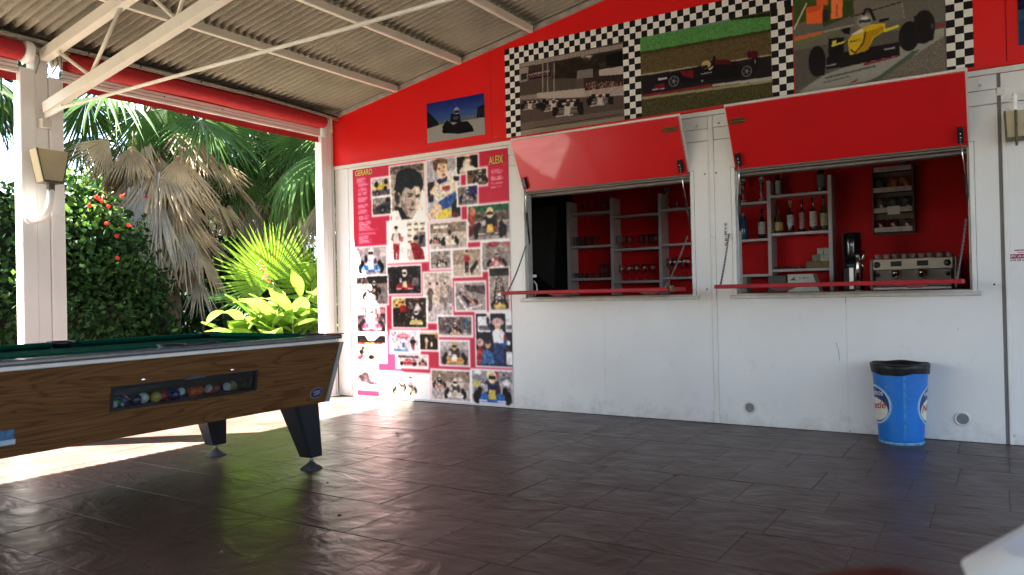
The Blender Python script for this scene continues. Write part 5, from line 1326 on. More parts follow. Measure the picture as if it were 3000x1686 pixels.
# photo 1: race start, brownish monochrome
c = Canvas(-3.459, -2.4945, ZB0, ZP1, 250, 162, (92, 80, 74)); c.crop = (1470, 100, 4.524)
c.poly([(245, 380), (1630, 120), (1630, 330), (245, 560)], (70, 62, 52))
c.poly([(720, 400), (1300, 280), (1640, 220), (1640, 640), (720, 720)], (48, 42, 34))
c.poly([(1060, 300), (1220, 290), (1180, 360), (1100, 350)], (190, 175, 165))
for k in range(60):
    c.ell(rng.uniform(700, 1300), rng.uniform(330, 640), rng.uniform(15, 50), rng.uniform(15, 45), tuple(rng.uniform(28, 66) * np.array([1.05, .95, .8])), 0.6, 3)
c.poly([(240, 395), (1630, 130), (1630, 195), (240, 455)], (150, 140, 132))
for k in range(28): c.line((260 + 50 * k, 395 - 9.5 * k), (260 + 50 * k, 450 - 9.5 * k), 3, (110, 100, 94))
c.poly([(245, 460), (370, 440), (350, 650), (245, 700)], (150, 140, 134)); c.poly([(270, 540), (345, 525), (345, 605), (270, 620)], (28, 22, 22)); c.poly([(285, 555), (330, 548), (330, 590), (285, 600)], (60, 50, 48))
c.poly([(370, 510), (665, 470), (665, 570), (375, 615)], (58, 30, 34))
c.poly([(245, 650), (540, 600), (1110, 590), (1110, 740), (245, 830)], (86, 76, 68))
for x in (555, 620, 705): c.poly([(x - 6, 390), (x + 8, 390), (x + 8, 800), (x - 6, 800)], (150, 140, 130))
c.poly([(1010, 495), (1220, 465), (1220, 580), (1010, 610)], (128, 118, 112)); c.poly([(1000, 610), (1110, 590), (1110, 740), (1000, 750)], (96, 84, 76))
c.poly([(1300, 480), (1630, 430), (1630, 540), (1300, 565)], (176, 166, 160)); c.poly([(1395, 290), (1625, 230), (1625, 430), (1395, 430)], (26, 22, 20)); c.poly([(1300, 390), (1390, 380), (1390, 440), (1310, 450)], (70, 60, 52))
c.poly([(1100, 590), (1640, 560), (1640, 720), (1100, 760)], (62, 48, 42))
for k in range(150):
    col = [(150, 60, 55), (170, 150, 140), (40, 30, 28), (120, 100, 92)][k % 4]; c.ell(rng.uniform(1120, 1630), rng.uniform(640, 735), 9, 13, col, .8)
for k in range(40): c.line((1300 + 8 * k, 560), (1300 + 8 * k, 660), 3, (40, 34, 30), .6)
c.poly([(480, 790), (1115, 725), (1115, 870), (480, 860)], (176, 164, 154)); c.poly([(245, 830), (480, 800), (480, 870), (245, 880)], (140, 128, 120))
c.poly([(1115, 760), (1640, 690), (1640, 830), (1115, 860)], (172, 160, 152))
for k in range(3): c.line((1115, 785 + 24 * k), (1640, 715 + 30 * k), 5, (128, 114, 108))
c.poly([(245, 880), (1640, 820), (1640, 1060), (245, 1300)], (92, 78, 72)); c.poly([(245, 1190), (1640, 1000), (1640, 1120), (245, 1290)], (112, 98, 90)); c.poly([(245, 1290), (1640, 1100), (1650, 1180), (245, 1400)], (150, 138, 124)); c.line((245, 1285), (1640, 1060), 12, (66, 54, 50))
def f3_front(x, y, k, body=(190, 180, 172)):
    D = (30, 25, 25)
    c.poly([(x - 95 * k, y - 75 * k), (x + 95 * k, y - 90 * k), (x + 95 * k, y - 70 * k), (x - 95 * k, y - 55 * k)], (196, 188, 180))
    for sx_, dy in ((-150, 20), (-95, -35), (100, -45), (150, 5)): c.poly([(x + (sx_ - 30) * k, y + (dy - 45) * k), (x + (sx_ + 28) * k, y + (dy - 52) * k), (x + (sx_ + 28) * k, y + (dy + 50) * k), (x + (sx_ - 30) * k, y + (dy + 55) * k)], D)
    c.poly([(x - 110 * k, y - 20 * k), (x + 110 * k, y - 40 * k), (x + 100 * k, y + 30 * k), (x - 100 * k, y + 45 * k)], (120, 110, 106))
    c.poly([(x - 40 * k, y - 45 * k), (x + 35 * k, y - 50 * k), (x + 20 * k, y + 60 * k), (x - 45 * k, y + 70 * k)], body)
    c.ell(x, y - 62 * k, 26 * k, 26 * k, (40, 34, 34)); c.ell(x - 5 * k, y - 72 * k, 14 * k, 10 * k, (190, 60, 50), .8)
    c.poly([(x - 140 * k, y + 70 * k), (x + 60 * k, y + 48 * k), (x + 60 * k, y + 62 * k), (x - 140 * k, y + 90 * k)], (176, 168, 162))
    c.line((x - 140 * k, y + 5 * k), (x - 40 * k, y - 5 * k), 7, D); c.line((x + 140 * k, y - 10 * k), (x + 40 * k, y - 10 * k), 7, D)
for a in ((530, 900, .35), (390, 955, .7), (480, 905, .3), (1350, 890, .6), (1240, 880, .6), (1320, 885, .95), (660, 940, .85), (700, 960, .9), (930, 950, .9), (890, 1010, 1.15)): f3_front(*a)
c.blur(1); c.grain(.025); P1_ = c.to_mesh('race_photo', PRINT, YB_, banner, .0005); P1_['label'] = 'brownish photo of a race start with billboards'
p, q = W(1470 + 380 / 4.524, 100 + 575 / 4.524), W(1470 + 645 / 4.524, 100 + 490 / 4.524)
wall_text('billboard_lettering', 'HORMANN', p[0], q[0], p[2] + .004, p[2] + .026, YB_ - .0012, mat('sign_pink_white', (0.42, 0.30, 0.30), 0.5), banner, bold=.02, slope=(q[2] - p[2]) * .12)
squiggle('billboard_small_print', p[0] + .004, q[0] - .006, p[2] - .009, p[2] - .002, YB_ - .0012, mat('sign_pale', (0.25, 0.19, 0.19), 0.5), banner)
# photo 2: dark car side-on
c = Canvas(-2.347, -1.3535, ZB0, ZP1, 250, 156, (88, 84, 52)); c.crop = (1860, 0, 3.9125)
c.poly([(60, 440), (1560, 150), (1560, 350), (70, 610)], (92, 142, 82)); c.poly([(60, 400), (1100, 210), (1100, 245), (60, 445)], (120, 132, 140)); c.poly([(1100, 225), (1560, 150), (1560, 195), (1100, 245)], (36, 46, 26))
c.poly([(70, 605), (1560, 345), (1560, 400), (70, 660)], (70, 72, 42)); c.poly([(70, 640), (1560, 380), (1570, 640), (80, 860)], (98, 84, 56))
c.grain(.03, 2)
c.poly([(80, 860), (1570, 630), (1575, 650), (80, 885)], (160, 150, 130)); c.poly([(80, 880), (1570, 645), (1580, 900), (90, 1110)], (38, 33, 36))
c.poly([(90, 1095), (950, 960), (950, 985), (90, 1125)], (126, 40, 50)); c.poly([(900, 975), (1580, 885), (1580, 925), (900, 1000)], (170, 165, 160)); c.poly([(90, 1120), (1580, 920), (1580, 960), (90, 1160)], (150, 140, 112))
c.poly([(90, 1150), (1580, 950), (1600, 1140), (95, 1400)], (78, 74, 44)); m_ = c.poly([(90, 1150), (1580, 950), (1600, 1140), (95, 1400)], (78, 74, 44)); c.grain(.07, 1, m_.astype(float))
K = (26, 20, 24); R_ = (118, 22, 40)
c.poly([(240, 960), (330, 875), (520, 830), (680, 790), (900, 700), (1050, 690), (1180, 740), (1300, 780), (1400, 640), (1420, 640), (1415, 760), (1360, 880), (1150, 900), (760, 945), (600, 960), (420, 970)], K)
c.poly([(525, 825), (675, 815), (680, 905), (560, 880)], R_); c.poly([(920, 705), (1060, 695), (1130, 745), (930, 745)], (96, 18, 32)); c.poly([(240, 990), (350, 960), (350, 1020), (230, 1035)], (120, 26, 48)); c.line((205, 1038), (345, 1022), 9, (190, 190, 195))
c.poly([(1295, 600), (1415, 590), (1418, 670), (1300, 680)], (84, 18, 28)); c.poly([(900, 660), (925, 650), (940, 700), (900, 720)], K); c.poly([(660, 785), (700, 775), (700, 800), (665, 805)], K)
c.ell(825, 750, 55, 48, (176, 160, 110)); c.poly([(775, 765), (840, 755), (850, 790), (790, 800)], (40, 34, 34)); c.poly([(850, 800), (910, 760), (900, 790), (870, 815)], (196, 180, 180))
for x, y in ((455, 940), (1290, 825)):
    c.ell(x, y, 75, 78, (24, 22, 24)); c.ell(x, y, 58, 62, (150, 148, 152)); c.ell(x, y, 50, 54, (40, 38, 42)); c.ell(x, y, 16, 18, (140, 138, 142))
    for k in range(5): a = k * 1.257; c.line((x, y), (x + 46 * math.cos(a), y + 50 * math.sin(a)), 6, (120, 118, 122))
c.poly([(275, 905), (380, 890), (380, 915), (278, 930)], (186, 180, 184)); c.poly([(760, 850), (890, 830), (892, 860), (765, 872)], (60, 54, 58)); c.ell(780, 935, 14, 10, (170, 170, 170)); c.ell(1385, 715, 4, 24, (226, 226, 226))
c.blur(1); c.grain(.02); c.to_mesh('race_photo', PRINT, YB_, banner, .0005)['label'] = 'photo of a dark red and black racing car in profile'
p, q = W(1860 + 765 / 3.9125, 866 / 3.9125), W(1860 + 890 / 3.9125, 836 / 3.9125)
wall_text('car_lettering', 'vodafone', p[0], q[0], p[2], p[2] + .012, YB_ - .0012, mat('car_text_white', (0.55, 0.55, 0.56), 0.5), banner, shear=.2, slope=(q[2] - p[2]) * .3)
# photo 3: yellow car
c = Canvas(-1.1985, -0.2745, ZB0, 3.30, 240, 246, (104, 98, 90)); c.crop = (2300, 0, 3.68)
c.poly([(80, -700), (1720, -900), (1720, 300), (90, 400)], (108, 104, 96)); c.poly([(80, 60), (260, 30), (260, 260), (90, 350)], (118, 104, 88)); c.poly([(90, 280), (650, 120), (1000, 20), (1000, -200), (90, -100)], (74, 88, 44))
m_ = c.poly([(350, 120), (1010, -60), (1010, 60), (420, 300)], (66, 80, 40)); c.poly([(235, 90), (420, 50), (410, 260), (240, 270)], (226, 108, 58)); c.poly([(240, 90), (400, 60), (380, 120), (250, 150)], (206, 92, 50))
c.poly([(505, -40), (630, -60), (620, 200), (500, 220)], (232, 130, 76)); c.poly([(330, -40), (470, -60), (470, 60), (350, 80)], (210, 100, 58)); c.poly([(760, -60), (960, -80), (970, 60), (900, 110), (790, 120)], (222, 116, 62)); c.line((565, 60), (560, 190), 14, (190, 90, 50)); c.line((850, 20), (870, 110), 14, (180, 84, 48)); c.poly([(410, 110), (470, 120), (470, 240), (410, 250)], (60, 52, 50))
c.line((100, 330), (240, 40), 14, (196, 190, 176))
c.poly([(90, 500), (800, 240), (1720, 100), (1720, 250), (1400, 330), (650, 420), (90, 640)], (112, 106, 98)); c.poly([(90, 410), (420, 340), (400, 380), (90, 460)], (186, 112, 76)); c.poly([(90, 460), (600, 330), (600, 350), (90, 520)], (110, 116, 80)); c.poly([(420, 340), (800, 260), (800, 275), (420, 365)], (150, 144, 132))
c.poly([(90, 560), (1000, 380), (1720, 240), (1720, 320), (700, 640), (90, 1000)], (96, 90, 84))
c.poly([(740, 20), (1250, -100), (1280, 200), (1000, 290), (760, 330)], (120, 114, 104)); c.line((720, 190), (1260, 30), 9, (46, 42, 38)); c.line((1262, 30), (1290, 215), 7, (150, 144, 128))
c.poly([(150, 1000), (420, 820), (900, 640), (1480, 430), (1720, 330), (1720, 420), (1400, 640), (900, 880), (300, 1010)], (150, 148, 140)); c.poly([(1600, 290), (1720, 265), (1720, 300), (1610, 320)], (150, 60, 64)); c.poly([(1610, 330), (1720, 310), (1720, 360), (1620, 400)], (156, 158, 140))
c.poly([(930, 890), (1380, 560), (1460, 540), (1230, 760), (1000, 880)], (84, 98, 84)); c.poly([(640, 940), (800, 850), (770, 890), (520, 970), (260, 1000)], (146, 40, 60)); c.line((440, 850), (980, 720), 18, (96, 100, 90)); c.line((420, 900), (700, 830), 14, (110, 112, 104)); c.poly([(850, 690), (1250, 600), (1240, 615), (850, 720)], (130, 44, 60))
m_ = c.poly([(1000, 890), (1380, 620), (1560, 500), (1720, 400), (1740, 780), (1000, 900)], (118, 110, 100)); c.grain(.05, 1, m_.astype(float))
D = (30, 27, 30); Yc = (204, 176, 40)
c.poly([(470, 430), (640, 410), (640, 640), (480, 680)], D); c.poly([(460, 620), (700, 560), (1240, 460), (1240, 600), (700, 720), (450, 760)], (34, 28, 30))
c.ell(350, 670, 92, 165, D); c.poly([(275, 560), (400, 530), (440, 700), (430, 820), (330, 830), (275, 740)], D); c.ell(555, 540, 85, 125, D)
c.ell(1340, 400, 112, 160, (36, 32, 34)); c.ell(1500, 300, 120, 180, (38, 34, 36)); c.poly([(1390, 190), (1530, 130), (1620, 300), (1600, 440), (1430, 480)], (38, 34, 36)); c.ell(1590, 290, 14, 30, (90, 84, 84))
c.poly([(680, 440), (740, 370), (870, 280), (1080, 260), (1090, 330), (960, 420), (900, 540), (870, 560), (700, 605)], Yc); c.poly([(870, 360), (1060, 290), (1070, 330), (940, 420), (905, 540), (780, 590)], (176, 138, 30)); c.poly([(1060, 330), (1230, 275), (1235, 300), (1070, 360)], (206, 196, 70)); c.poly([(500, 500), (660, 445), (665, 465), (510, 515)], (206, 196, 70)); c.poly([(515, 450), (560, 440), (560, 490), (515, 495)], (200, 190, 70))
c.poly([(720, 380), (830, 320), (860, 350), (730, 390)], (206, 200, 196)); c.line((870, 350), (850, 470), 12, (84, 40, 24)); c.line((850, 470), (760, 580), 12, (84, 40, 24)); c.line((760, 580), (710, 545), 10, (84, 40, 24))
c.ell(860, 235, 80, 68, (150, 146, 140)); c.ell(862, 222, 42, 34, (208, 206, 200)); c.poly([(800, 230), (925, 215), (930, 245), (800, 262)], (70, 66, 64)); c.line((850, 175), (870, 110), 20, D); c.line((870, 110), (920, 110), 20, D); c.line((920, 110), (970, 230), 22, D)
c.poly([(1020, 220), (1125, 200), (1125, 228), (1020, 250)], D); c.poly([(605, 330), (710, 300), (700, 380), (640, 370)], D); c.line((450, 660), (670, 450), 9, D); c.line((440, 735), (880, 640), 12, (40, 36, 38)); c.poly([(1060, 540), (1190, 510), (1190, 530), (1080, 552)], (150, 150, 150)); c.poly([(450, 715), (560, 690), (560, 705), (450, 728)], (150, 150, 150))
c.blur(1); c.grain(.02); c.to_mesh('race_photo', PRINT, YB_, banner, .0005)['label'] = 'photo of a yellow racing car on a kerb'
p, q = W(2300 + 700 / 3.68, 475 / 3.68), W(2300 + 832 / 3.68, 445 / 3.68)
wall_text('car_lettering', 'RACC', p[0], q[0], p[2], p[2] + .016, YB_ - .0012, mat('car_text_dark', (0.03, 0.025, 0.02), 0.5), banner, shear=.35, bold=.03, slope=(q[2] - p[2]) * .8)

# ---- single kart photo on the gable
c = Canvas(-4.480, -3.831, 2.409, 2.773, 170, 96, (40, 66, 140)); c.crop = (600, 0, 2.1467)
for k in range(50): c.rect_raw(0, k, 170, k + 1, (30 + k * .7, 44 + k * 1.1, 110 + k * .8))
c.rect_raw(0, 46, 170, 56, (92, 98, 110)); c.rect_raw(0, 56, 170, 96, (150, 150, 146)); c.poly_raw([(0, 18), (16, 30), (34, 48), (36, 56), (0, 60)], (22, 28, 40)); c.poly_raw([(150, 30), (170, 24), (170, 56), (146, 54)], (22, 28, 40))
for k in range(30): c.line((1600 + 5 * k, 690), (1600 + 5 * k, 760), 1.5, (120, 124, 134), .5)
Kc = (20, 20, 26)
c.poly([(1500, 800), (1530, 760), (1570, 790), (1600, 770), (1660, 765), (1690, 800), (1700, 830), (1600, 845), (1510, 840)], Kc); c.poly([(1548, 770), (1555, 720), (1610, 720), (1618, 775)], (24, 24, 34)); c.ell(1590, 700, 18, 22, (150, 150, 160)); c.poly([(1575, 700), (1605, 695), (1605, 712), (1578, 716)], (30, 30, 40)); c.ell(1585, 745, 18, 12, (70, 72, 84)); c.ell(1522, 825, 22, 17, (14, 14, 18)); c.ell(1670, 815, 22, 17, (14, 14, 18))
c.line((1580, 640), (1590, 680), 3, (120, 130, 160), .6)
c.blur(1); c.grain(.02); o = c.to_mesh('kart_photo', PRINT, -0.0165); tag(o, 'small photo of a kart under blue sky on the red gable', 'photo')
# ---- blue print cut by the right picture edge
c = Canvas(0.107, 0.80, 2.432, 2.95, 120, 90, (40, 70, 104)); c.rect_raw(0, 0, 120, 52, (18, 22, 34)); c.rect_raw(0, 52, 120, 62, (56, 84, 112)); c.grain(.03)
for k in range(40): c.ell_raw(rng.uniform(0, 120), rng.uniform(0, 50), rng.uniform(1, 5), rng.uniform(1, 5), tuple(rng.uniform(20, 110, 3)), .7)
c.blur(2); o = c.to_mesh('night_photo', PRINT, -0.0165); tag(o, 'dark blue print on the gable, cut by the right picture edge', 'photo')

# ---- big collage poster
PX0, PX1, PZ0, PZ1 = -5.450, -3.602, 0.022, 2.262
c = Canvas(PX0, PX1, PZ0, PZ1, 330, 400, (196, 44, 74))
g = np.linspace(0, 1, 400)[:, None, None]; c.a = c.a * (1 - g * .08)
cA, cB, cP, cQ = (950, 350, 3.218), (950, 750, 2.897), (1040, 440, 5.171), (1250, 440, 5.171)
PMASK = np.zeros((400, 330))
def frame(tl, br, base, glow=3.0):
    c.crop = tl[2]; a = c.px(tl[0], tl[1]); c.crop = br[2]; b2 = c.px(br[0], br[1])
    PMASK[int(a[1]):int(b2[1]) + 1, int(a[0]):int(b2[0]) + 1] = 1.0
    c.rect_raw(a[0] - 1.5, a[1] - 1.5, b2[0] + 1.5, b2[1] + 1.5, (246, 236, 236), 1.0, glow); c.rect_raw(a[0], a[1], b2[0], b2[1], base)
    return a[0], a[1], b2[0], b2[1]
def sub(r, u, v): return r[0] + (r[2] - r[0]) * u, r[1] + (r[3] - r[1]) * v
def E(r, u, v, ru, rv, col, al=1.0): p_ = sub(r, u, v); c.ell_raw(p_[0], p_[1], (r[2] - r[0]) * ru, (r[3] - r[1]) * rv, col, al)
def Rr(r, u0, v0, u1, v1, col, al=1.0): a = sub(r, u0, v0); b2 = sub(r, u1, v1); c.rect_raw(a[0], a[1], b2[0] , b2[1], col, al)
def PP(r, pts, col, al=1.0): c.poly_raw([sub(r, *p_) for p_ in pts], col, al)
def tex(r, amp, n=60, cols=None):
    for k in range(n):
        u, v = rng.uniform(0.04, .96), rng.uniform(.04, .96); p_ = sub(r, u, v); ii, jj = int(p_[1]), int(p_[0])
        base = c.a[min(max(ii, 0), 399), min(max(jj, 0), 329)] * 255
        col = base + rng.normal(0, amp, 1) if cols is None else cols[k % len(cols)]
        s_ = rng.uniform(.01, .035); E(r, u, v, s_, s_ * rng.uniform(.5, 1.3), tuple(np.clip(col, 0, 255)), .7)
def track(r, sky, grass, road, hz=.35, t=.55):
    Rr(r, 0, 0, 1, hz, sky); Rr(r, 0, hz, 1, t, grass); Rr(r, 0, t, 1, 1, road)
def kart(r, u, v, s, body, suit=(40, 36, 40), helm=(214, 206, 196), num=(196, 180, 150)):
    k = (r[2] - r[0]) / max(r[3] - r[1], 1); D = (26, 22, 26)
    for sg in (-1, 1):
        E(r, u + sg * .36 * s, v + .10 * s * k, .085 * s, .13 * s * k, D); E(r, u + sg * .30 * s, v - .03 * s * k, .06 * s, .08 * s * k, (38, 34, 36))
    PP(r, [(u - .20 * s, v + .05 * s * k), (u - .16 * s, v - .22 * s * k), (u + .16 * s, v - .22 * s * k), (u + .20 * s, v + .05 * s * k)], suit)
    PP(r, [(u - .36 * s, v + .12 * s * k), (u - .26 * s, v + .02 * s * k), (u + .26 * s, v + .02 * s * k), (u + .36 * s, v + .12 * s * k), (u + .30 * s, v + .20 * s * k), (u - .30 * s, v + .20 * s * k)], body)
    PP(r, [(u - .10 * s, v + .14 * s * k), (u - .07 * s, v - .05 * s * k), (u + .07 * s, v - .05 * s * k), (u + .10 * s, v + .14 * s * k)], num)
    Rr(r, u - .33 * s, v + .15 * s * k, u - .12 * s, v + .18 * s * k, (236, 230, 230), .8); Rr(r, u + .12 * s, v + .15 * s * k, u + .33 * s, v + .18 * s * k, (236, 230, 230), .8)
    E(r, u - .15 * s, v - .08 * s * k, .05 * s, .08 * s * k, (210, 204, 204), .8); E(r, u + .15 * s, v - .08 * s * k, .05 * s, .08 * s * k, (90, 60, 66), .8)
    E(r, u, v - .30 * s * k, .10 * s, .13 * s * k, helm); Rr(r, u - .08 * s, v - .32 * s * k, u + .08 * s, v - .26 * s * k, (36, 30, 34))
def person(r, u, v, s, top, legs, skin=(222, 180, 150), hair=(50, 36, 30), w=1.0):
    PP(r, [(u - .10 * s * w, v), (u - .08 * s * w, v - .30 * s), (u + .08 * s * w, v - .30 * s), (u + .10 * s * w, v)], top)
    PP(r, [(u - .09 * s * w, v), (u + .09 * s * w, v), (u + .06 * s * w, v + .42 * s), (u + .01 * s, v + .42 * s), (u, v + .1 * s), (u - .02 * s, v + .42 * s), (u - .07 * s * w, v + .42 * s)], legs)
    PP(r, [(u - .10 * s * w, v - .28 * s), (u - .16 * s * w, v - .08 * s), (u - .12 * s * w, v - .06 * s), (u - .07 * s * w, v - .2 * s)], top); PP(r, [(u + .10 * s * w, v - .28 * s), (u + .16 * s * w, v - .08 * s), (u + .12 * s * w, v - .06 * s), (u + .07 * s * w, v - .2 * s)], top)
    E(r, u, v - .38 * s, .05 * s * w, .075 * s, skin); E(r, u, v - .43 * s, .05 * s * w, .04 * s, hair)
GR = (142, 132, 130); RD = (150, 142, 142); SEP = (176, 160, 146)
r = frame((622, 455, cA), (955, 950, cA), (150, 138, 128)); c.crop = cP          # monochrome portrait
c.poly([(540, 260), (1040, 200), (1060, 660), (880, 1020), (740, 1070), (560, 1080), (560, 560)], (172, 160, 150)); c.poly([(1000, 560), (1060, 640), (1080, 1040), (870, 1050), (940, 860)], (234, 224, 212)); c.poly([(540, 260), (1040, 200), (1040, 300), (540, 380)], (120, 108, 100))
SK = (184, 170, 158); HR = (34, 28, 26)
c.poly([(610, 850), (720, 880), (880, 1040), (870, 1060), (720, 1075), (600, 1000)], (44, 38, 38)); c.poly([(570, 930), (660, 910), (720, 1075), (560, 1080)], (226, 220, 216))
c.poly([(680, 640), (740, 560), (1000, 560), (1010, 640), (985, 760), (945, 880), (900, 1000), (850, 1035), (790, 1010), (720, 900), (690, 800)], SK); c.poly([(690, 760), (760, 780), (800, 900), (800, 1010), (720, 900)], (150, 136, 126)); c.poly([(900, 560), (1005, 560), (990, 760), (950, 880), (920, 900), (930, 700)], (206, 194, 182))
c.poly([(600, 600), (620, 480), (630, 380), (700, 300), (800, 275), (900, 290), (1000, 370), (1035, 470), (1030, 560), (1000, 640), (985, 560), (900, 540), (860, 600), (760, 560), (720, 640), (700, 740), (640, 640)], HR)
c.ell(660, 715, 42, 75, (176, 162, 150)); c.ell(664, 718, 22, 46, (120, 106, 98)); c.poly([(610, 640), (650, 650), (690, 800), (640, 840), (610, 760)], HR, .7)
for k in range(16): c.line((700 + 20 * k, 330 + rng.uniform(-30, 40)), (760 + 18 * k, 420 + rng.uniform(-30, 60)), 9, tuple([rng.uniform(50, 96)] * 3), .6)
c.poly([(795, 660), (880, 665), (880, 680), (800, 676)], HR); c.poly([(920, 690), (990, 670), (990, 690), (925, 706)], HR); c.ell(840, 700, 32, 12, (60, 50, 48)); c.ell(955, 712, 26, 10, (60, 50, 48)); c.poly([(880, 720), (905, 820), (870, 850), (850, 830)], (150, 136, 126)); c.ell(868, 838, 20, 9, (100, 88, 82)); c.ell(862, 905, 42, 9, (90, 74, 70)); c.ell(862, 920, 36, 8, (160, 144, 136))
r = frame((970, 400, cA), (1285, 930, cA), (176, 176, 188)); c.crop = cQ         # boy in racing overalls
c.poly([(5, 180), (500, 90), (500, 300), (10, 480)], (170, 172, 186)); c.poly([(300, 330), (500, 280), (500, 420), (300, 420)], (214, 214, 220)); c.poly([(20, 500), (120, 480), (110, 780), (30, 800)], (60, 56, 66)); c.poly([(380, 760), (510, 720), (520, 1000), (390, 1020)], (34, 30, 36))
c.poly([(130, 500), (200, 440), (320, 390), (480, 400), (500, 560), (450, 700), (180, 790), (90, 680)], (212, 206, 192)); c.poly([(410, 400), (500, 400), (490, 470), (420, 460)], (40, 40, 54)); c.poly([(240, 560), (355, 535), (355, 600), (245, 610)], (176, 44, 56)); c.poly([(150, 470), (200, 440), (320, 400), (310, 470), (200, 520)], (46, 52, 104))
for k in range(26): c.ell(rng.uniform(150, 440), rng.uniform(610, 720), 14, 8, [(120, 130, 110), (160, 150, 140), (180, 60, 60), (90, 96, 120)][k % 4], .5)
c.poly([(160, 180), (260, 150), (320, 210), (318, 330), (280, 430), (210, 440), (150, 330)], (226, 190, 160)); c.poly([(95, 170), (180, 130), (300, 135), (320, 170), (315, 230), (290, 200), (180, 200), (150, 330), (110, 300)], (122, 92, 60)); c.ell(190, 290, 16, 10, (60, 44, 40)); c.ell(272, 258, 16, 10, (60, 44, 40)); c.ell(262, 378, 24, 12, (130, 60, 56)); c.ell(235, 325, 10, 14, (200, 160, 132))
c.poly([(180, 790), (430, 630), (470, 680), (400, 820), (330, 880), (250, 960), (200, 880)], (44, 96, 176)); c.poly([(40, 640), (150, 500), (180, 540), (80, 690)], (222, 188, 160)); c.poly([(40, 960), (160, 790), (240, 850), (230, 960), (90, 1050), (40, 1050)], (224, 192, 160)); c.poly([(130, 1045), (260, 890), (370, 890), (390, 1010), (200, 1045)], (228, 206, 60)); c.poly([(390, 960), (420, 920), (510, 990), (400, 1015)], (150, 40, 50)); c.line((300, 700), (370, 850), 10, (120, 160, 214), .7)
r = frame((1253, 360, cA), (1450, 490, cA), (62, 46, 40)); Rr(r, 0, .62, 1, 1, (120, 108, 104)); kart(r, .5, .62, 1.15, (214, 208, 200), (206, 200, 196), (226, 214, 180), (240, 230, 190)); tex(r, 20, 30)
r = frame((1350, 485, cA), (1532, 612, cA), (132, 106, 82)); Rr(r, 0, 0, 1, .3, (96, 78, 70)); tex(r, 25, 50); kart(r, .68, .62, .9, (70, 70, 84), (40, 40, 46)); Rr(r, 0, .85, .5, 1, (180, 172, 164))
r = frame((1262, 645, cA), (1445, 795, cA), (138, 128, 124)); Rr(r, .5, 0, 1, .5, (44, 52, 130)); kart(r, .5, .55, .95, (120, 110, 140), (96, 96, 136), (200, 200, 220)); tex(r, 12, 20)
r = frame((452, 570, cA), (622, 725, cA), (196, 186, 178)); Rr(r, 0, .62, 1, 1, (104, 92, 100)); tex(r, 0, 34, [(30, 26, 24), (40, 36, 30), (90, 76, 40)]); PP(r, [(.1, .5), (.4, .25), (.7, .3), (.95, .3), (.8, .55), (.3, .62)], (214, 188, 60)); E(r, .3, .8, .12, .17, (40, 36, 38)); E(r, .3, .8, .06, .09, (140, 130, 134)); E(r, .75, .55, .1, .12, (40, 36, 38)); E(r, .25, .3, .12, .15, (50, 42, 36)); E(r, .8, .2, .12, .15, (60, 50, 40))
r = frame((460, 745, cA), (630, 890, cA), (150, 140, 138)); PP(r, [(0, .55), (1, .2), (1, 1), (0, 1)], (96, 88, 88)); PP(r, [(.15, .6), (.5, .4), (1, .4), (1, .75), (.3, .9)], (66, 56, 60)); E(r, .55, .75, .15, .2, (34, 30, 32)); E(r, .55, .75, .08, .11, (130, 124, 126)); E(r, .1, .55, .08, .1, (190, 120, 110)); E(r, .85, .2, .12, .14, (46, 40, 40))
r = frame((1362, 825, cA), (1750, 1120, cA), (158, 150, 152)); Rr(r, 0, 0, 1, .18, (40, 122, 84)); Rr(r, 0, .18, 1, .3, (120, 106, 102)); Rr(r, 0, .3, 1, .46, (112, 104, 90)); Rr(r, 0, .46, 1, .52, (196, 188, 184)); tex(r, 14, 50); E(r, .08, .32, .10, .22, (176, 84, 60)); E(r, .1, .15, .08, .12, (206, 120, 90)); PP(r, [(0, .6), (.2, .5), (.25, .75), (0, .9)], (150, 40, 46)); kart(r, .53, .62, .92, (120, 104, 104), (30, 26, 32), (226, 204, 160), (222, 186, 70)); E(r, .80, .8, .06, .17, (28, 24, 26)); E(r, .18, .82, .05, .15, (28, 24, 26)); E(r, .66, .68, .04, .07, (190, 60, 70))
r = frame((600, 975, cA), (975, 1330, cA), (240, 232, 226)); person(r, .22, .55, .95, (214, 196, 190), (190, 52, 70)); PP(r, [(.12, .3), (.17, .28), (.14, .48), (.09, .42)], (120, 100, 100)); PP(r, [(.27, .28), (.33, .3), (.36, .44), (.3, .48)], (120, 100, 100)); E(r, .36, .44, .05, .07, (200, 120, 130))
for i in range(3):
    for j in range(4): Rr(r, .5 + .16 * i, .04 + .14 * j, .64 + .16 * i, .16 + .14 * j, (226, 214, 190) if (i + j) % 2 else (214, 202, 180)); Rr(r, .52 + .16 * i, .08 + .14 * j, .62 + .16 * i, .11 + .14 * j, (70, 58, 52), .8)
Rr(r, .75, .3, .97, .66, (128, 120, 118)); PP(r, [(.82, .4), (.95, .36), (.88, .52), (.94, .56), (.8, .6)], (50, 44, 46)); PP(r, [(.58, .55), (.72, .55), (.9, .75), (.94, .98), (.66, .98)], (178, 28, 42)); E(r, .72, .49, .06, .07, (196, 160, 136)); E(r, .72, .44, .06, .045, (30, 24, 24)); PP(r, [(.5, .7), (.62, .72), (.68, .98), (.5, .96)], (206, 190, 186)); tex((*sub(r, .5, .7), *sub(r, .7, .98)), 0, 16, [(40, 30, 34), (180, 60, 70)])
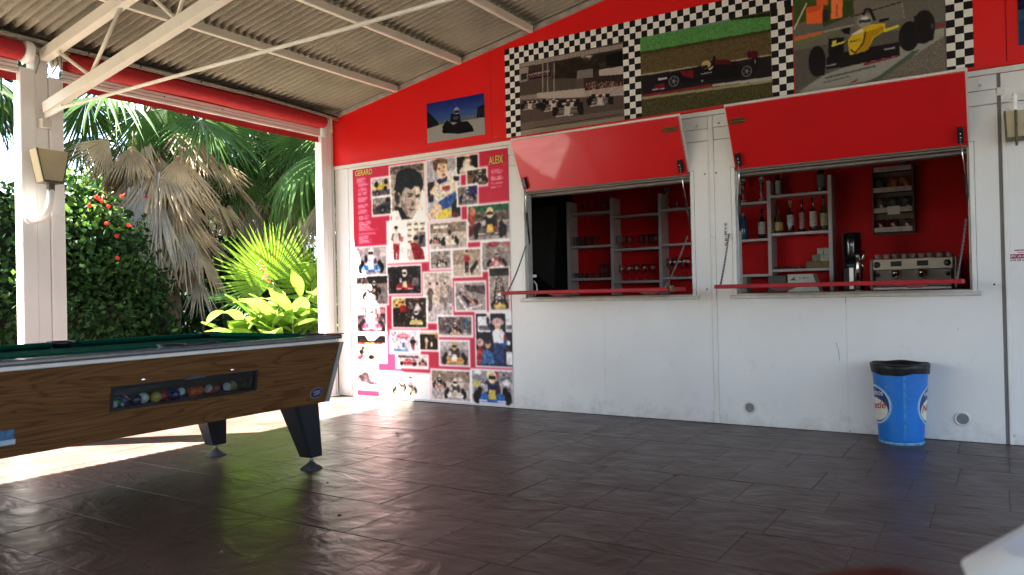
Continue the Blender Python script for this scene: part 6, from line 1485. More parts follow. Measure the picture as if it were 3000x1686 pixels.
r = frame((997, 990, cA), (1345, 1205, cA), (196, 184, 172)); Rr(r, 0, 0, 1, .38, (150, 134, 120)); tex(r, 26, 60); Rr(r, .1, .1, .5, .2, (230, 222, 214), .8); Rr(r, 0, .55, 1, 1, (186, 174, 166)); kart(r, .55, .66, .55, (226, 218, 206), (196, 184, 172), (120, 96, 84)); kart(r, .14, .66, .35, (180, 110, 100)); E(r, .38, .78, .05, .1, (40, 32, 30)); E(r, .72, .74, .04, .08, (40, 32, 30))
r = frame((1003, 1250, cA), (1195, 1400, cA), (168, 158, 152)); tex(r, 0, 120, [(40, 32, 32), (200, 190, 186), (120, 70, 66), (90, 84, 82), (150, 140, 136)]); kart(r, .55, .7, .6, (190, 180, 176))
r = frame((1212, 1235, cA), (1335, 165, cB), (172, 152, 134)); Rr(r, 0, .55, 1, 1, (196, 182, 166)); PP(r, [(.6, .75), (.86, .42), (.9, .55), (.66, .95)], (70, 58, 52)); person(r, .5, .48, .95, (190, 52, 56), (40, 32, 36), w=.8)
r = frame((1487, 1165, cA), (1768, 1410, cA), (164, 152, 148)); E(r, .38, .08, .2, .09, (186, 60, 76)); E(r, .85, .1, .15, .1, (196, 110, 116)); PP(r, [(0, .5), (.4, .3), (.6, .3), (1, .6), (1, 1), (0, 1)], (150, 140, 138)); kart(r, .5, .72, .75, (196, 110, 116), (176, 96, 100), (206, 190, 176), (214, 196, 190)); tex(r, 22, 40)
r = frame((300, 1220, cA), (530, 155, cB), (172, 160, 168)); Rr(r, 0, .5, 1, 1, (160, 150, 156)); kart(r, .5, .62, .95, (70, 130, 206), (206, 210, 224), (226, 214, 214), (230, 232, 240)); Rr(r, .8, .05, .98, .35, (206, 200, 200)); E(r, .34, .42, .05, .14, (40, 40, 60)); tex(r, 16, 24)
r = frame((540, 95, cB), (822, 315, cB), (58, 50, 54)); tex(r, 0, 70, [(196, 186, 184), (40, 32, 34), (120, 40, 46), (150, 120, 116)]); kart(r, .52, .62, .8, (170, 36, 46), (40, 32, 40), (222, 206, 196)); Rr(r, .02, .02, .98, .12, (60, 56, 58)); Rr(r, .75, .45, .95, .75, (150, 140, 146), .7)
r = frame((275, 180, cB), (540, 405, cB), (132, 122, 126)); Rr(r, 0, 0, 1, .25, (66, 56, 58)); Rr(r, 0, .25, 1, .36, (140, 120, 112)); kart(r, .58, .48, .5, (80, 40, 46)); kart(r, .45, .66, .55, (190, 180, 184), (40, 34, 40)); PP(r, [(0, .55), (.3, .5), (.1, .75), (0, .8)], (196, 190, 190)); tex(r, 10, 24)
r = frame((848, 150, cB), (1088, 560, cB), (206, 192, 184)); Rr(r, 0, 0, 1, .2, (190, 178, 168)); E(r, .8, .5, .35, .25, (120, 110, 112), .6); Rr(r, 0, .62, 1, 1, (186, 176, 182))
for u, t_, l_ in ((.22, (120, 104, 98), (96, 84, 84)), (.48, (206, 190, 170), (200, 184, 166)), (.76, (196, 178, 164), (150, 136, 130))): person(r, u, .5, .66, t_, l_, (206, 176, 156), (90, 70, 60), 1.2)
r = frame((1115, 230, cB), (1370, 460, cB), (158, 148, 150)); Rr(r, 0, 0, 1, .22, (172, 160, 158)); PP(r, [(.3, .1), (1, .12), (1, .45), (.4, .3)], (96, 84, 86)); PP(r, [(.02, .5), (.35, 1), (.4, 1), (.1, .45)], (222, 216, 218)); PP(r, [(.35, .95), (.9, .78), (.92, .82), (.4, 1)], (222, 216, 218))
for k in range(7): kart(r, .22 + .06 * k, .36 + .055 * k, .22 + .03 * k, [(196, 90, 90), (206, 196, 196), (60, 50, 56)][k % 3], (130, 90, 90))
r = frame((1405, 110, cB), (1575, 460, cB), (160, 148, 142)); Rr(r, 0, 0, 1, .18, (66, 56, 52)); PP(r, [(.3, .2), (.6, .2), (.95, 1), (.05, 1)], (178, 168, 164))
for k in range(6): kart(r, .5, .26 + .1 * k, .35 + .09 * k, [(196, 170, 90), (206, 196, 190), (120, 60, 60)][k % 3], (60, 50, 52))
kart(r, .5, .84, 1.0, (214, 180, 70), (50, 44, 50), (230, 220, 210), (236, 206, 110)); tex(r, 20, 30)
r = frame((280, 440, cB), (525, 650, cB), (84, 66, 74)); Rr(r, 0, .05, .3, .3, (206, 120, 130)); Rr(r, .34, .05, .62, .3, (206, 120, 130)); Rr(r, .7, .02, .98, .25, (206, 130, 140)); kart(r, .52, .62, 1.0, (206, 60, 90), (196, 150, 150), (222, 200, 196), (236, 226, 226)); tex(r, 20, 30)
r = frame((582, 360, cB), (870, 605, cB), (74, 58, 54)); Rr(r, 0, 0, .4, .35, (206, 176, 96)); tex(r, 0, 110, [(30, 24, 26), (190, 176, 166), (150, 34, 44), (60, 50, 46), (196, 180, 80)])
person(r, .30, .5, .8, (186, 34, 44), (40, 32, 34)); person(r, .12, .55, .7, (40, 32, 34), (30, 26, 28)); person(r, .75, .42, .6, (200, 196, 200), (150, 146, 156)); person(r, .55, .4, .55, (120, 110, 106), (60, 52, 54)); kart(r, .7, .75, .6, (206, 196, 90), (40, 34, 36))
r = frame((970, 520, cB), (1255, 680, cB), (120, 108, 110)); tex(r, 0, 130, [(30, 26, 30), (206, 200, 200), (60, 90, 130), (170, 60, 64), (96, 86, 84), (60, 64, 70)]); kart(r, .5, .72, .45, (190, 110, 60)); Rr(r, 0, .88, 1, 1, (172, 162, 164)); E(r, .82, .3, .08, .2, (60, 110, 150))
r = frame((1290, 490, cB), (1605, 940, cB), (34, 36, 70))                         # podium boy in blue
Rr(r, .04, .05, .4, .36, (220, 222, 226)); Rr(r, .06, .24, .4, .32, (50, 50, 60), .6); Rr(r, .82, 0, 1, .36, (214, 216, 222)); Rr(r, .84, .22, 1, .30, (60, 60, 70), .7); Rr(r, .82, .72, 1, .98, (206, 208, 214)); E(r, .89, .56, .06, .05, (226, 226, 230))
E(r, .6, .17, .18, .07, (196, 150, 140)); E(r, .6, .24, .085, .075, (222, 176, 150)); E(r, .6, .13, .14, .05, (190, 156, 160)); PP(r, [(.44, .34), (.52, .3), (.72, .3), (.8, .38), (.78, .56), (.48, .56)], (216, 218, 226)); PP(r, [(.44, .36), (.3, .2), (.28, .08), (.36, .04), (.38, .18), (.5, .32)], (60, 66, 100)); E(r, .35, .03, .06, .045, (214, 206, 190)); PP(r, [(.47, .56), (.79, .56), (.76, .98), (.5, .98)], (36, 84, 150)); PP(r, [(.78, .38), (.86, .5), (.82, .7), (.76, .56)], (60, 110, 170)); E(r, .8, .45, .05, .05, (196, 60, 70))
PP(r, [(.1, .98), (.14, .74), (.28, .68), (.46, .74), (.5, .98)], (46, 112, 176)); E(r, .32, .6, .085, .075, (206, 156, 134)); E(r, .32, .545, .09, .04, (70, 54, 50)); E(r, .1, .56, .1, .08, (200, 160, 146)); PP(r, [(0, .7), (.12, .62), (.2, .7), (.12, .98), (0, .98)], (176, 60, 66))
r = frame((280, 675, cB), (525, 895, cB), (196, 176, 166)); Rr(r, 0, 0, 1, .28, (46, 36, 36)); PP(r, [(.3, 0), (.8, 0), (.6, .2), (.4, .2)], (226, 222, 220)); Rr(r, 0, .28, .9, .36, (186, 60, 56)); Rr(r, .28, .28, .6, .36, (226, 190, 80)); PP(r, [(.1, .6), (.3, .48), (.6, .55), (.8, .85), (.6, .9), (.4, .7)], (222, 206, 110)); E(r, .16, .66, .09, .1, (40, 34, 34)); E(r, .5, .86, .1, .1, (40, 34, 34)); E(r, .22, .5, .07, .06, (60, 50, 50)); PP(r, [(0, .8), (.3, .75), (.1, 1), (0, 1)], (170, 50, 60)); PP(r, [(.78, .36), (1, .36), (1, 1), (.85, 1)], (232, 222, 216))
r = frame((565, 640, cB), (810, 820, cB), (214, 206, 218)); E(r, .45, .25, .22, .14, (216, 96, 130)); Rr(r, .28, .2, .62, .26, (240, 200, 214), .8); tex(r, 0, 60, [(120, 110, 130), (60, 110, 170), (190, 170, 180), (180, 70, 90), (40, 36, 44)]); person(r, .45, .55, .6, (226, 222, 230), (60, 120, 176)); person(r, .78, .6, .7, (40, 34, 40), (150, 60, 76)); Rr(r, 0, .85, .6, 1, (60, 140, 196), .7)
r = frame((815, 645, cB), (965, 800, cB), (56, 36, 22)); Rr(r, 0, 0, 1, .15, (206, 190, 160)); person(r, .36, .6, .8, (214, 190, 150), (190, 160, 120)); person(r, .66, .6, .75, (80, 50, 30), (60, 36, 24)); E(r, .66, .7, .07, .15, (230, 214, 190)); E(r, .95, .2, .12, .2, (206, 150, 60), .7)
r = frame((620, 845, cB), (878, 950, cB), (196, 186, 190)); Rr(r, 0, 0, .7, .2, (110, 100, 104)); PP(r, [(.1, .6), (.3, .3), (.6, .35), (.66, .7), (.3, .85)], (190, 60, 80)); Rr(r, .2, .45, .6, .52, (240, 230, 234)); E(r, .15, .7, .06, .16, (36, 30, 34)); E(r, .58, .75, .06, .16, (36, 30, 34)); kart(r, .85, .6, .3, (190, 90, 100))
r = frame((985, 725, cB), (1230, 930, cB), (150, 142, 146)); Rr(r, 0, 0, 1, .35, (176, 168, 170)); tex(r, 20, 40); kart(r, .5, .64, 1.0, (206, 150, 60), (70, 56, 60), (196, 176, 120), (222, 214, 214)); E(r, .16, .82, .07, .14, (40, 34, 36))
r = frame((280, 920, cB), (455, 1130, cB), (178, 164, 168)); PP(r, [(0, .5), (.4, .3), (.95, .5), (1, .85), (.4, .8), (0, .65)], (92, 76, 82)); PP(r, [(.5, .3), (.95, .5), (1, .7), (.7, .7)], (214, 120, 144)); tex(r, 24, 30)
r = frame((480, 990, cB), (895, 1215, cB), (236, 230, 226)); Rr(r, .3, .12, .34, .17, (60, 54, 56)); Rr(r, .45, .12, .5, .17, (60, 54, 56)); Rr(r, .6, .12, .65, .17, (60, 54, 56)); kart(r, .45, .65, .45, (206, 190, 110), (90, 76, 74)); kart(r, .62, .62, .3, (196, 186, 150), (110, 96, 92)); tex((*sub(r, .2, .5), *sub(r, .75, .8)), 30, 20)  # near-white base: glare of the sun patch put into the print colour
r = frame((915, 970, cB), (1240, 1235, cB), (186, 172, 160)); Rr(r, 0, 0, 1, .38, (150, 130, 112)); tex(r, 22, 70); Rr(r, 0, .6, 1, 1, (176, 164, 162)); kart(r, .2, .45, .4, (186, 110, 104)); kart(r, .62, .7, .65, (206, 196, 190), (96, 80, 80), (222, 214, 206)); E(r, .75, .28, .05, .07, (206, 190, 180))
r = frame((1255, 970, cB), (1605, 1260, cB), (176, 168, 170)); Rr(r, 0, .0, 1, .3, (150, 146, 150)); tex(r, 0, 60, [(50, 50, 70), (206, 206, 214), (60, 90, 160), (40, 36, 44)]); E(r, .14, .06, .1, .07, (226, 222, 222)); E(r, .5, .12, .14, .12, (222, 206, 186)); Rr(r, .56, .02, .66, .2, (190, 50, 70)); kart(r, .5, .68, 1.05, (50, 110, 196), (60, 70, 110), (226, 200, 150), (226, 196, 70)); E(r, .12, .42, .1, .1, (214, 200, 80), .8); E(r, .85, .35, .1, .1, (206, 206, 214)); E(r, .12, .82, .07, .16, (30, 28, 36)); E(r, .88, .82, .07, .16, (30, 28, 36))
# text columns
c.crop = cP
for y0_, lines in ((430, 6), (515, 4), (585, 4), (650, 4), (725, 6), (830, 5), (915, 5), (1005, 5), (1090, 9), (1205, 2), (1265, 2), (1310, 9)):
    for k in range(lines):
        w_ = rng.uniform(110, 170) if lines != 2 else rng.uniform(230, 300)
        if lines == 9: w_ = rng.uniform(130, 200)
        yy = y0_ + 13 * k; xx = (28 if y0_ < 440 else 50) + (12 if y0_ > 1000 else 0); c.poly([(xx, yy + 2), (xx + w_, yy - 18), (xx + w_, yy - 10), (xx, yy + 10)], (240, 186, 206), .85)
c.crop = cQ
for y0_, lines in ((300, 5), (400, 5), (497, 2), (560, 2)):
    for k in range(lines):
        w_ = rng.uniform(150, 190); yy = y0_ + 14 * k; c.poly([(975, yy), (975 + w_, yy - 14), (975 + w_, yy - 6), (975, yy + 8)], (240, 196, 210), .85)
c.line((790, 250), (1250, 200), 9, (228, 120, 140), .6)
c.a = np.clip(c.a, 0, 1); gy_ = c.a.mean(2, keepdims=True); PM_ = PMASK[..., None]; c.a = np.where(PM_ > 0, c.a * .62 + gy_ * .38 * np.array([1.06, .99, .95]), c.a); c.a = np.where(PM_ > 0, np.clip((c.a - .5) * 1.25 + .46, 0, 1), c.a); c.blur(1); c.grain(.05, 5, PMASK); c.grain(.045, 3, PMASK); c.blur(2); c.grain(.022, 2, PMASK); c.blur(1); c.grain(.01)
poster = c.to_mesh('collage_poster', PRINT2, -0.0035, None, 0.0015); tag(poster, 'tall crimson poster with a collage of kart racing photos on the white wall', 'poster')
M_YEL = mat('poster_yellow_ink', (0.72, 0.55, 0.08), 0.5); M_INK = mat('poster_black_ink', (0.03, 0.02, 0.02), 0.5)
for txt, cr, (xa_, ya_), (xb_, yb_), hh in (('GERARD', cP, (10, 405), (268, 372), 0.058), ('ALEIX', cQ, (948, 225), (1165, 196), 0.072)):
    p, q = W(cr[0] + xa_ / cr[2], cr[1] + ya_ / cr[2]), W(cr[0] + xb_ / cr[2], cr[1] + yb_ / cr[2])
    wall_text('name_shadow', txt, p[0] - .004, q[0] + .004, p[2] - .004, p[2] + hh + .004, -0.0062, M_INK, poster, bold=.035)
    wall_text('name_lettering', txt, p[0], q[0], p[2], p[2] + hh, -0.0072, M_YEL, poster, bold=.012)
# ---- stickers on the white wall
p = W(2127, 688); st_ = part('wall_sticker', mat('sticker_clear', (0.66, 0.64, 0.6), 0.35), None, 'box', p[0] - .014, p[0] + .014, -0.0095, -0.0076, p[2] - .085, p[2] + .09, .0006)
st_.data.transform(Matrix.Translation((0, .0075, 0)))
origin_to(st_, (p[0], -.001, p[2])); tag(st_, 'narrow upright sticker with dark lettering left of the right hatch', 'sticker')
squiggle('print_marks', p[0] - .009, p[0] + .009, p[2] - .08, p[2] + .08, -0.0035, M_INK, st_, vert=True)
p, q = W(2936, 757), W(3000, 750)
wl = thing('wall_lettering', 'red printed letter rows on the white wall, cut by the right picture edge', 'lettering', (p[0], -.001, p[2]))
M_CRIM = mat('crimson_vinyl', (0.32, 0.012, 0.06), 0.4)
part('stripe', M_CRIM, wl, 'box', 0.036, 0.52, -.0015, -.0003, p[2] - .006, p[2] + .022)
wall_text('lettering', 'Karting', 0.038, 0.20, p[2] - .003, p[2] + .018, -.0024, mat('vinyl_white', (0.7, 0.68, 0.68), 0.4), wl, shear=.2)
part('stripe', M_CRIM, wl, 'box', 0.058, 0.52, -.0015, -.0003, p[2] + .041, p[2] + .048); part('stripe', M_CRIM, wl, 'box', 0.075, 0.52, -.0015, -.0003, p[2] + .030, p[2] + .034)
squiggle('small_print', 0.036, 0.50, p[2] - .022, p[2] - .009, -.0015, mat('vinyl_grey_red', (0.25, 0.1, 0.12), 0.4), wl)

# ================================================================== GARDEN
M_FROND = mat('fan_palm_green', (0.058, 0.125, 0.024), 0.55, var=0.4, scale=2.5, translucent=0.3, spec=0.3)
M_FROND2 = mat('fan_palm_young_green', (0.17, 0.28, 0.025), 0.4, var=0.25, scale=3, translucent=0.45)
M_DEAD = mat('dead_frond_tan', (0.38, 0.275, 0.17), 0.85, var=0.45, scale=3, translucent=0.15)
M_DEAD2 = mat('dead_frond_grey', (0.38, 0.33, 0.275), 0.9, var=0.35, scale=3, translucent=0.1)
M_TRUNK = mat('palm_trunk_fibre', (0.10, 0.07, 0.045), 0.95, var=0.5, scale=9, bump=1.0, bscale=20)
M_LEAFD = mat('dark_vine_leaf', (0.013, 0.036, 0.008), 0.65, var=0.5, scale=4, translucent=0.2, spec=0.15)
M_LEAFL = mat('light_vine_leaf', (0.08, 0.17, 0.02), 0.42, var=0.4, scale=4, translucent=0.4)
M_CANNA = mat('canna_leaf_green', (0.18, 0.29, 0.04), 0.3, var=0.25, scale=5, translucent=0.4)
M_FLOWER = mat('trumpet_flower_red', (0.62, 0.05, 0.03), 0.5, var=0.2, scale=20, translucent=0.3)
M_STEM = mat('plant_stem', (0.10, 0.13, 0.04), 0.6, var=0.3, scale=10)

def fan_mesh(name, R, spread, nseg, fused, droop, petiole, m, seed, pleat=0.45, tipw=0.6, curl=0.0, ragged=0.12):
    r_ = np.random.default_rng(seed); V = []; Fq = []
    da = 2 * spread / nseg
    ts = [0.04, 0.3, fused, (1 + fused) / 2, 0.88, 1.0]
    for i in range(nseg):
        a = -spread + (i + .5) * da + r_.normal(0, da * .12)
        L = R * (0.70 + 0.30 * math.cos(a * 0.75)) * (1 + r_.uniform(-ragged, ragged)); dr = droop * r_.uniform(.6, 1.5); sw = r_.normal(0, 0.05)
        base = len(V)
        for t in ts:
            rr = L * t; hw = rr * math.tan(da / 2) * 1.03 if t <= fused else L * fused * math.tan(da / 2) * tipw * (1 - (t - fused) / (1 - fused)) ** 0.8 + 0.0015
            aa = a + sw * max(0, t - fused) * 2
            dx, dy = math.sin(aa), math.cos(aa)
            z = -dr * R * max(0, t - .35) ** 2 * 1.6 - curl * abs(math.sin(a)) * rr
            pz = hw * pleat
            V.append((dx * rr - dy * hw, petiole + dy * rr + dx * hw, z - pz)); V.append((dx * rr, petiole + dy * rr, z + pz)); V.append((dx * rr + dy * hw, petiole + dy * rr - dx * hw, z - pz))
        for k in range(len(ts) - 1):
            b0 = base + 3 * k; Fq += [(b0, b0 + 1, b0 + 4, b0 + 3), (b0 + 1, b0 + 2, b0 + 5, b0 + 4)]
    b = MB(); b.v = V; b.f = Fq; b.m = [0] * len(Fq); b.sm = [False] * len(Fq)
    pt = [(0, 0, -0.12 * petiole), (0, petiole * .5, 0.0), (0, petiole * 1.03, 0.0)]
    b.tube(pt, [0.016, 0.011, 0.008], 5)
    me = bpy.data.meshes.new(name); me.from_pydata([tuple(map(float, p)) for p in b.v], [], b.f); me.materials.append(m); me.update()
    return me
def orient(d, nrm):
    d = Vector(d).normalized(); n = Vector(nrm); n = (n - d * n.dot(d)).normalized(); x = d.cross(n)
    return Matrix((x, d, n)).transposed().to_4x4()
LIVE = [fan_mesh('frond', 0.9, 1.75, 32, .6, .3, .75, M_FROND, s, .45, .85) for s in (1, 2, 3)]
DEADM = [fan_mesh('dead_frond', 0.95, 0.62, 18, .62, .10, .45, M_DEAD, s, .6, .95, .12, .2) for s in (4, 5, 6)] + [fan_mesh('dead_frond', 0.95, 0.5, 16, .6, .08, .4, M_DEAD2, s, .6, .95, .12, .2) for s in (7, 8)]
DROOP = [fan_mesh('frond', 1.0, 1.2, 28, .55, .42, .8, M_FROND, s, .5, .9, .1, .15) for s in (9, 10)]
def put(me, parent, loc, M, s=1.0):
    o = bpy.data.objects.new(me.name.split('.')[0], me); COL.objects.link(o); o.parent = parent
    o.matrix_local = Matrix.Translation(Vector(loc) - wloc(parent)) @ M @ Matrix.Scale(s, 4); return o
def palm(x, y, zc, label, n_live, n_droop, n_dead, skirt, seed, s=1.0):
    r_ = random.Random(seed)
    t = thing('fan_palm', label, 'palm tree', (x, y, -.16), 'tall fan palms in the garden')
    b = MB(); zs_ = np.linspace(-.16, zc, 22); b.tube([(x + .03 * math.sin(z * 1.3), y, z) for z in zs_], [0.20 - 0.02 * k / 21 + .015 * math.sin(k * 2.4) for k in range(22)], 12); build(b, 'trunk', M_TRUNK, t)
    for k in range(n_live):
        az = 2.399 * k + r_.uniform(-.2, .2); el = math.radians(75 - 85 * (k / n_live))
        d = Vector((math.cos(az) * math.cos(el), math.sin(az) * math.cos(el), math.sin(el)))
        put(LIVE[k % 3], t, (x + d.x * .1, y + d.y * .1, zc + .1), orient(d, (0, 0, 1) if el < 1.2 else (-math.cos(az), -math.sin(az), .2)), s * r_.uniform(.9, 1.15))
    for k in range(n_droop):
        az = 2.399 * k + r_.uniform(-.3, .3); el = math.radians(r_.uniform(-55, -15))
        d = Vector((math.cos(az) * math.cos(el), math.sin(az) * math.cos(el), math.sin(el)))
        put(DROOP[k % 2], t, (x + d.x * .15, y + d.y * .15, zc - .02), orient(d, (math.cos(az), math.sin(az), 1)), s * r_.uniform(.9, 1.15))
    for k in range(n_dead):
        az = 2.399 * k + r_.uniform(-.4, .4); f = k / max(1, n_dead - 1)
        h = zc - .08 - skirt * f ** .9 + r_.uniform(-.05, .05)
        el = math.radians(r_.uniform(-84, -58) + (18 if f < .25 else 0))
        d = Vector((math.cos(az) * math.cos(el), math.sin(az) * math.cos(el), math.sin(el)))
        rad = .2 + .10 * r_.random()
        me = DEADM[r_.choice((0, 1, 2)) if f < .55 else r_.choice((0, 1, 3, 4))]
        put(me, t, (x + math.cos(az) * rad, y + math.sin(az) * rad, h), orient(d, (math.cos(az + r_.uniform(-.5, .5)), math.sin(az + r_.uniform(-.5, .5)), .2)), s * r_.uniform(.75, 1.1))
    return t
mp_ = palm(-9.0, 0.22, 3.6, 'tall fan palm with a thick skirt of dead fronds in the middle of the opening', 15, 3, 56, 1.35, 11, .9)
DEADW = [fan_mesh('dead_frond', 0.8, 0.75, 24, .6, .16, .3, M_DEAD, s, .6, .9, .1, .15) for s in (51, 52)]
DEADG = [fan_mesh('dead_frond', 0.95, 0.42, 18, .55, .05, .25, M_DEAD2, s, .6, .95, .1, .2) for s in (53, 54)]
GREENW = [fan_mesh('frond', 0.85, 1.35, 34, .5, .28, .4, M_FROND, s, .5, .85, .1, .12) for s in (55, 56)]
def hang(par, me, pet, px, py, X_, tilt, size, lean=0.25):
    # a frond hanging from its hub; tilt = sideways lean in the view (positive to the right), size in metres
    hub = SD(px, py, X_); right = Vector((RR[0], RR[1], 0)).normalized(); tc = Vector(CAM - hub).normalized()
    d = (Vector((0, 0, -1)) + right * tilt + tc * lean).normalized(); k = size / 0.9
    M_ = orient(d, tc + Vector((0, 0, .25))); h_ = Vector(hub) - M_.to_3x3() @ Vector((0, pet * k, 0)); return put(me, par, h_, M_, k)
for (kind, px_, py_, X_, tl_, sz_) in ((0, 388, 425, -8.55, .05, .62), (0, 525, 455, -8.35, .12, .95), (0, 570, 405, -8.5, .15, .85), (0, 318, 405, -8.6, -.75, .62), (0, 430, 400, -8.7, -.1, .6), (0, 640, 470, -8.6, .5, .7),
                                       (1, 462, 560, -8.4, .0, 1.0), (1, 415, 545, -8.5, -.05, 1.0), (1, 540, 650, -8.4, .05, .9), (1, 580, 800, -8.45, .1, .6), (1, 500, 600, -8.5, .1, .95), (1, 370, 600, -8.6, -.1, .9),
                                       (2, 420, 325, -8.6, -.45, .75), (2, 490, 318, -8.5, -.05, .65), (2, 610, 345, -8.5, .55, .95), (2, 255, 290, -8.9, -.2, .8), (2, 240, 400, -9.2, .3, .6), (2, 695, 515, -8.8, .1, .72), (2, 750, 420, -8.9, .5, .9), (2, 905, 380, -7.6, -.75, .8)):
    me_, pt_ = ((DEADW, .3), (DEADG, .25), (GREENW, .4))[kind]; hang(mp_, me_[int(px_) % 2], pt_, px_, py_, X_, tl_ - (.1 if kind < 2 else 0), sz_ * (.86 if kind < 2 else 1))
palm(-9.6, 2.35, 3.75, 'fan palm with hanging green fronds at the right of the opening', 26, 18, 26, 1.2, 12)
palm(-10.8, -1.75, 4.35, 'fan palm partly behind the lamp post with drooping green fronds', 18, 9, 8, .6, 13)
palm(-10.8, -3.6, 4.4, 'fan palm at the far left seen past the post', 24, 14, 14, 1.0, 14)
palm(-11.8, 4.6, 4.2, 'fan palm standing furthest back at the right of the opening', 22, 12, 16, 1.2, 15)

palm(-6.85, 1.35, 3.25, 'fan palm close behind the kiosk corner whose fronds hang over the opening', 16, 7, 6, .5, 16, .9)
# leaf masses
def leaf_cloud(name, pts, size, mats, parent, seed, up=0.4, sunlit_z=None):
    r_ = np.random.default_rng(seed); n = len(pts)
    d = r_.normal(0, 1, (n, 3)); d[:, 2] -= 0.35; d /= np.linalg.norm(d, axis=1)[:, None]
    q = r_.normal(0, 1, (n, 3)); q[:, 2] += up; q -= d * (q * d).sum(1)[:, None]; q /= np.linalg.norm(q, axis=1)[:, None]
    sd = np.cross(d, q); L = size * r_.uniform(.6, 1.4, n)[:, None]; w = L * .32
    P0 = pts - d * L * .5; P1 = pts + sd * w - q * L * .06; P2 = pts + d * L * .55 - q * L * .05; P3 = pts - sd * w - q * L * .06; P4 = pts + q * L * .07
    co = np.stack([P0, P1, P2, P3, P4], 1).reshape(-1, 3)
    i = (np.arange(n) * 5)[:, None]
    tri = np.concatenate([i + np.array([0, 1, 4]), i + np.array([1, 2, 4]), i + np.array([2, 3, 4]), i + np.array([3, 0, 4])], 1).reshape(-1, 3)
    off = wloc(parent); co = co - np.array(off)
    me = bpy.data.meshes.new(name); me.vertices.add(len(co)); me.vertices.foreach_set('co', co.astype(np.float32).ravel())
    me.loops.add(len(tri) * 3); me.loops.foreach_set('vertex_index', tri.astype(np.int32).ravel())
    me.polygons.add(len(tri)); me.polygons.foreach_set('loop_start', np.arange(0, len(tri) * 3, 3, dtype=np.int32)); me.polygons.foreach_set('loop_total', np.full(len(tri), 3, np.int32))
    mi = (r_.random(n) < (.3 if sunlit_z is None else np.where(pts[:, 2] > sunlit_z, .5, .04))).astype(np.int32)  # pale leaves gathered above the given height: sunlight put into leaf colour
    for m in mats: me.materials.append(m)
    me.polygons.foreach_set('material_index', np.repeat(mi, 4)); me.update(); me.validate()
    o = bpy.data.objects.new(name, me); COL.objects.link(o); o.parent = parent; return o
def blob_points(blobs, n, seed, shell=.55):
    r_ = np.random.default_rng(seed); out = []
    vol = np.array([b[3] * b[4] * b[5] for b in blobs]); pr = vol / vol.sum()
    ks = r_.choice(len(blobs), n, p=pr)
    u = r_.normal(0, 1, (n, 3)); u /= np.linalg.norm(u, axis=1)[:, None]; rad = (shell + (1 - shell) * r_.random(n)) * (1 + .12 * r_.normal(0, 1, n))
    B = np.array(blobs)[ks]; p = B[:, :3] + u * rad[:, None] * B[:, 3:6]
    return p[p[:, 2] > -.12]
def shrub(name, label, blobs, n, size, mats, seed, cat='shrub', stems=6, sunlit_z=None):
    b0 = np.array(blobs); base = (float(b0[:, 0].mean()), float(b0[:, 1].mean()), -.16)
    t = thing(name, label, cat, base)
    leaf_cloud('foliage', blob_points(blobs, n, seed), size, mats, t, seed, sunlit_z=sunlit_z)
    r_ = random.Random(seed)
    for k in range(stems):
        bl = blobs[k % len(blobs)]; x, y = bl[0] + r_.uniform(-.2, .2), bl[1] + r_.uniform(-.3, .3)
        b = MB(); b.tube([(x, y, -.16), (x + r_.uniform(-.1, .1), y + r_.uniform(-.1, .1), bl[2] * .5), (bl[0] + r_.uniform(-.2, .2), bl[1] + r_.uniform(-.2, .2), bl[2] + bl[5] * .4)], [0.03, 0.02, 0.008], 6); build(b, 'stem', M_TRUNK, t)
    return t
r9 = random.Random(9)
vine_b = [(-8.2, -3.6, .7, .7, .8, .9), (-8.0, -2.5, .7, .65, .8, .9), (-8.1, -1.5, .7, .6, .8, .85), (-8.3, -.7, .6, .6, .6, .8), (-8.3, -2.9, 1.55, .6, .7, .6), (-8.25, -1.95, 1.6, .55, .6, .55), (-8.3, -1.25, 1.55, .5, .5, .5),
          (-8.4, -2.3, 1.95, .45, .5, .35), (-8.5, -3.3, 2.2, .5, .6, .5)]
for (px_, py_, X_, rr_) in ((215, 570, -8.0, .28), (250, 600, -7.95, .28), (290, 650, -7.9, .28), (235, 660, -7.85, .3), (330, 700, -8.0, .3), (370, 770, -8.0, .3), (300, 740, -7.85, .34), (420, 830, -8.1, .32), (230, 740, -7.8, .36), (370, 680, -8.3, .26)):
    q_ = SD(px_, py_, X_); vine_b.append((float(q_[0]), float(q_[1]), float(q_[2]), rr_ * .8, rr_ * 1.1, rr_))
vine = shrub('trumpet_vine', 'dense dark vine thicket with red trumpet flowers right of the lamp post', vine_b, 34000, 0.07, [M_LEAFD, M_LEAFL], 21, sunlit_z=1.75)
fl = [(283, 575), (290, 582), (300, 590), (320, 605), (343, 758), (360, 573), (425, 578), (312, 657), (380, 662), (262, 600), (345, 690)]
for k, (px, py) in enumerate(fl):
    X_ = -7.62 if px < 400 else -8.35
    p = SD(px, py, X_)
    b = MB(); d = Vector((r9.uniform(.3, 1), r9.uniform(-.8, .1), r9.uniform(-.5, .3))).normalized(); e = np.array(d)
    b.tube([p - e * .05, p, p + e * .022, p + e * .03], [0.004, 0.006, 0.012, 0.022], 7, cap=False); build(b, 'flower', M_FLOWER, vine)
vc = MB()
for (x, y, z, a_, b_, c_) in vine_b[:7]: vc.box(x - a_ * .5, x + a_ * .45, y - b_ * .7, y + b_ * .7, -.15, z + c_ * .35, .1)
build(vc, 'dark_core', mat('vine_core_dark', (0.016, 0.018, 0.010), 0.95, var=0.5, scale=8, spec=0.1), vine)  # opaque dark boxes added inside the vine to stop light coming through
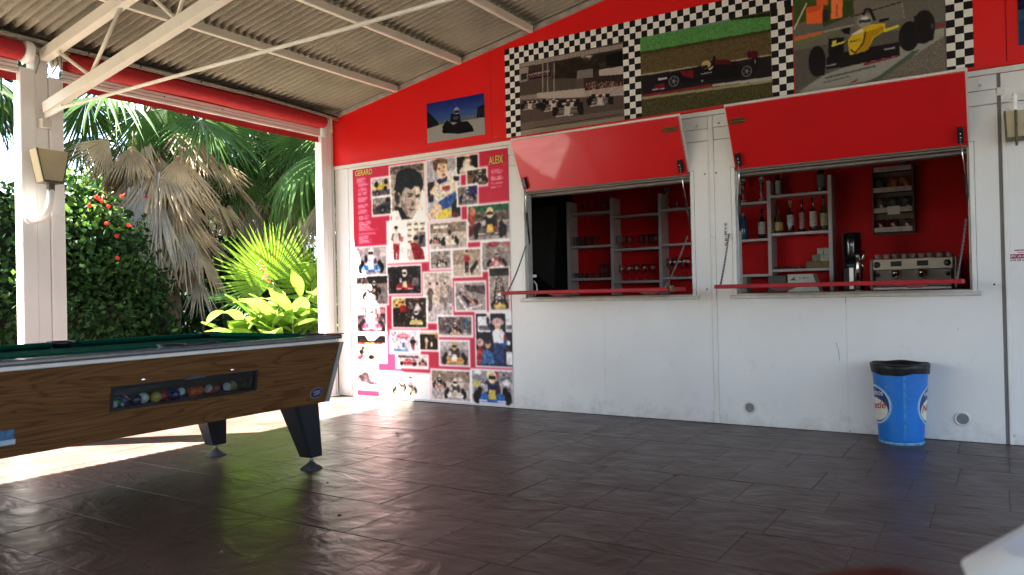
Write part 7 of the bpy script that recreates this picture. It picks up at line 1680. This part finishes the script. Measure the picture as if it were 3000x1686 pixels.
tall_b = [(-9.2, -4.6, 2.6, .7, 1.0, 1.0), (-9.0, -3.4, 2.7, .6, .7, .8), (-9.4, -5.4, 1.4, .9, 1.0, 1.4), (-9.0, -4.2, 3.5, .6, .7, .5), (-9.3, -3.9, 1.2, .8, 1.2, 1.2)]
r8 = random.Random(8)
tall_b += [(r8.uniform(-9.5, -8.2), r8.uniform(-4.8, -1.4), r8.uniform(3.6, 4.0), .45, .5, .2) for _ in range(9)]  # flat crown blobs added above the view to shade the vine
shrub('leafy_tree', 'bright leafy tree left of the lamp post, with unseen branches added to shade the vine', tall_b, 8000, 0.10, [M_LEAFL, M_LEAFD], 22, 'bush')
back_b = [(-12.2, y, 1.0 + .2 * math.sin(y * 2), .8, .9, 1.3 + .35 * math.sin(y * 1.7 + 1)) for y in np.arange(-7, 7.1, 1.0)] + [(-12.6, y, 2.1 + .3 * math.sin(y * 3.1), .6, .8, .7) for y in np.arange(-6.5, 6, 1.3)]
hg = shrub('hedge', 'dark hedge closing off the garden behind the palms', back_b, 24000, 0.13, [M_LEAFD, M_LEAFD], 23, 'hedge', 10)
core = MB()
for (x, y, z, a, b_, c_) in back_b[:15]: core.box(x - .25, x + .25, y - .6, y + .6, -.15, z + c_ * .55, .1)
build(core, 'dark_core', mat('hedge_core_dark', (0.02, 0.022, 0.012), 0.95, var=0.5, scale=8), hg)  # solid dark boxes filling the hedge so no light comes through
mid_b = [(-9.4, .9, .5, .8, .9, .7), (-9.8, 1.9, .6, .8, .9, .9), (-9.2, -.3, .45, .6, .7, .6), (-9.9, 3.0, .7, .8, .9, 1.0), (-9.4, 1.6, 1.35, .5, .6, .5), (-8.6, .35, .25, .5, .7, .4)]
shrub('ivy_thicket', 'dark round-leaved thicket at the foot of the palms', mid_b, 9000, 0.11, [M_LEAFD, M_LEAFD], 24)
fol_b = [(-8.7, .35, 1.9, .35, .3, .5), (-8.75, .85, 1.5, .35, .35, .4), (-8.7, .7, 2.4, .3, .35, .3)]
shrub('climbing_ivy', 'ivy climbing through the dead palm skirt', fol_b, 900, 0.10, [M_LEAFD, M_LEAFL], 25, 'vine', 3)
thin_b = [(-13.0, 2.0, 3.0, .6, 1.0, .4), (-13.0, -3.6, 3.3, .6, 1.0, .5), (-13, 4.2, 2.7, .5, .8, .5)]
shrub('far_tree', 'thin pale tree crowns against the white sky behind the hedge', thin_b, 2600, 0.12, [M_LEAFL, M_LEAFD], 26, 'tree', 4)

# young lit fan palm by the kiosk corner
YOUNG = [fan_mesh('frond', 0.60, 1.95, 44, .62, .12, .55, M_FROND2, s, .5, .7, 0, .06) for s in (31, 32)]
yp_c = SD(800, 823, -7.0)
yp = thing('young_fan_palm', 'young sunlit fan palm with a round bright leaf near the kiosk corner', 'palm plant', (float(yp_c[0]) + .05, float(yp_c[1]) + .15, -.16))
def fan_at(par, hub, up_dir, nrm, s, me, pet=.55):
    M = orient(up_dir, nrm); h = Vector(hub) - M.to_3x3() @ Vector((0, pet * s, 0)); return put(me, par, h, M, s)
tocam = Vector(CAM - yp_c).normalized()
fan_at(yp, yp_c, Vector((0, -0.55, 0.62)), tocam + Vector((-.35, -.2, .45)), 1.15, YOUNG[0])
h2 = SD(905, 850, -6.9); fan_at(yp, h2, Vector((.05, .25, 1.0)), Vector((.7, -.6, .3)), .95, YOUNG[1])
h3 = SD(745, 905, -7.1); fan_at(yp, h3, Vector((.1, -.9, .35)), Vector((.3, .1, 1)), .55, YOUNG[1])
h4 = SD(720, 890, -7.2); fan_at(yp, h4, Vector((.2, -.9, .15)), Vector((.5, .0, 1)), .5, LIVE[0], .75)
h5 = SD(880, 640, -8.4); fan_at(yp, h5, Vector((.1, .5, .5)), Vector((.8, -.5, .2)), .6, LIVE[1], .75)
for hh in (yp_c, h2, h3, h4):
    b = MB(); b.tube([(hh[0], hh[1], hh[2] - .02), ((hh[0] + yp.location.x) / 2 - .02, (hh[1] + yp.location.y) / 2, hh[2] * .55), (yp.location.x, yp.location.y, -.16)], [.008, .011, .016], 6); build(b, 'stalk', M_STEM, yp)

# canna plants
def canna_leaf(L, w, bend, seed):
    V = []; Fq = []; n = 9; r_ = random.Random(seed)
    for i in range(n + 1):
        t = i / n; hw = w * math.sin(math.pi * min(1, t * .97 + .03)) ** .8 * (1.15 - .5 * t) + .001
        y = L * t * math.cos(bend * t * .5); z = -L * bend * .45 * t * t
        ws = .012 * math.sin(9 * t + seed)
        V += [(-hw, y, z + hw * .35 + ws), (0, y, z), (hw, y, z + hw * .35 - ws)]
    for i in range(n): a = 3 * i; Fq += [(a, a + 1, a + 4, a + 3), (a + 1, a + 2, a + 5, a + 4)]
    me = bpy.data.meshes.new('leaf'); me.from_pydata(V, [], Fq); me.materials.append(M_CANNA); me.polygons.foreach_set('use_smooth', [True] * len(Fq)); me.update(); return me
CL = [canna_leaf(.52, .10, .9, 1), canna_leaf(.58, .11, 1.3, 2), canna_leaf(.46, .085, .4, 3)]
cspots = [(760, 930, -6.75), (825, 905, -6.65), (880, 880, -6.6), (935, 890, -6.5), (855, 950, -6.45), (915, 830, -6.85), (705, 960, -6.85), (795, 960, -6.55)]
clab = ['left in the bright canna clump behind the table end', 'in front of the round palm leaf', 'right of the flower spike', 'nearest the kiosk corner post', 'low at the front of the clump', 'tallest at the right of the round palm leaf', 'lowest and leftmost, just above the table cushion', 'half hidden by the table corner']
for k, (px, py, X_) in enumerate(cspots):
    p = SD(px, py, X_); r_ = random.Random(40 + k)
    t = thing('canna_plant', 'broad-leaved sunlit plant ' + clab[k], 'plant', (float(p[0]), float(p[1]), -.16), 'broad-leaved plants by the kiosk corner')
    H = float(p[2]) + .10
    b = MB(); b.tube([(p[0], p[1], -.16), (p[0] + .02, p[1], H * .6), (p[0], p[1], H)], [.016, .012, .006], 6); build(b, 'stem', M_STEM, t)
    nl = 11
    for j in range(nl):
        az = 2.399 * j + r_.uniform(-.3, .3); el = math.radians(r_.uniform(20, 65)); z = H * (.35 + .65 * j / nl)
        d = Vector((math.cos(az) * math.cos(el), math.sin(az) * math.cos(el), math.sin(el)))
        put(CL[r_.randrange(3)], t, (p[0], p[1], z), orient(d, (0, 0, 1)), r_.uniform(.8, 1.2))
# flower spike
a, b2 = SD(805, 850, -6.85), SD(758, 770, -6.85)
sp_ = thing('flower_spike', 'pinkish orange flower spike in front of the round palm leaf', 'flower', (float(a[0]), float(a[1]), -.16))
b = MB(); b.tube([(a[0] + .05, a[1] + .1, -.16), a, (a + b2) / 2, b2], [.008, .007, .005, .003], 5); build(b, 'stalk', M_STEM, sp_)
for k in range(16):
    f = k / 15; c_ = a + (b2 - a) * (.25 + .75 * f); q = c_ + np.array([r9.uniform(-.02, .03), r9.uniform(-.04, .04), r9.uniform(-.03, .03)])
    bb = MB(); bb.tube([c_, q, q + (q - c_) * .5], [.003, .009, .002], 5); build(bb, 'bud', mat('spike_flower_pink', (0.55, 0.2, 0.10), 0.5, var=0.3, scale=30), sp_)
